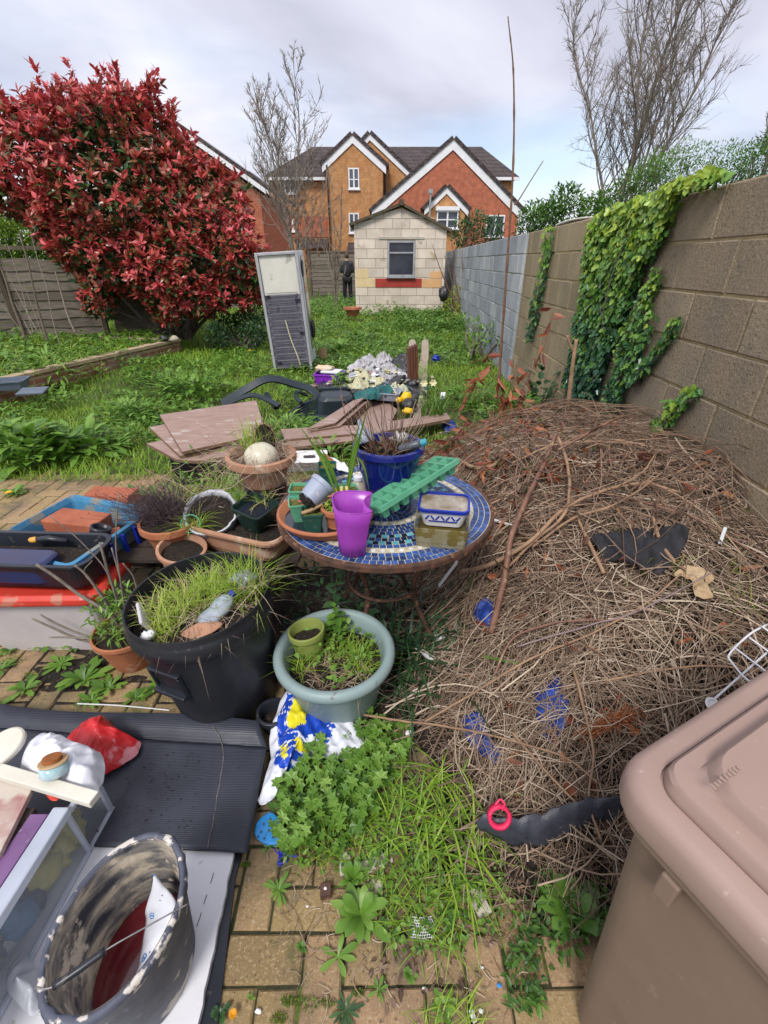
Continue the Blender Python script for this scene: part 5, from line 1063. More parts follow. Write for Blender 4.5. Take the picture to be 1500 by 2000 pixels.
for k in range(4):
    a = pi/4+k*pi/2+.25; mb = MB(); p = [TC+Vector((cos(a)*.30, sin(a)*.30, -.014)), TC+Vector((cos(a)*.17, sin(a)*.17, -.25)), TC+Vector((cos(a)*.15, sin(a)*.15, -.42)), TC+Vector((cos(a)*.30, sin(a)*.30, -.70))]
    mb.tubes([resample(p, 18)], .011, 8); mb.build('leg', m_rust, tb, sm=True)
mb = MB(); a = np.linspace(0, 2*pi, 33); mb.tubes([np.stack([TC.x+.16*np.cos(a), TC.y+.16*np.sin(a), TC.z-.36+0*a], 1)], .007, 6, cap=False); mb.build('brace_ring', m_rust, tb, sm=True)

def pot(name, label, cat, c, rt, rb, h, m, R=np.eye(3), rw=.006, rh=.02, t=.004, fill=None, fillz=.8, rib=0, group=None, n=40, amp=.01, wob=None, sx=1, sy=1):
    T = thing(name, label, cat, tuple(c), group); mb = MB(); mb.lathe(potprof(rt, rb, h, t, rw, rh, rib), c, n, R, sx=sx, sy=sy, wob=wob); mb.build('body', m, T, sm=True, bev=0)
    T.children  # keep
    o = [x for x in T.children][0]
    md = o.modifiers.new('edge', 'EDGE_SPLIT'); md.split_angle = radians(38)
    if fill: r_ = rb+(rt-rb)*fillz-t*1.3; soilfill(r_, h*fillz, c, R, fill, T, amp, 'soil', sx, sy)
    return T
m_bluegl = mat('blue_glaze', (.008, .018, .21), (.005, .010, .12), 5, .16, .1, 8, coat=.6, bdist=.004)
bp = Vector((.018, 1.655, TC.z+.003))
def bluewob(v): s = 1+.018*np.sin(v[..., 2]*2*pi/.062); o = v.copy(); o[..., 0] *= s; o[..., 1] *= s; return o
T = pot('glazed_pot', 'royal blue glazed plant pot standing on the mosaic table', 'plant pot', bp, .135, .088, .235, m_bluegl, rw=.007, rh=.022, t=.008, fill=m_potsoil, fillz=.87, n=64, wob=bluewob, amp=.012)
mb = MB(); n = 75; a = RNG.uniform(0, 6.28, n); q = .075*np.sqrt(RNG.random(n)); p0 = np.stack([bp.x+q*np.cos(a), bp.y+q*np.sin(a), bp.z+.20+0*a], 1)
paths = [curve(p, p+np.array([(p[0]-bp.x)*1.1+RNG.normal(0, .035), (p[1]-bp.y)*1.1+RNG.normal(0, .03), RNG.uniform(.05, .24)]), 0, .04, 7) for p in p0]; mb.tubes(np.array(paths), np.linspace(.0018, .0007, 7)[None], 4, val=RNG.uniform(.0, .9, n), cap=False)
dp = mb.build('dead_plant', m_straw); tag(dp, 'dry dead plant with many thin stalks growing in the blue pot', 'plant')
dp.name = 'dead_plant'
mb = MB(); n = 90; a = RNG.uniform(0, 6.28, n); q = .07*np.sqrt(RNG.random(n)); leaves(mb, np.stack([bp.x+q*np.cos(a), bp.y+q*np.sin(a), bp.z+.21+RNG.uniform(0, .03, n)], 1), rdir(n, -10, 70), (0, 0, 1), .035, .014, RNG.uniform(0, .5, n), LANCE, .3)
tag(mb.build('withered_leaves', m_deadleaf), 'brown withered leaves lying on the soil of the blue pot', 'leaves', kind='stuff')
m_bottle = mat('grey_bottle', (.09, .10, .12), (.06, .07, .09), 8, .3); m_cap = mat('teal_cap', (.05, .30, .38), (.04, .22, .3), 9, .4)
a_, b_ = Vector((.055, 1.615, bp.z+.225)), Vector((.155, 1.60, bp.z+.262)); d = (b_-a_).normalized(); R = np.array(d.to_track_quat('Z', 'Y').to_matrix())
T = thing('plastic_bottle', 'dark grey bottle with a teal cap lying across the rim of the blue pot', 'bottle', tuple(a_)); mb = MB(); mb.lathe([(.002, 0), (.012, 0), (.016, .01), (.016, .075), (.012, .088), (.002, .088)], a_, 20, R); mb.build('body', m_bottle, T, sm=True); mb = MB(); mb.lathe([(.002, .089), (.0135, .089), (.0135, .108), (.011, .112), (.002, .112)], a_, 20, R); mb.build('cap', m_cap, T)
c = Vector((-.075, 1.68, bp.z+.235)); mb = MB(); mb.lathe([(.045, 0), (.028, .03), (.01, .06), (.006, .085), (.004, .085), (.008, .058), (.026, .028), (.043, -.002)], c, 26, rot(radians(20), 2.4), close=False); tag(mb.build('plastic_funnel', m_greyp, sm=True, solid=.0015), 'small grey blue plastic cone standing in the left of the blue pot', 'funnel')
c = Vector((.062, 1.70, bp.z+.235)); mb = MB(); mb.blob(c, (.035, .02, .035), 4, .5, 16, 10, fr=1.5); tag(mb.build('torn_wrapper', mat('clear_wrapper', (.6, .58, .56), (.45, .42, .4), 20, .3, alpha=.75), sm=True), 'torn clear wrapper caught in the dead plant of the blue pot', 'wrapper')
c0, c1 = P(712, 1012, .745), P(866, 915, .845); d = (c1-c0); Ls = .36; ux = d.normalized(); uy = Vector((ux.y, -ux.x, 0)).normalized(); uy = (uy+Vector((0, 0, .28))).normalized(); uz = ux.cross(-uy).normalized(); uy = uz.cross(ux)*1
R = np.array([list(ux), list(uy), list(uz)]).T; cc = c0+ux*(Ls*.49)+Vector((.025, .0, .055))
T = thing('seed_tray', 'translucent green cell seed tray tipped against the blue pot', 'seed tray', tuple(cc))
mb = MB(); nx, ny = 8, 2; lx, ly, h = Ls, .13, .05
cw, cl = ly/ny, lx/nx
for i in range(nx):
    for j in range(ny):
        loft(mb, [(cl*.55, cw*.55, .004, -h), (cl*.86, cw*.86, .006, 0), (cl*.84, cw*.84, .006, 0), (cl*.5, cw*.5, .004, -h+.002)], np.array(cc)+R@np.array([-lx/2+cl*(i+.5), -ly/2+cw*(j+.5), 0]), R)
mb.build('cells', m_gplast, T, solid=0)
mb = MB()
for i in range(nx+1): mb.box(np.array(cc)+R@np.array([-lx/2+cl*i, 0, .001]), (cl*.16, ly+.006, .003), R)
for j in range(ny+1):
    for i in range(nx): mb.box(np.array(cc)+R@np.array([-lx/2+cl*(i+.5), -ly/2+cw*j, .001]), (cl*.83, cw*.14, .003), R)
for s_ in (-1, 1): mb.box(np.array(cc)+R@np.array([0, s_*(ly/2+.006), -.006]), (lx+.01, .003, .017), R); mb.box(np.array(cc)+R@np.array([s_*(lx/2+.008), 0, -.006]), (.003, ly+.009, .017), R)
mb.build('grid_rim', m_gplast, T)
m_clear = mat('stained_clear_plastic', (.46, .44, .34), (.30, .26, .12), 9, .25, alpha=.42, spots=(.22, .17, .04), spot_sc=14, spot_lo=.50)
cb = P(868, 1050, .735); cb = Vector((.205, 1.375, TC.z+.004)); Rb = Rz(-.16)
T = thing('clear_plastic_box', 'clear open plastic box stained brown at the right edge of the table', 'plastic box', tuple(cb)); mb = MB(); loft(mb, tubrings(.165, .19, .185, .205, .075, .012, .002, .001, .004), cb, Rb); mb.build('walls', m_clear, T)
mb = MB(); loft(mb, [(.16, .185, .01, .004), (.168, .19, .01, .018), (.01, .01, .001, .0185)], cb, Rb); mb.build('murky_water', mat('murky_water', (.07, .055, .015), (.12, .09, .03), 12, .12), T)
m_mblue = mat('blue_lid_plastic', (.012, .035, .36), (.01, .025, .27), 9, .3); 
cm = cb+Vector((.010, .055, .028)); Rm = Rz(-.16)@Rx(.05)
T = thing('margarine_tub', 'white margarine tub with a royal blue rim full of rain water', 'tub', tuple(cm))
mb = MB(); loft(mb, tubrings(.14, .10, .172, .125, .068, .022, .002, .001, .003), cm, Rm); mb.build('tub_body', m_whitep, T, sm=False)
mb = MB(); loft(mb, [(.180, .133, .027, .061), (.182, .135, .028, .073), (.167, .120, .022, .074), (.165, .118, .022, .061)], cm, Rm); mb.build('blue_rim', m_mblue, T)
mb = MB(); loft(mb, [(.168, .121, .02, .062), (.166, .119, .02, .066)], cm, Rm); mb.build('rain_water', mat('cloudy_water', (.42, .38, .34), (.20, .15, .10), 14, .06), T)
mb = MB()
for k in range(7):     # zigzag mark on the side of the tub
    x = -.055+.018*k; mb.box(np.array(cm)+Rm@np.array([x, -.0595, .040]), (.020, .0015, .005), Rm@Ry(.9 if k % 2 else -.9))
mb.box(np.array(cm)+Rm@np.array([.0, -.0565, .024]), (.10, .0015, .004), Rm); mb.build('printed_mark', m_mblue, T)
m_purp = mat('purple_plastic', (.42, .07, .52), (.34, .05, .44), 5, .25, alpha=.80)
cp = Vector((-.106, 1.268, TC.z+.004)); T = thing('purple_holder', 'bright purple translucent plastic holder with a cut-in side at the front of the table', 'holder', tuple(cp))
u = np.array([(-.040, .022), (-.043, .0), (-.034, -.026), (-.012, -.040), (.012, -.041), (.036, -.034), (.036, -.028), (.026, -.016), (.024, .0), (.034, .014), (.040, .020), (.041, .030), (.020, .038), (-.010, .040), (-.030, .034)])
def hold(sc, z, o=0): return np.column_stack([(u*sc), np.full(len(u), z)])
ring = []
for z, sc in ((0, 1.02), (.055, 1.14), (.12, 1.30), (.188, 1.5)): ring.append(resample(np.vstack([hold(sc, z), hold(sc, z)[:1]]), 60))
g = np.array(ring); 
rimz = g[3, :, 2]-.014*np.clip((-g[3, :, 1])*25, -.3, 1); g[3, :, 2] = rimz
RH = np.array(Matrix.Rotation(.04, 3, 'Y'))@Rz(.12)
mb = MB(); mb.grid(g@RH.T+np.array(cp)); mb.add(hold(1.02, .001)@RH.T+np.array(cp), [tuple(range(len(u)))]); mb.build('wall', m_purp, T, sm=True, solid=.002)
mb = MB(); mb.tubes([g[3]@RH.T+np.array(cp)], .0018, 6, cap=False); mb.build('rim', m_purp, T, sm=True)
sc_ = Vector((-.215, 1.475, TC.z+.004)); m_sauc = m_terra
T = thing('terracotta_saucer', 'large terracotta saucer carrying small pots at the left edge of the table', 'saucer', tuple(sc_)); mb = MB()
mb.lathe([(.02, 0), (.150, 0), (.158, .006), (.170, .035), (.176, .037), (.178, .031), (.181, .036), (.178, .044), (.170, .045), (.152, .012), (.02, .008)], sc_, 72); mb.build('dish', m_sauc, T, sm=True)
mb = MB(); mb.lathe([(.01, .008), (.153, .010), (.154, .016), (.01, .0165)], sc_, 48); mb.build('rain_water', m_water, T)
def sqpot(label, c, tw, bw, h, m, fill, R=np.eye(3), group='small pots on the saucer', r=.008, moss=0):
    T = thing('square_pot', label, 'plant pot', tuple(c), group); mb = MB(); loft(mb, tubrings(bw, bw, tw, tw, h, r, .0015, .003, .006), c, R); mb.build('body', m, T)
    mb = MB(); q = rrect(tw*.93, tw*.93, r, 6); rr = np.linspace(.01, 1, 8)[:, None, None]; g = q[None]*rr; z = h*.82+.007*vnoise(g, 120, int(c[0]*999) % 97); g3 = np.concatenate([g, z[..., None]], -1)@np.array(R).T+np.array(c); mb.grid(g3, wrap=True); mb.build('moss', fill, T, sm=True); return T
zt = sc_.z+.016
sqpot('pale green square pot at the back left of the saucer', Vector((-.318, 1.545, zt)), .075, .055, .085, m_gplast, m_mossp)
sqpot('pale green square pot with weeds at the left of the saucer', Vector((-.305, 1.455, zt)), .078, .055, .075, m_gplast, m_mossp, Rz(.2))
sqpot('dark green square pot with moss and a twig at the front of the saucer', Vector((-.250, 1.385, zt)), .075, .056, .072, m_dgreenp, m_mossp, Rz(.1))
sqpot('pale green square pot half hidden behind the leek stems', Vector((-.140, 1.56, zt)), .075, .055, .075, m_gplast, m_mossp, Rz(.3))
mb = MB(); a_ = Vector((-.285, 1.37, zt+.068)); b_ = Vector((-.215, 1.40, zt+.088)); mb.tubes([curve(a_, b_, 0, .02, 8, 3)], np.linspace(.0075, .005, 8), 7); tag(mb.build('driftwood_twig', m_woodp, sm=True), 'short bleached twig lying on the mossy square pot', 'twig')
T = pot('terracotta_pot', 'small terracotta pot with sedum right behind the purple holder', 'plant pot', Vector((-.165, 1.405, zt)), .052, .036, .078, m_terra, fill=m_mossp, fillz=.85, rh=.018, group='small pots on the saucer')
mb = MB(); n = 120; a = RNG.uniform(0, 6.28, n); q = .045*np.sqrt(RNG.random(n)); leaves(mb, np.stack([-.165+q*np.cos(a), 1.405+q*np.sin(a), zt+.066+RNG.uniform(0, .03, n)], 1), rdir(n, 0, 80), (0, 0, 1), .022, .009, RNG.uniform(.3, 1, n), OVAL, .2); tag(mb.build('sedum', m_yelgreen), 'fresh green sedum sprouting from the small terracotta pot', 'plant', kind='stuff')
mb = MB(); n = 36; p = np.array([-.245, 1.45, zt+.085])+RNG.normal(0, .018, (n, 3)); leaves(mb, p, rdir(n, 0, 80), (0, 0, 1), .03, .016, RNG.uniform(.0, .9, n), OVAL, .2); 
tag(mb.build('sempervivum', m_phot), 'red and green rosette plant between the little pots on the saucer', 'plant')
c = Vector((-.262, 1.475, zt+.125)); R = rot(radians(128), radians(28)); cgp = c
T = thing('grey_nursery_pot', 'pale grey nursery pot lying tipped over on the little pots', 'plant pot', tuple(c)); mb = MB(); c2 = np.array(P(600, 998, zt+.09))
R = np.array(Vector((.62, .55, .52)).normalized().to_track_quat('Z', 'Y').to_matrix()); cbase = np.array(P(603, 975, zt+.105))
mb.lathe([(.002, -.005), (.028, -.004), (.036, 0), (.043, .062), (.047, .063), (.048, .078), (.046, .080), (.044, .078), (.038, .01), (.002, .01)], cbase, 40, R); o = mb.build('body', m_greyp, T, sm=True); md = o.modifiers.new('e', 'EDGE_SPLIT')
mb = MB(); mb.blob(cbase-R@np.array([0, 0, .008]), (.034, .034, .016), 5, .35, 16, 9, R=R, fr=2); mb.build('root_ball', m_potsoil, T)
T = thing('leek_plant', 'tall green leek-like leaves with yellow stalks rising behind the purple holder', 'plant', (-.12, 1.50, zt))
lk = [((-.13, 1.46), [(612, 850), (648, 915), (664, 975)], .008), ((-.09, 1.48), [(700, 845), (690, 900), (675, 970)], .008), ((-.135, 1.455), [(598, 850), (640, 905), (668, 975)], .011), ((-.135, 1.455), [(583, 828), (630, 900), (660, 975)], .010), ((-.09, 1.48), [(718, 795), (694, 890), (677, 970)], .011), ((-.09, 1.48), [(705, 815), (688, 890), (676, 970)], .009), ((-.13, 1.46), [(640, 895), (652, 935), (666, 978)], .005), ((-.09, 1.48), [(722, 965), (712, 915), (695, 893), (685, 930), (678, 968)], .009)]
for k, (bxy, pp, w_) in enumerate(lk):
    pts = [Q(px, py, bxy[1]+.004*k) for px, py in pp][::-1]; c = resample(pts, 20); t_ = np.linspace(0, 1, 20); w = w_*(.55+.6*np.sin(pi*np.clip(t_*.8+.12, 0, 1)))*(1-t_**5); sd_ = np.array([1, .15, 0])
    mb = MB(); g = np.array([c-sd_*w[:, None]*.45, c+np.array([0, .004, 0]), c+sd_*w[:, None]*.45]); mb.grid(g.transpose(1, 0, 2), val=.55+.2*(k % 2)); mb.build('leaf', m_green, T, sm=True)
for bx_ in ((667, 980, 1.458), (677, 975, 1.484)):
    b0 = Q(bx_[0]+1, 1020, bx_[2]); b1 = Q(bx_[0], 950, bx_[2]); mb = MB(); mb.tubes([curve(b0, b1, 0, .01, 6, 1)], np.linspace(.011, .006, 6), 10); mb.build('bulb_stalk', mat('yellow_stalk', (.62, .48, .16), (.50, .42, .12), 30, .5), T, sm=True)
sqpot('dark green square pot standing alone at the back left edge of the table', Vector((-.245, 1.80, TC.z+.004)), .075, .05, .085, m_dgreenp, m_mossp, Rz(.1), None)
c = Vector((-.105, 1.685, TC.z+.004)); T = thing('plastic_jar', 'squat cloudy plastic jar with a screw cap at the back of the table', 'jar', tuple(c)); mb = MB(); mb.lathe([(.002, 0), (.036, 0), (.04, .01), (.036, .045), (.018, .06), (.016, .065), (.002, .066)], c, 26); mb.build('body', mat('cloudy_plastic', (.50, .46, .38), (.4, .36, .28), 12, .35, alpha=.85), T, sm=True); mb = MB(); mb.lathe([(.002, .067), (.02, .067), (.02, .082), (.002, .083)], c, 22); mb.build('cap', m_whitep, T)
mb = MB(); mb.box((-.035, 1.63, TC.z+.035), (.05, .05, .06), Rz(.2)); tag(mb.build('black_block', m_pblack, bev=.004), 'small black plastic block between the jar and the blue pot', 'block')
mb = MB(); g = polarsheet([P(*p, .74) for p in ((640, 888), (672, 898), (680, 918), (650, 905))], lambda x, y, t: TC.z+.02+.012*ridged(x, y, 30, 2), 8, 36); tag(sheetobj('torn_paper', g, m_whitep), 'torn pale paper at the back of the table', 'paper')
mb = MB(); g = polarsheet([P(*p, .74) for p in ((630, 880), (655, 900), (640, 915), (622, 905))], lambda x, y, t: TC.z+.02+.03*(1-t)+.01*ridged(x, y, 20, 2), 8, 36); tag(sheetobj('terracotta_shard', g, m_terra, thick=.006), 'broken terracotta shard at the back edge of the table', 'shard')

m_oldw = mat('old_dark_wood', (.06, .045, .035), (.03, .022, .018), 8, .9, .5, 40, stretch=(1, 6, 6))
T = thing('low_bench', 'dark low slatted bench hidden under the cluster of pots', 'bench', (-.87, 1.95, 0))
for k in range(5): mb = MB(); mb.box((-.87, 1.72+.115*k, .375), (.98, .10, .022)); mb.build('slat', m_oldw, T, bev=.003)
for sx_ in (-1, 1):
    for sy_ in (-1, 1): mb = MB(); mb.box((-.90+sx_*.36, 1.95+sy_*.2, .18), (.05, .05, .36)); mb.build('leg', m_oldw, T)
ZB = .388
m_tc = Vector((-.665, 1.80, ZB)); Rt = Rz(-.36)
T = thing('terracotta_trough', 'long shallow terracotta trough under the grey bag and black pot', 'trough', tuple(m_tc)); mb = MB(); loft(mb, [(.44, .18, .05, 0), (.50, .23, .06, .10), (.53, .26, .07, .10), (.535, .265, .07, .115), (.525, .255, .07, .128), (.50, .23, .06, .124), (.46, .20, .05, .02)], m_tc, Rt); mb.build('body', m_terra2, T, sm=False, bev=.003)
mb = MB(); q = rrect(.49, .225, .05, 6); rr = np.linspace(.01, 1, 9)[:, None, None]; g = q[None]*rr; g3 = np.concatenate([g, (.088+.012*vnoise(g, 40, 5))[..., None]], -1)@Rt.T+np.array(m_tc); mb.grid(g3, wrap=True); mb.build('soil', m_potsoil, T, sm=True)
cg = P(398, 985, .60); cg = Vector((-.80, 1.84, .50)); Rg = rot(radians(30), radians(-80)); m_bagw = mat('cloudy_bag', (.62, .64, .68), (.48, .50, .55), 14, .35, .5, 60, alpha=.8, bdist=.004)
T = thing('wrapped_pot', 'tipped pot of dark soil wrapped in a torn cloudy plastic bag', 'plant pot', tuple(cg)); mb = MB()
mb.lathe([(.06, -.06), (.09, -.05), (.105, .0), (.115, .05), (.119, .058), (.108, .055), (.10, .02)], cg, 64, Rg, close=False, wob=lambda v: v+(.006*ridged(v[..., 0]*1.3, v[..., 1]*1.3+v[..., 2], 32, 7)+.006*vnoise(v, 40, 9))[..., None]*nrm(v)); mb.build('bag', m_bagw, T, sm=True, solid=.001)
soilfill(.102, .035, cg, Rg, m_potsoil, T, .014)
mb = MB(); tuft(mb, (-.865, 1.765, .50), .045, 120, .13, .0045, (.4, 1), (.3, 1.1), (25, 85)); o = mb.build('grass_tuft', m_grass); tag(o, 'grass tuft growing at the left of the wrapped pot', 'grass', kind='stuff')
mb = MB(); a = np.linspace(0, 2*pi, 40); c = np.array(P(372, 1023, .53)); Rr_ = rot(radians(62), -pi/2+.2); mb.tubes([np.stack([.040*np.cos(a), .040*np.sin(a), 0*a], 1)@Rr_.T+c], .0022, 6, cap=False); tag(mb.build('green_wire_ring', mat('green_wire', (.12, .45, .28), None, 9, .4), sm=True), 'thin green wire ring leaning on the front of the wrapped pot', 'ring')
T = pot('round_pot', 'dusty round pot full of dead stalks right behind the black square pot', 'plant pot', Vector((-.485, 1.96, .40)), .105, .08, .16, m_terra2, fill=m_potsoil, fillz=.8, R=rot(.12, -1.2))
csq = Vector((-.585, 1.80, .478)); Rs = rot(radians(9), radians(-60))@Rz(-.5)
T = thing('black_square_pot', 'dark square pot brimming with rain water in the trough', 'plant pot', tuple(csq)); mb = MB(); loft(mb, tubrings(.10, .10, .155, .155, .125, .022, .003, .004, .008), csq, Rs); mb.build('body', mat('dark_olive_plastic', (.010, .03, .022), (.015, .035, .03), 9, .3), T)
mb = MB(); loft(mb, [(.14, .14, .02, .092), (.142, .142, .02, .097)], csq, Rs); mb.build('rain_water', m_water, T)
mb = MB(); tuft(mb, (-.555, 1.85, .57), .03, 34, .12, .004, (.4, 1), (.2, .9), (30, 85)); tag(mb.build('reed_sprout', m_grass), 'sparse green blades sprouting from the water of the black square pot', 'grass', kind='stuff')
T = pot('terracotta_pot', 'terracotta pot of dead heather left of the wrapped pot', 'plant pot', Vector((-.985, 1.80, ZB)), .125, .09, .13, m_terra, fill=m_potsoil, fillz=.9, rw=.008, rh=.03)
m_heath = mat('dead_heather_twig', (.10, .065, .07), (.05, .035, .04), 30, .9, var=.5)
mb = MB(); n = 700; p0 = np.array([-.98, 1.82, ZB+.12])+RNG.normal(0, .03, (n, 3))*np.array([1, 1, .2]); e_ = p0+np.stack([RNG.normal(-.05, .10, n), RNG.normal(0, .07, n), RNG.uniform(.02, .16, n)], 1); t_ = np.linspace(0, 1, 5)[None, :, None]; pth = p0[:, None]*(1-t_)+e_[:, None]*t_+RNG.normal(0, .006, (n, 5, 3)); mb.tubes(pth, np.linspace(.0014, .0006, 5)[None], 3, val=RNG.random(n), cap=False)
i = RNG.integers(0, n, 1500); p = pth[i, RNG.integers(2, 5, 1500)]; leaves(mb, p, rdir(1500, -30, 90), RNG.normal(size=(1500, 3)), .012, .004, .3, LANCE, 0)
tag(mb.build('dead_heather', m_heath), 'brittle purple brown dead heather bush at the left of the pot cluster', 'plant')
T = pot('terracotta_pot', 'terracotta pot rim just behind the black dustbin', 'plant pot', Vector((-.90, 1.66, .33)), .095, .07, .14, m_terra2, fill=m_potsoil, fillz=.8, rw=.008, R=rot(.2, -.6))
T = pot('supporting_pot', 'dark upturned pot under the terracotta bowl', 'plant pot', Vector((-.59, 2.04, .40)), .10, .09, .20, m_pblack)
cbw = Vector((-.585, 2.02, .60)); T = pot('terracotta_bowl', 'large terracotta bowl holding a white ball and dry grass', 'bowl', cbw, .155, .09, .155, m_terra2, fill=m_potsoil, fillz=.72, rw=.010, rh=.035, t=.010, n=64, amp=.02)
mb = MB(); mb.blob((cbw.x+.012, cbw.y-.045, .752), (.078, .078, .07), 2, .02, 40, 24); tag(mb.build('white_ball', mat('dirty_white_ball', (.62, .58, .46), (.50, .46, .36), 5, .35, spots=(.3, .27, .18), spot_sc=9, spot_lo=.62), sm=True), 'dirty cream ball sitting in the terracotta bowl', 'ball')
mb = MB(); n = 520; a = RNG.uniform(0, 6.28, n); q = RNG.uniform(.02, .15, n); p0 = np.stack([cbw.x+q*np.cos(a), cbw.y+.02+q*np.sin(a)*.9, .74+RNG.uniform(-.01, .05, n)], 1); d = np.stack([np.cos(a+RNG.normal(0, 1, n)), np.sin(a+RNG.normal(0, 1, n)), RNG.uniform(-.5, .5, n)], 1); blades(mb, p0, d, RNG.uniform(.06, .2, n), .0022, RNG.uniform(.2, 1, n), RNG.uniform(.2, 1.6, n)); tag(mb.build('dry_grass_nest', m_straw), 'dry straw hanging over the rim of the terracotta bowl', 'straw', kind='stuff')
mb = MB(); tuft(mb, (cbw.x-.03, cbw.y+.05, .75), .07, 150, .20, .0045, (.3, 1), (.1, .8), (50, 88)); tag(mb.build('bowl_grass', m_grass), 'green grass growing up behind the white ball', 'grass', kind='stuff')
cbk = Vector((cbw.x+.012, cbw.y+.06, .80)); T = thing('wicker_basket', 'small round wicker basket of dried stalks tipped on its side in the bowl', 'basket', tuple(cbk)); Rk = np.array(Vector((.35, -.8, .35)).normalized().to_track_quat('Z', 'Y').to_matrix())
mb = MB(); mb.lathe([(.058, -.012), (.062, -.014), (.064, .012), (.060, .014), (.056, .010), (.058, -.012)], cbk, 40, Rk, sx=.8, sy=1.25, close=False); mb.build('hoop', m_woodp, T, sm=True)
mb = MB(); mb.lathe([(.058, 0), (.05, -.04), (.03, -.06), (.002, -.062)], cbk, 30, Rk, sx=.8, sy=1.25, close=False); mb.build('basket_body', m_oldw, T, sm=True)
mb = MB(); n = 420; d = nrm(RNG.normal(size=(n, 3))); p0 = np.array(cbk)+(d*np.array([.036, .055, .012]))@Rk.T; e_ = p0+(np.stack([RNG.normal(0, .02, n), RNG.normal(0, .03, n), RNG.uniform(.0, .035, n)], 1))@Rk.T; t_ = np.linspace(0, 1, 4)[None, :, None]; mb.tubes(p0[:, None]*(1-t_)+e_[:, None]*t_, .0013, 3, val=RNG.random(n), cap=False); mb.build('dried_stalks', m_heath, T)
c = P(598, 893, .50); T = thing('white_tray', 'white plastic tray with a slot handle standing behind the table', 'tray', tuple(c)); mb = MB(); Rw = Rz(.08)@Rx(.5)
loft(mb, [(.25, .10, .01, -.02), (.26, .105, .012, 0), (.26, .105, .012, .002), (.25, .10, .01, .003)], c, Rw); mb.build('panel', m_whitep, T); mb = MB(); mb.box(np.array(c)+Rw@np.array([-.0, -.058, -.02]), (.26, .006, .085), Rw); mb.build('front_wall', m_whitep, T, bev=.002); mb = MB(); loft(mb, [(.075, .022, .011, 0), (.075, .022, .011, .0035)], np.array(c)+Rw@np.array([.02, 0, .0022]), Rw); mb.build('slot', m_pblack, T)
mb = MB(); n = 160; x = RNG.uniform(-1.05, -.3, n); y = RNG.uniform(1.75, 2.6, n); p0 = np.stack([x, y, RNG.uniform(.45, .70, n)], 1); a = RNG.uniform(0, 6.28, n); e_ = p0+np.stack([np.cos(a)*.2, np.sin(a)*.12, RNG.uniform(-.06, .14, n)], 1)*RNG.uniform(.3, 1.2, n)[:, None]; t_ = np.linspace(0, 1, 6)[None, :, None]; mb.tubes(p0[:, None]*(1-t_)+e_[:, None]*t_+RNG.normal(0, .006, (n, 6, 3)), np.linspace(.0017, .0008, 6)[None], 4, val=RNG.uniform(.2, 1, n), cap=False); tag(mb.build('dry_twigs', m_straw), 'dry twigs and stalks tangled among the pots', 'twigs', kind='stuff')
mb = MB(); tuft(mb, (-.98, 2.5, 0), .30, 420, .60, .007, (.25, .85), (.2, .9), (62, 89)); tuft(mb, (-.35, 2.55, .0), .22, 90, .55, .007, (.3, .9), (.2, .8), (60, 88)); tag(mb.build('tall_weeds', m_grass), 'tall feathery grass behind the pot cluster', 'grass', kind='stuff')
mb = MB(); n = 520; x = RNG.uniform(-1.3, -.65, n); y = RNG.uniform(2.1, 3.0, n); leaves(mb, np.stack([x, y, RNG.uniform(.05, .48, n)], 1), rdir(n, -10, 60), (0, 0, 1), .06, .02, RNG.uniform(.2, .9, n), LANCE, .2); tag(mb.build('tall_weed_leaves', m_green), 'leafy weeds standing behind the wrapped pot', 'weeds', kind='stuff')
c = Vector((-.63, 1.275, 0)); Rb = rot(radians(3.0), radians(200)); m_bin = mat('bin_black', (.012, .013, .017), (.020, .021, .026), 5, .38, .08, 60, spots=(.06, .055, .055), spot_sc=45, spot_lo=.69, bdist=.001)
db = thing('dustbin', 'large round black dustbin overgrown with grass', 'dustbin', tuple(c)); BH = .53
mb = MB(); mb.lathe([(.02, 0), (.185, 0), (.19, .006), (.205, .15), (.222, .30), (.237, .43), (.240, .445), (.252, .447), (.256, .455), (.256, .492), (.250, .50), (.246, .515), (.247, BH-.004), (.245, BH), (.240, BH-.002), (.236, .46), (.22, .30), (.19, .02), (.02, .02)], c, 96, Rb); o = mb.build('body', m_bin, db, sm=True); md = o.modifiers.new('e', 'EDGE_SPLIT'); md.split_angle = radians(50)
for az in (-112, 68):          # recessed grips: a frame standing proud with a bar
    a = radians(az); R = Rb@Rz(a-pi/2*0); cc = np.array(c)+Rb@np.array([cos(a)*.224, sin(a)*.224, .315]); mb = MB(); RR = Rb@Rz(a)@Ry(.10)
    for (dy, dz, sy_, sz_) in ((0, .052, .135, .012), (-.0615, 0, .012, .092), (.0615, 0, .012, .092)): mb.box(cc+RR@np.array([-.002, dy, dz]), (.018, sy_, sz_), RR)
    mb.box(cc+RR@np.array([.006, 0, -.048]), (.034, .135, .018), RR); mb.build('grip', m_pblack, db, bev=.004)
    mb = MB(); mb.box(cc+RR@np.array([-.008, 0, 0]), (.010, .111, .088), RR); mb.build('recess_shade_box', mat('recess_shade_black', (.003, .003, .004), None, 5, .9), db)  # solid near-black box: shade of the grip hollow put into its colour
soilfill(.232, .455, c, Rb, m_potsoil, db, .02)
def lp(x, y, z): return np.array(c)+Rb@np.array([x, y, z])
mb = MB(); 
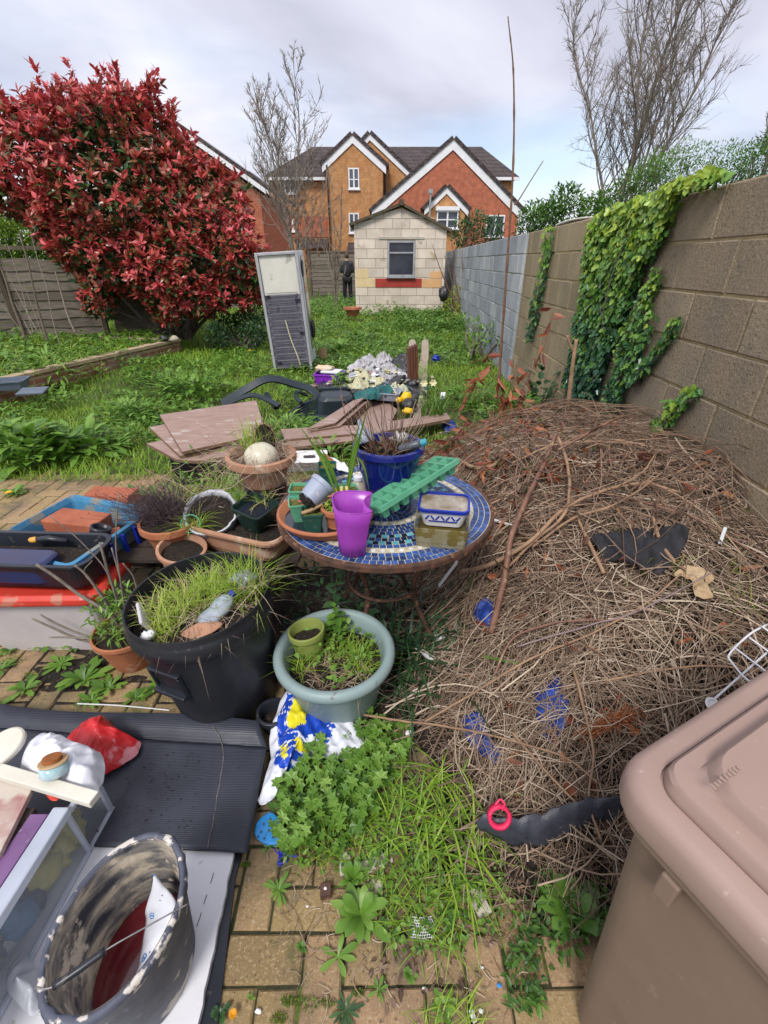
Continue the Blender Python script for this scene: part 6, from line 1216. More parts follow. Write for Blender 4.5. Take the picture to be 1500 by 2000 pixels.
for (x, y, r_, n, L, v) in ((-.10, -.02, .09, 260, .13, (.55, 1)), (-.02, .03, .09, 220, .14, (.5, 1)), (.08, .06, .09, 160, .17, (.35, .85)), (.15, .05, .06, 110, .22, (.35, .8)), (-.08, -.12, .05, 90, .10, (.5, 1)), (.0, .14, .08, 60, .10, (.5, 1)), (.13, .12, .05, 50, .2, (.3, .8))):
    p = lp(x, y, .455); tuft(mb, p, r_, n, L, .0042, v, (.15, 1.1), (45, 88))
tag(mb.build('bin_grass', m_grass), 'fresh green grass growing thickly in the black dustbin', 'grass', kind='stuff')
mb = MB(); n = 260; a = RNG.uniform(0, 6.28, n); q = .2*np.sqrt(RNG.random(n)); p0 = np.stack([q*np.cos(a), q*np.sin(a), .47+RNG.uniform(0, .02, n)], 1)@Rb.T+np.array(c); blades(mb, p0, rdir(n, 0, 40), RNG.uniform(.05, .16, n), .0022, RNG.uniform(.3, 1, n), RNG.uniform(.3, 1.2, n))
p = lp(.2, .06, .5); tuft(mb, p, .05, 22, .24, .003, (.5, 1), (1, 2.2), (20, 60)); tag(mb.build('bin_straw', m_straw), 'dry straw lying on the soil and hanging out of the dustbin', 'straw', kind='stuff')
mb = MB(); pc = lp(-.165, -.075, .475); mb.box(pc, (.012, .11, .10), Rb@Rz(.5)@Ry(-.35)@Rx(.1)); tag(mb.build('white_plate_piece', mat('dirty_pale_plastic', (.58, .56, .58), (.48, .46, .47), 9, .5, spots=(.35, .25, .17), spot_sc=8, spot_lo=.58), bev=.006), 'pale rectangular plastic piece stuck in the left side of the dustbin', 'plastic piece')
pb = lp(.075, -.055, .49); R = np.array(Vector((.55, .75, .38)).normalized().to_track_quat('Z', 'Y').to_matrix()); T = thing('crushed_bottle', 'crushed clear drink bottle with a blue cap lying in the dustbin', 'bottle', tuple(pb))
mb = MB(); mb.lathe([(.002, -.07), (.028, -.068), (.032, -.04), (.026, -.01), (.031, .02), (.022, .05), (.012, .065), (.002, .066)], pb, 26, R, wob=lambda v: v*np.array([1.25, .7, 1])+.003*vnoise(v, 70, 3)[..., None]); mb.build('body', mat('crushed_clear', (.55, .62, .72), (.35, .42, .52), 18, .18, alpha=.6), T, sm=True); mb = MB(); mb.lathe([(.002, .066), (.013, .066), (.013, .08), (.002, .081)], pb, 18, R); mb.build('cap', m_mblue, T)
mb = MB(); g = polarsheet([(pb[0]-.06+x, pb[1]-.085+y) for x, y in ((-.05, 0), (0, -.03), (.07, -.02), (.10, .02), (.04, .04), (-.02, .03))], lambda x, y, t: pb[2]-.02+.03*(1-t)+.25*(x-pb[0]+.03), 8, 40); tag(sheetobj('terracotta_shard', g, m_terra2, thick=.008), 'broken terracotta shard lying in the dustbin soil', 'shard')
mb = MB(); mb.blob(lp(-.12, -.165, .49), (.022, .018, .014), 8, .5, 16, 10, fr=2); tag(mb.build('wrapper', m_whitep, sm=True), 'small white wrapper at the front edge inside the dustbin', 'wrapper')
pp_ = lp(.13, .10, .50); mb = MB(); mb.blob(pp_, (.045, .05, .03), 12, .5, 20, 12, fr=1.8); tag(mb.build('clear_film', mat('clear_film', (.5, .53, .58), (.3, .32, .36), 20, .2, alpha=.7), sm=True), 'scrunched clear film at the back of the dustbin', 'film')
c = Vector((-.185, 1.235, 0)); m_plant = mat('grey_green_planter', (.26, .345, .345), (.22, .295, .30), 4, .5, .06, 30, spots=(.17, .19, .18), spot_sc=36, spot_lo=.67)
T = thing('round_planter', 'grey green round plastic planter with a thick rolled rim', 'planter', tuple(c)); mb = MB()
mb.lathe([(.02, 0), (.15, 0), (.155, .01), (.195, .235), (.203, .246), (.219, .250), (.226, .262), (.227, .275), (.221, .288), (.210, .294), (.197, .292), (.188, .280), (.183, .26), (.165, .18), (.13, .03), (.02, .03)], c, 96); mb.build('body', m_plant, T, sm=True); soilfill(.183, .215, c, np.eye(3), m_potsoil, T, .014)
cg = Vector((-.285, 1.285, .215)); T = thing('olive_pot', 'small olive green pot standing tilted in the grey green planter', 'plant pot', tuple(cg)); Rg = rot(.12, 2.6); mb = MB(); mb.lathe(potprof(.066, .048, .115, .003, .004, .022), cg, 48, Rg); o = mb.build('body', mat('olive_plastic', (.27, .32, .08), (.21, .25, .06), 9, .5), T, sm=True); md = o.modifiers.new('e', 'EDGE_SPLIT'); soilfill(.054, .075, cg, Rg, m_potsoil, T, .008)
mb = MB(); 
for x, y, r_, n in ((-.06, .06, .08, 90), (.07, .03, .07, 90), (.10, -.03, .05, 60), (-.12, -.04, .03, 40)): tuft(mb, (c.x+x, c.y+y, .215), r_, n, .13, .0032, (.3, .9), (.2, 1.2), (35, 85))
tag(mb.build('planter_grass', m_grass), 'fine grass growing in the grey green planter', 'grass', kind='stuff')
mb = MB(); n = 330; a = RNG.uniform(0, 6.28, n); q = .16*np.sqrt(RNG.random(n)); keep = (np.sin(a) > -.2) | (RNG.random(n) < .3); a, q = a[keep], q[keep]; n = len(a); leaves(mb, np.stack([c.x+q*np.cos(a), c.y+q*np.sin(a), .22+RNG.uniform(0, .07, n)], 1), rdir(n, -10, 60), (0, 0, 1), RNG.uniform(.014, .032, n), RNG.uniform(.010, .020, n), RNG.uniform(.4, 1, n), OVAL, .2); tag(mb.build('planter_weeds', m_green), 'small round leaved weeds in the grey green planter', 'weeds', kind='stuff')
mb = MB(); n = 120; a = RNG.uniform(0, 6.28, n); q = .13*np.sqrt(RNG.random(n)); blades(mb, np.stack([c.x+.01+q*np.cos(a), c.y-.06+q*np.sin(a)*.6, .23+0*a], 1), rdir(n, 0, 35), RNG.uniform(.04, .12, n), .0025, RNG.uniform(.3, 1, n), RNG.uniform(.3, 1.4, n)); tag(mb.build('planter_straw', m_straw), 'dead straw clump in the front of the planter', 'straw', kind='stuff')
def nettle(name, label, base, h, nl, L, m=None, seed=0, cat='plant', lean=(0, 0)):
    T = thing(name, label, cat, tuple(base)); e_ = Vector(base)+Vector((lean[0], lean[1], h)); cv = curve(base, e_, 0, .03, 10, seed); mb = MB(); mb.tubes([cv], np.linspace(.0025, .0012, 10), 5); mb.build('stem', m_green, T)
    mb = MB(); rg = np.random.default_rng(seed); k = np.repeat(np.linspace(3, 9, nl//2).astype(int), 2); a = np.arange(len(k))*pi+np.repeat(np.arange(len(k)//2)*pi/2, 2)[:len(k)]+.4; sz = L*(1-.45*(k-3)/6)
    leaves(mb, cv[k], np.stack([np.cos(a), np.sin(a), .15+0*a], 1), (0, 0, 1), sz, sz*.7, rg.uniform(.3, .8, len(k)), OVAL, .25); mb.build('leaves', m or m_green, T); return T
nettle('young_nettle', 'young nettle with broad leaves at the back of the planter', (c.x-.01, c.y+.14, .215), .15, 12, .062, seed=2)
T = pot('black_pot', 'small empty black pot between the dustbin and the printed bag', 'plant pot', Vector((-.415, 1.12, 0)), .055, .042, .085, m_pblack, fill=m_potsoil, fillz=.4)
mb = MB()
for x, y, n, L in ((.10, 1.42, 46, .5), (.22, 1.32, 36, .42), (.08, 1.22, 22, .32), (.30, 1.22, 14, .3), (-.02, 1.55, 20, .4)): tuft(mb, (x, y, 0), .06, n, L, .013, (.0, .75), (.5, 1.5), (50, 86))
tag(mb.build('iris_clump', m_dkgreen), 'dark green strap leaves growing out between the planter and the heap', 'plant')
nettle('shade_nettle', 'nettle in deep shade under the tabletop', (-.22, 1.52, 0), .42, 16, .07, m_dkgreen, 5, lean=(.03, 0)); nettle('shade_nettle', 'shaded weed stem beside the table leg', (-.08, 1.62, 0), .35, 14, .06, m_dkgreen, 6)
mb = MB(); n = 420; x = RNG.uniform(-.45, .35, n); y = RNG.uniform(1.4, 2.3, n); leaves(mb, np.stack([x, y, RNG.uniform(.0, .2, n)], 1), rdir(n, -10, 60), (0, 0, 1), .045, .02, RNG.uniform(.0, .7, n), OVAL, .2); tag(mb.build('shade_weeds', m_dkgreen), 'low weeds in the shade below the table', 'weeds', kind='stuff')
c = Vector((-1.50, 1.635, 0)); Rr = Rz(.02); m_tubw = mat('clouded_white_tub', (.62, .57, .58), (.54, .49, .50), 4, .45, alpha=.95); m_red = mat('red_plastic', (.62, .05, .03), (.50, .04, .025), 5, .38, spots=(.45, .16, .11), spot_sc=12, spot_lo=.62)
T = thing('storage_tub', 'white storage tub with a thick bright red rim', 'tub', tuple(c)); mb = MB(); loft(mb, [(.50, .26, .04, 0), (.60, .36, .05, .32), (.594, .354, .05, .32), (.49, .25, .04, .004)], c, Rr); mb.build('body', m_tubw, T)
mb = MB(); loft(mb, [(.66, .415, .065, .318), (.675, .43, .07, .330), (.672, .427, .07, .352), (.64, .395, .06, .368), (.60, .355, .05, .366), (.585, .34, .05, .345)], c, Rr); mb.build('rim', m_red, T, sm=False, bev=.003)
mb = MB(); mb.box(np.array(c)+Rr@np.array([0, -.02, .33]), (.58, .33, .006), Rr); 
for k in range(26): mb.box(np.array(c)+Rr@np.array([.27-.012*k, -.10, .336]), (.006, .15, .012), Rr@Rz(.2)@Rx(.06))
mb.build('ribbed_tray', m_red, T)
c = Vector((-1.44, 1.80, .335)); Rc = Rz(-.30)@Rx(.04); m_bcr = mat('blue_crate_plastic', (.06, .24, .42), (.045, .17, .31), 5, .5, .1, 40, spots=(.22, .23, .21), spot_sc=9, spot_lo=.52)
T = thing('blue_crate', 'weathered light blue crate of broken bricks sitting in the red-rimmed tub', 'crate', tuple(c)); mb = MB(); loft(mb, [(.44, .40, .02, 0), (.48, .45, .025, .13), (.52, .49, .03, .13), (.52, .49, .03, .15), (.49, .46, .025, .155), (.47, .44, .02, .13), (.43, .39, .02, .006)], c, Rc); mb.build('body', m_bcr, T, bev=.002)
mb = MB()
for k in range(6): mb.box(np.array(c)+Rc@np.array([.268, -.19+.07*k, .085]), (.02, .012, .11), Rc)
mb.build('side_ribs', m_mblue, T)
m_brk = mat('broken_red_brick', (.40, .125, .065), (.30, .085, .045), 9, .9, .6, 60, bdist=.004, spots=(.5, .38, .32), spot_sc=5, spot_lo=.64)
def brick(label, c, d, R, seed):
    mb = MB(); h = np.array(d)/2; rg = np.random.default_rng(seed); v = np.array([[x, y, z] for x in (-1, 1) for y in (-1, 1) for z in (-1, 1)], float)*h; v *= 1+rg.uniform(-.10, .10, v.shape); mb.add(v@R.T+np.array(c), [(0, 1, 3, 2), (4, 6, 7, 5), (0, 4, 5, 1), (2, 3, 7, 6), (0, 2, 6, 4), (1, 5, 7, 3)])
    o = mb.build('brick', m_brk, bev=.007); return tag(o, label, 'brick', 'loose bricks')
brick('large broken red brick lying in the blue crate', (-1.46, 1.86, .45), (.25, .14, .10), Rz(-.12)@Ry(.05), 3)
brick('small brick fragment beside the black pipe elbow in the crate', (-1.27, 1.80, .43), (.07, .06, .05), Rz(.4)@Rx(.2), 4)
brick('whole red brick lying behind the blue crate', (-1.52, 2.26, .40), (.26, .12, .07), Rz(-.12), 5)
stone = MB(); stone.box((-1.52, 2.27, .18), (.36, .22, .36), Rz(-.1)); tag(stone.build('old_crate', m_oldw, bev=.01), 'dark upended box behind the blue crate', 'box')
mb = MB(); mb.blob((-1.56, 1.72, .42), (.055, .04, .05), 3, .2, 22, 14); tag(mb.build('yellow_funnel', mat('yellow_plastic', (.75, .68, .04), (.62, .52, .03), 9, .45), sm=True), 'yellow plastic bulb at the front corner of the blue crate', 'plastic piece')
cp_ = np.array((-1.30, 1.74, .44)); T = thing('pipe_elbow', 'black plastic pipe elbow lying in the blue crate', 'pipe', tuple(cp_)); mb = MB(); el = resample([cp_+(-.14, -.02, -.01), cp_+(-.06, -.01, 0), cp_+(0, 0, .012), cp_+(.02, .01, .05)], 16); mb.tubes([el], [.033]*16, 20, cap=True); mb.build('pipe', m_pblack, T, sm=True)
mb = MB(); a = np.linspace(0, 2*pi, 30); q = np.array((Vector(el[-1])-Vector(el[-3])).normalized().to_track_quat('Z', 'Y').to_matrix()); mb.lathe([(.030, -.012), (.042, -.014), (.043, .016), (.039, .018), (.034, .016), (.030, -.01)], el[-1], 30, q, close=False); mb.build('collar', m_pblack, T, sm=True)
q0, q1, q2, q3 = P(226, 1066, .50), P(150, 1108, .50), P(0, 1092, .50), P(0, 1040, .50)
c = Vector((-1.515, 1.575, .385)); Rt = Rz(-.05)@Rx(.03)
T = thing('black_trough', 'long black plastic trough resting across the red tub at the left edge', 'trough', tuple(c)); mb = MB(); loft(mb, [(.62, .18, .05, 0), (.68, .225, .06, .115), (.705, .25, .065, .12), (.705, .25, .065, .13), (.67, .215, .055, .13), (.61, .17, .05, .01)], c, Rt); mb.build('body', m_pblack, T, bev=.002)
mb = MB(); loft(mb, [(.50, .12, .045, .02), (.50, .125, .045, .108), (.49, .115, .04, .118)], np.array(c)+Rt@np.array([-.08, -.045, 0]), Rt); mb.build('inner_cover', mat('dark_blue_gloss', (.022, .03, .10), (.03, .025, .07), 6, .18), T, bev=.01)
mb = MB(); mb.box(np.array(c)+Rt@np.array([0, 0, .07]), (.64, .17, .01), Rt); mb.build('soil', m_potsoil, T)
T = thing('hand_fork', 'small hand tool with an orange tipped dark handle in the black trough', 'hand tool', tuple(np.array(c)+np.array([.1, .07, .14]))); mb = MB(); mb.tubes([[np.array(c)+np.array([.02, .06, .125]), np.array(c)+np.array([.08, .065, .13]), np.array(c)+np.array([.16, .06, .12])]], [.012, .014, .010], 12); mb.build('handle', m_pblack, T, sm=True); mb = MB(); mb.blob(np.array(c)+np.array([.02, .06, .127]), (.022, .014, .013), 2, .1); mb.build('tip', mat('orange_yellow', (.72, .36, .05), None, 9, .5), T, sm=True)
c = Vector((-1.105, 1.445, 0)); T = pot('ribbed_pot', 'ribbed terracotta pot with a woody half dead plant beside the dustbin', 'plant pot', c, .125, .075, .185, m_terra, fill=m_potsoil, fillz=.92, rw=.004, rh=.02, rib=.004, n=56)
T = thing('woody_plant', 'woody plant with snapped grey brown stems sprouting green shoots', 'plant', (c.x, c.y, .17)); k = 0
for pp, r0 in (([(238, 1245), (215, 1200), (160, 1165), (110, 1128), (70, 1102)], .0085), ([(240, 1240), (205, 1175), (170, 1125), (146, 1104)], .006), ([(245, 1240), (232, 1180), (212, 1120), (195, 1060)], .007), ([(250, 1240), (235, 1130), (226, 1060), (232, 965)], .0035), ([(240, 1240), (215, 1130), (160, 1060), (95, 1006)], .003), ([(232, 1262), (160, 1250), (100, 1225), (62, 1208)], .0065), ([(232, 1262), (150, 1235), (105, 1215), (78, 1200)], .005), ([(265, 1262), (200, 1250), (130, 1245), (95, 1245)], .005), ([(250, 1240), (243, 1190), (235, 1130), (218, 1070)], .005), ([(255, 1240), (200, 1160), (165, 1120), (180, 1095)], .003), ([(262, 1240), (270, 1180), (262, 1130), (240, 1100)], .004)):
    k += 1; mb = MB(); mb.tubes([resample([Q(px, py, 1.43-.03*(i/len(pp))*(k % 3)) for i, (px, py) in enumerate(pp)], 20)], np.linspace(r0, r0*.6, 20), 8); mb.build('stem', m_bark2, T, sm=True)
mb = MB(); n = 330; a = RNG.uniform(0, 6.28, n); q = RNG.uniform(.0, .11, n); leaves(mb, np.stack([c.x+.0+q*np.cos(a), c.y+q*np.sin(a), .2+RNG.uniform(0, .17, n)], 1), rdir(n, -20, 70), (0, 0, 1), .036, .013, RNG.uniform(.3, .95, n), LANCE, .2); mb.build('shoots', m_green, T)
mb = MB(); tuft(mb, (c.x+.03, c.y, .18), .08, 60, .14, .0035, (.3, .8), (.3, 1)); tag(mb.build('pot_grass', m_grass), 'grass blades in the ribbed terracotta pot', 'grass', kind='stuff')

def wavemat(name, c1, c2, sc, direction='Y', rough=.35, strength=.6, spots=None):
    m = mat(name, c1, c2, 5, rough, spots=spots, spot_sc=60, spot_lo=.68); t = m.node_tree; n = t.nodes; l = t.links; b = n['Principled BSDF']
    tc = n.new('ShaderNodeTexCoord'); w = n.new('ShaderNodeTexWave'); w.bands_direction = direction; w.inputs['Scale'].default_value = sc; w.inputs['Distortion'].default_value = .6; w.inputs['Detail'].default_value = 1; l.new(tc.outputs['Object'], w.inputs[0])
    bp = n.new('ShaderNodeBump'); bp.inputs['Strength'].default_value = strength; bp.inputs['Distance'].default_value = .002; l.new(w.outputs[1], bp.inputs['Height']); l.new(bp.outputs[0], b.inputs['Normal']); return m
m_corr = wavemat('black_fluted_sheet', (.026, .029, .042), (.042, .047, .066), 60, strength=.3, rough=.40, spots=(.004, .004, .006))
T = thing('fluted_sheet', 'large black fluted plastic sheet lying on the paving at the lower left', 'plastic sheet', (-1.0, .9, .04))
nx, ny = 60, 24; u = np.linspace(0, 1, nx); vv = np.linspace(0, 1, ny)
FL, FR, BL_, BR_ = np.array(P(-420, 1620, .045)), np.array(P(483, 1667, .040)), np.array(P(-350, 1395, .05)), np.array(P(521, 1462, .045))
g = (FL*(1-u)[:, None, None]+FR*u[:, None, None])*(1-vv)[None, :, None]+(BL_*(1-u)[:, None, None]+BR_*u[:, None, None])*vv[None, :, None]
g[..., 2] += .006*vnoise(g[..., :2], 5, 3)+.004*np.sin(g[..., 0]*9); mb = MB(); mb.grid(g); mb.build('main_panel', m_corr, T, sm=True, solid=.004)
top_ = g[:, -1].copy(); BL2, BR2 = np.array(P(-330, 1340, .085)), np.array(P(505, 1414, .075)); up_ = BL2*(1-u)[:, None]+BR2*u[:, None]; up_[:, 2] += .010*np.sin(u*7+1); up_[:, 1] += .012*np.sin(u*9); mb = MB(); mb.grid(np.array([top_+(0, .001, .002), (top_+up_)/2+np.array([0, 0, -.008]), up_])); mb.build('folded_flap', m_corr, T, sm=True, solid=.004)
cr = resample([P(415, 1418, .07), P(436, 1462, .055), P(424, 1560, .053), P(405, 1655, .053)], 30); cr[:, 0] += .003*vnoise(cr, 60, 2); mb = MB(); mb.tubes([cr], .0011, 4); mb.build('crease', mat('pale_crease', (.30, .28, .25), (.12, .11, .1), 90, .8), T)
mb = MB(); n = 170; x = RNG.uniform(-.95, -.50, n); y = RNG.uniform(.72, .98, n); 
for i in range(n): mb.blob((x[i], y[i], .0485+.002*random.random()), (random.uniform(.0008, .003),)*2+(.001,), i, .3, 6, 4)
tag(mb.build('dirt_specks', m_potsoil), 'dark dirt specks and drops scattered on the black sheet', 'dirt', kind='stuff')
mb = MB(); mb.tubes([resample([P(150, 1376, .03), P(220, 1379, .03), P(280, 1384, .03), P(330, 1389, .03)], 20)+np.array([0, .004, 0])], .0025, 5); tag(mb.build('white_batten', m_whitep), 'thin white edge strip behind the black sheet', 'strip')
m_board = mat('white_board', (.70, .70, .74), (.62, .62, .66), 3, .35, .1, 30, spots=(.45, .42, .40), spot_sc=26, spot_lo=.67)
p1, p2 = P(457, 1664, .03), P(398, 2010, .03); T = thing('white_board', 'white melamine board with a chipped edge lying under the mortar bucket', 'board', (-.8, .4, 0))
poly = [(-1.35, .02), (p2.x, .02)]+[(p2.x+(p1.x-p2.x)*t+.0014*sin(t*40)+.0012*sin(t*97), .02+(p1.y-.02)*t) for t in np.linspace(.05, .97, 26)]+[(p1.x, p1.y), (-1.35, p1.y+.03)]
mb = MB(); mb.prism(poly, .012, .030, 'z'); mb.build('panel', m_board, T, bev=.0015)
mb = MB()
for (a_, b_) in (((417, 1705), (411, 1725)), ((404, 1747), (398, 1766)), ((393, 1783), (384, 1810)), ((380, 1820), (355, 1880)), ((330, 1950), (318, 1995))):
    A1, B1 = P(*a_, .0312), P(*b_, .0312); mb.tubes([curve(A1, B1, 0, .01, 5)], .0009, 4)
mb.build('cracks', m_pblack, T)
mb = MB(); poly2 = [(-1.3, .0), (p2.x+.028, .0), (p2.x+.03, .3), (p1.x+.016, p1.y-.05), (p1.x+.02, p1.y+.005), (-1.3, p1.y+.02)]; mb.prism(poly2, .0, .0115, 'z'); tag(mb.build('black_underlay', m_pblack), 'thin black sheet showing along the edge of the white board', 'plastic sheet')
def bucketmat():
    m, t, b = _new('plastered_bucket'); n = t.nodes; l = t.links; tc = n.new('ShaderNodeTexCoord')
    def noise(sc, det=8, st=(1, 1, 1), dist=0):
        mp = n.new('ShaderNodeMapping'); mp.inputs['Scale'].default_value = st; l.new(tc.outputs['Object'], mp.inputs[0]); k = n.new('ShaderNodeTexNoise'); k.inputs['Scale'].default_value = sc; k.inputs['Detail'].default_value = det; k.inputs['Roughness'].default_value = .62; k.inputs['Distortion'].default_value = dist; l.new(mp.outputs[0], k.inputs['Vector']); return k.outputs[0]
    col = None; rp = n.new('ShaderNodeValToRGB'); l.new(noise(7, 9, (1, 1, 2.2), .4), rp.inputs[0]); el = rp.color_ramp.elements; el[0].position = .40; el[0].color = (.035, .037, .05, 1); el[1].position = .60; el[1].color = (.50, .43, .33, 1); q = el.new(.50); q.color = (.20, .185, .17, 1); col = rp.outputs[0]
    mr = n.new('ShaderNodeMapRange'); mr.inputs[1].default_value = .56; mr.inputs[2].default_value = .62; l.new(noise(16, 7), mr.inputs[0]); mx = n.new('ShaderNodeMix'); mx.data_type = 'RGBA'; l.new(mr.outputs[0], mx.inputs[0]); l.new(col, mx.inputs[6]); mx.inputs[7].default_value = (.60, .52, .42, 1); l.new(mx.outputs[2], b.inputs['Base Color']); b.inputs['Roughness'].default_value = .85
    bp = n.new('ShaderNodeBump'); bp.inputs['Strength'].default_value = .8; bp.inputs['Distance'].default_value = .003; l.new(noise(30, 8), bp.inputs['Height']); l.new(bp.outputs[0], b.inputs['Normal']); return m
m_buck = bucketmat(); m_brim = mat('splashed_rim', (.10, .11, .15), (.06, .066, .095), 14, .6, .5, 60, detail=9, spots=(.60, .55, .50), spot_sc=34, spot_lo=.55, bdist=.003); m_bout = mat('bucket_outside', (.16, .17, .20), (.07, .075, .10), 8, .7, .4, 50, spots=(.5, .47, .42), spot_sc=18, spot_lo=.6)
c = Vector((-.562, .425, .031)); RB = Rz(-.14); SX, SY_ = .86, 1.12; T = thing('mortar_bucket', 'plaster caked builder bucket holding dark red liquid', 'bucket', tuple(c))
def bw(v): o = v.copy(); w = 1+.025*vnoise(v/np.array([1, 1, 3]), 12, 6); o[..., 0] *= w; o[..., 1] *= w; return o
BHt = .315
mb = MB(); mb.lathe([(.01, 0), (.098, 0), (.104, .006), (.134, BHt-.03), (.134, BHt-.024)], c, 90, RB, sx=SX, sy=SY_, wob=bw, close=False); mb.add(np.array([[0, 0, 0]]), np.zeros((0, 3), int)) if False else None; mb.build('outer_wall', m_bout, T, sm=True)
mb = MB(); mb.lathe([(.133, BHt-.03), (.143, BHt-.028), (.146, BHt-.012), (.142, BHt), (.133, BHt+.001), (.129, BHt-.006)], c, 110, RB, sx=SX, sy=SY_, close=False, wob=lambda v: bw(v)+(.0022*vnoise(v, 70, 3))[..., None]*np.array([1, 1, 1])); mb.build('rim', m_brim, T, sm=True)
mb = MB(); mb.lathe([(.130, BHt-.002), (.126, BHt-.05), (.112, .15), (.098, .04), (.09, .012), (.01, .010)], c, 90, RB, sx=SX, sy=SY_, wob=bw, close=False); mb.build('inner_wall', m_buck, T, sm=True)
mb = MB(); mb.lathe([(.002, .105), (.108, .105), (.1085, .100), (.002, .098)], c, 60, RB, sx=SX, sy=SY_, wob=bw); mb.build('red_liquid', mat('dark_red_liquid', (.10, .004, .008), (.13, .008, .014), 6, .05, spec=.8, coat=.5), T)
pk = [P(308, 1716, .28), P(345, 1765, .23), P(338, 1830, .20), P(318, 1885, .18), P(270, 1917, .16)]; pk2 = [P(303, 1718, .28), P(285, 1775, .20), P(285, 1800, .16), P(275, 1860, .145), P(268, 1915, .15)]
A1, B1 = resample(pk, 24), resample(pk2, 24); g = np.array([A1*(1-s)+B1*s+np.array([.0, 0, .022*sin(pi*s)]) for s in np.linspace(0, 1, 12)]); g[1:-1, :, 2] += .004*ridged(g[1:-1, :, 0], g[1:-1, :, 1], 60, 3); m_film = mat('white_film', (.74, .76, .84), (.66, .68, .76), 12, .3, .2, 40, bdist=.003)
T = thing('film_packet', 'white plastic film packet with small blue print standing inside the bucket', 'packet', tuple(pk[4])); mb = MB(); mb.grid(g); mb.build('film', m_film, T, sm=True, solid=.0015)
m_blprint = mat('blue_print', (.02, .20, .62), None, 9, .4); m_bk = mat('dark_print', (.05, .05, .09), None, 9, .5)
def ongrid(s, t_, off=.0022): i = s*11; j = t_*23; i0, j0 = min(int(i), 10), min(int(j), 22); p = g[i0, j0]*(1-(i-i0))*(1-(j-j0))+g[i0+1, j0]*(i-i0)*(1-(j-j0))+g[i0, j0+1]*(1-(i-i0))*(j-j0)+g[i0+1, j0+1]*(i-i0)*(j-j0); return p+np.array([0, 0, off])
mb = MB()
for (s0, t0) in ((.72, .42), (.66, .80)):        # two looped marks
    for d0 in (-.018, .018):
        a = np.linspace(0, 2*pi, 18); mb.tubes([np.array([ongrid(np.clip(s0+.08*cos(x), 0, .99), np.clip(t0+d0+.022*sin(x), 0, .99)) for x in a])], .0009, 4, cap=False)
mb.tubes([np.array([ongrid(.45+.1*k/5, .015) for k in range(6)])], .003, 5); mb.build('blue_mark', m_blprint, T)
mb = MB()
for s0, t0 in ((.35, .20), (.45, .24), (.38, .70), (.5, .73)): mb.blob(ongrid(s0, t0), (.0016, .0016, .0008), 3, .2, 8, 5)
mb.build('printed_dot', m_bk, T)
hw = resample([P(66, 1929, .345), P(108, 1925, .35), P(203, 1858, .36), P(290, 1808, .355), P(368, 1765, .345)], 40); T = thing('bucket_handle', 'loose wire handle with a black grip lying across the mortar bucket', 'handle', tuple(hw[0])); mb = MB(); mb.tubes([hw], .0017, 7); mb.build('wire', mat('dull_wire', (.32, .30, .30), (.2, .19, .19), 30, .45, metal=.7), T, sm=True); mb = MB(); mb.tubes([resample([P(105, 1927, .351), P(155, 1893, .358), P(205, 1857, .361)], 12)], .0068, 14); mb.build('grip', m_pblack, T, sm=True)
m_clr = mat('clear_box_plastic', (.55, .60, .66), (.42, .46, .52), 5, .12, alpha=.16); m_clr2 = mat('frosted_box_edge', (.58, .62, .72), (.48, .52, .62), 5, .25, alpha=.72)
xr, y0_, y1_, zb, zt2 = -.862, .12, .795, .032, .235; T = thing('clear_storage_box', 'long clear plastic storage box full of dim yellow and blue packets', 'storage box', (-1.05, .45, zb))
def rx_(y): return xr-.055*(.795-y)
def vbox(mb, x0, x1, ya, yb, za, zb_, ): 
    v = [(rx_(ya)+x0, ya, za), (rx_(ya)+x1, ya, za), (rx_(yb)+x1, yb, za), (rx_(yb)+x0, yb, za), (rx_(ya)+x0, ya, zb_), (rx_(ya)+x1, ya, zb_), (rx_(yb)+x1, yb, zb_), (rx_(yb)+x0, yb, zb_)]
    mb.add(v, [(0, 3, 2, 1), (4, 5, 6, 7), (0, 1, 5, 4), (1, 2, 6, 5), (2, 3, 7, 6), (3, 0, 4, 7)])
mb = MB(); vbox(mb, -.003, 0, y0_, y1_, zb, zt2); mb.build('side_wall', m_clr, T); mb = MB(); vbox(mb, -.40, -.003, y1_-.003, y1_, zb, zt2); mb.build('end_wall', m_clr, T); mb = MB(); vbox(mb, -.40, -.0035, y0_, y1_-.0035, zb-.001, zb+.003); mb.build('base', m_clr, T)
mb = MB(); vbox(mb, -.004, .012, .69, y1_+.012, zt2-.012, zt2+.002); mb.build('top_rim', m_clr2, T, bev=.003); mb = MB(); vbox(mb, -.30, -.0045, y1_-.0, y1_+.012, zt2-.012, zt2+.002); mb.build('end_rim', m_clr2, T, bev=.003)
mb = MB(); vbox(mb, -.028, .016, y0_, .688, zt2-.006, zt2+.024); mb.build('lid_edge', m_clr2, T, bev=.005); mb = MB(); vbox(mb, -.004, .010, .676, .688, zb, zt2-.014); mb.build('seam_rib', m_clr2, T, bev=.003); mb = MB(); vbox(mb, -.003, .008, y1_-.008, y1_+.008, zb, zt2-.014); mb.build('corner_rib', m_clr2, T, bev=.003); mb = MB(); vbox(mb, -.004, .010, y0_, y1_+.01, zb-.0012, zb+.010); mb.build('bottom_rib', m_clr2, T, bev=.003)
cols = [mat('packet_yellow', (.42, .38, .08), (.3, .27, .06), 20, .5), mat('packet_blue', (.05, .16, .30), (.04, .12, .24), 20, .5), mat('packet_dark', (.02, .025, .05), (.03, .035, .06), 20, .5), mat('packet_olive', (.18, .19, .07), (.12, .13, .05), 20, .5), mat('packet_grey', (.28, .29, .30), (.2, .2, .22), 20, .5)]
rg = random.Random(4)
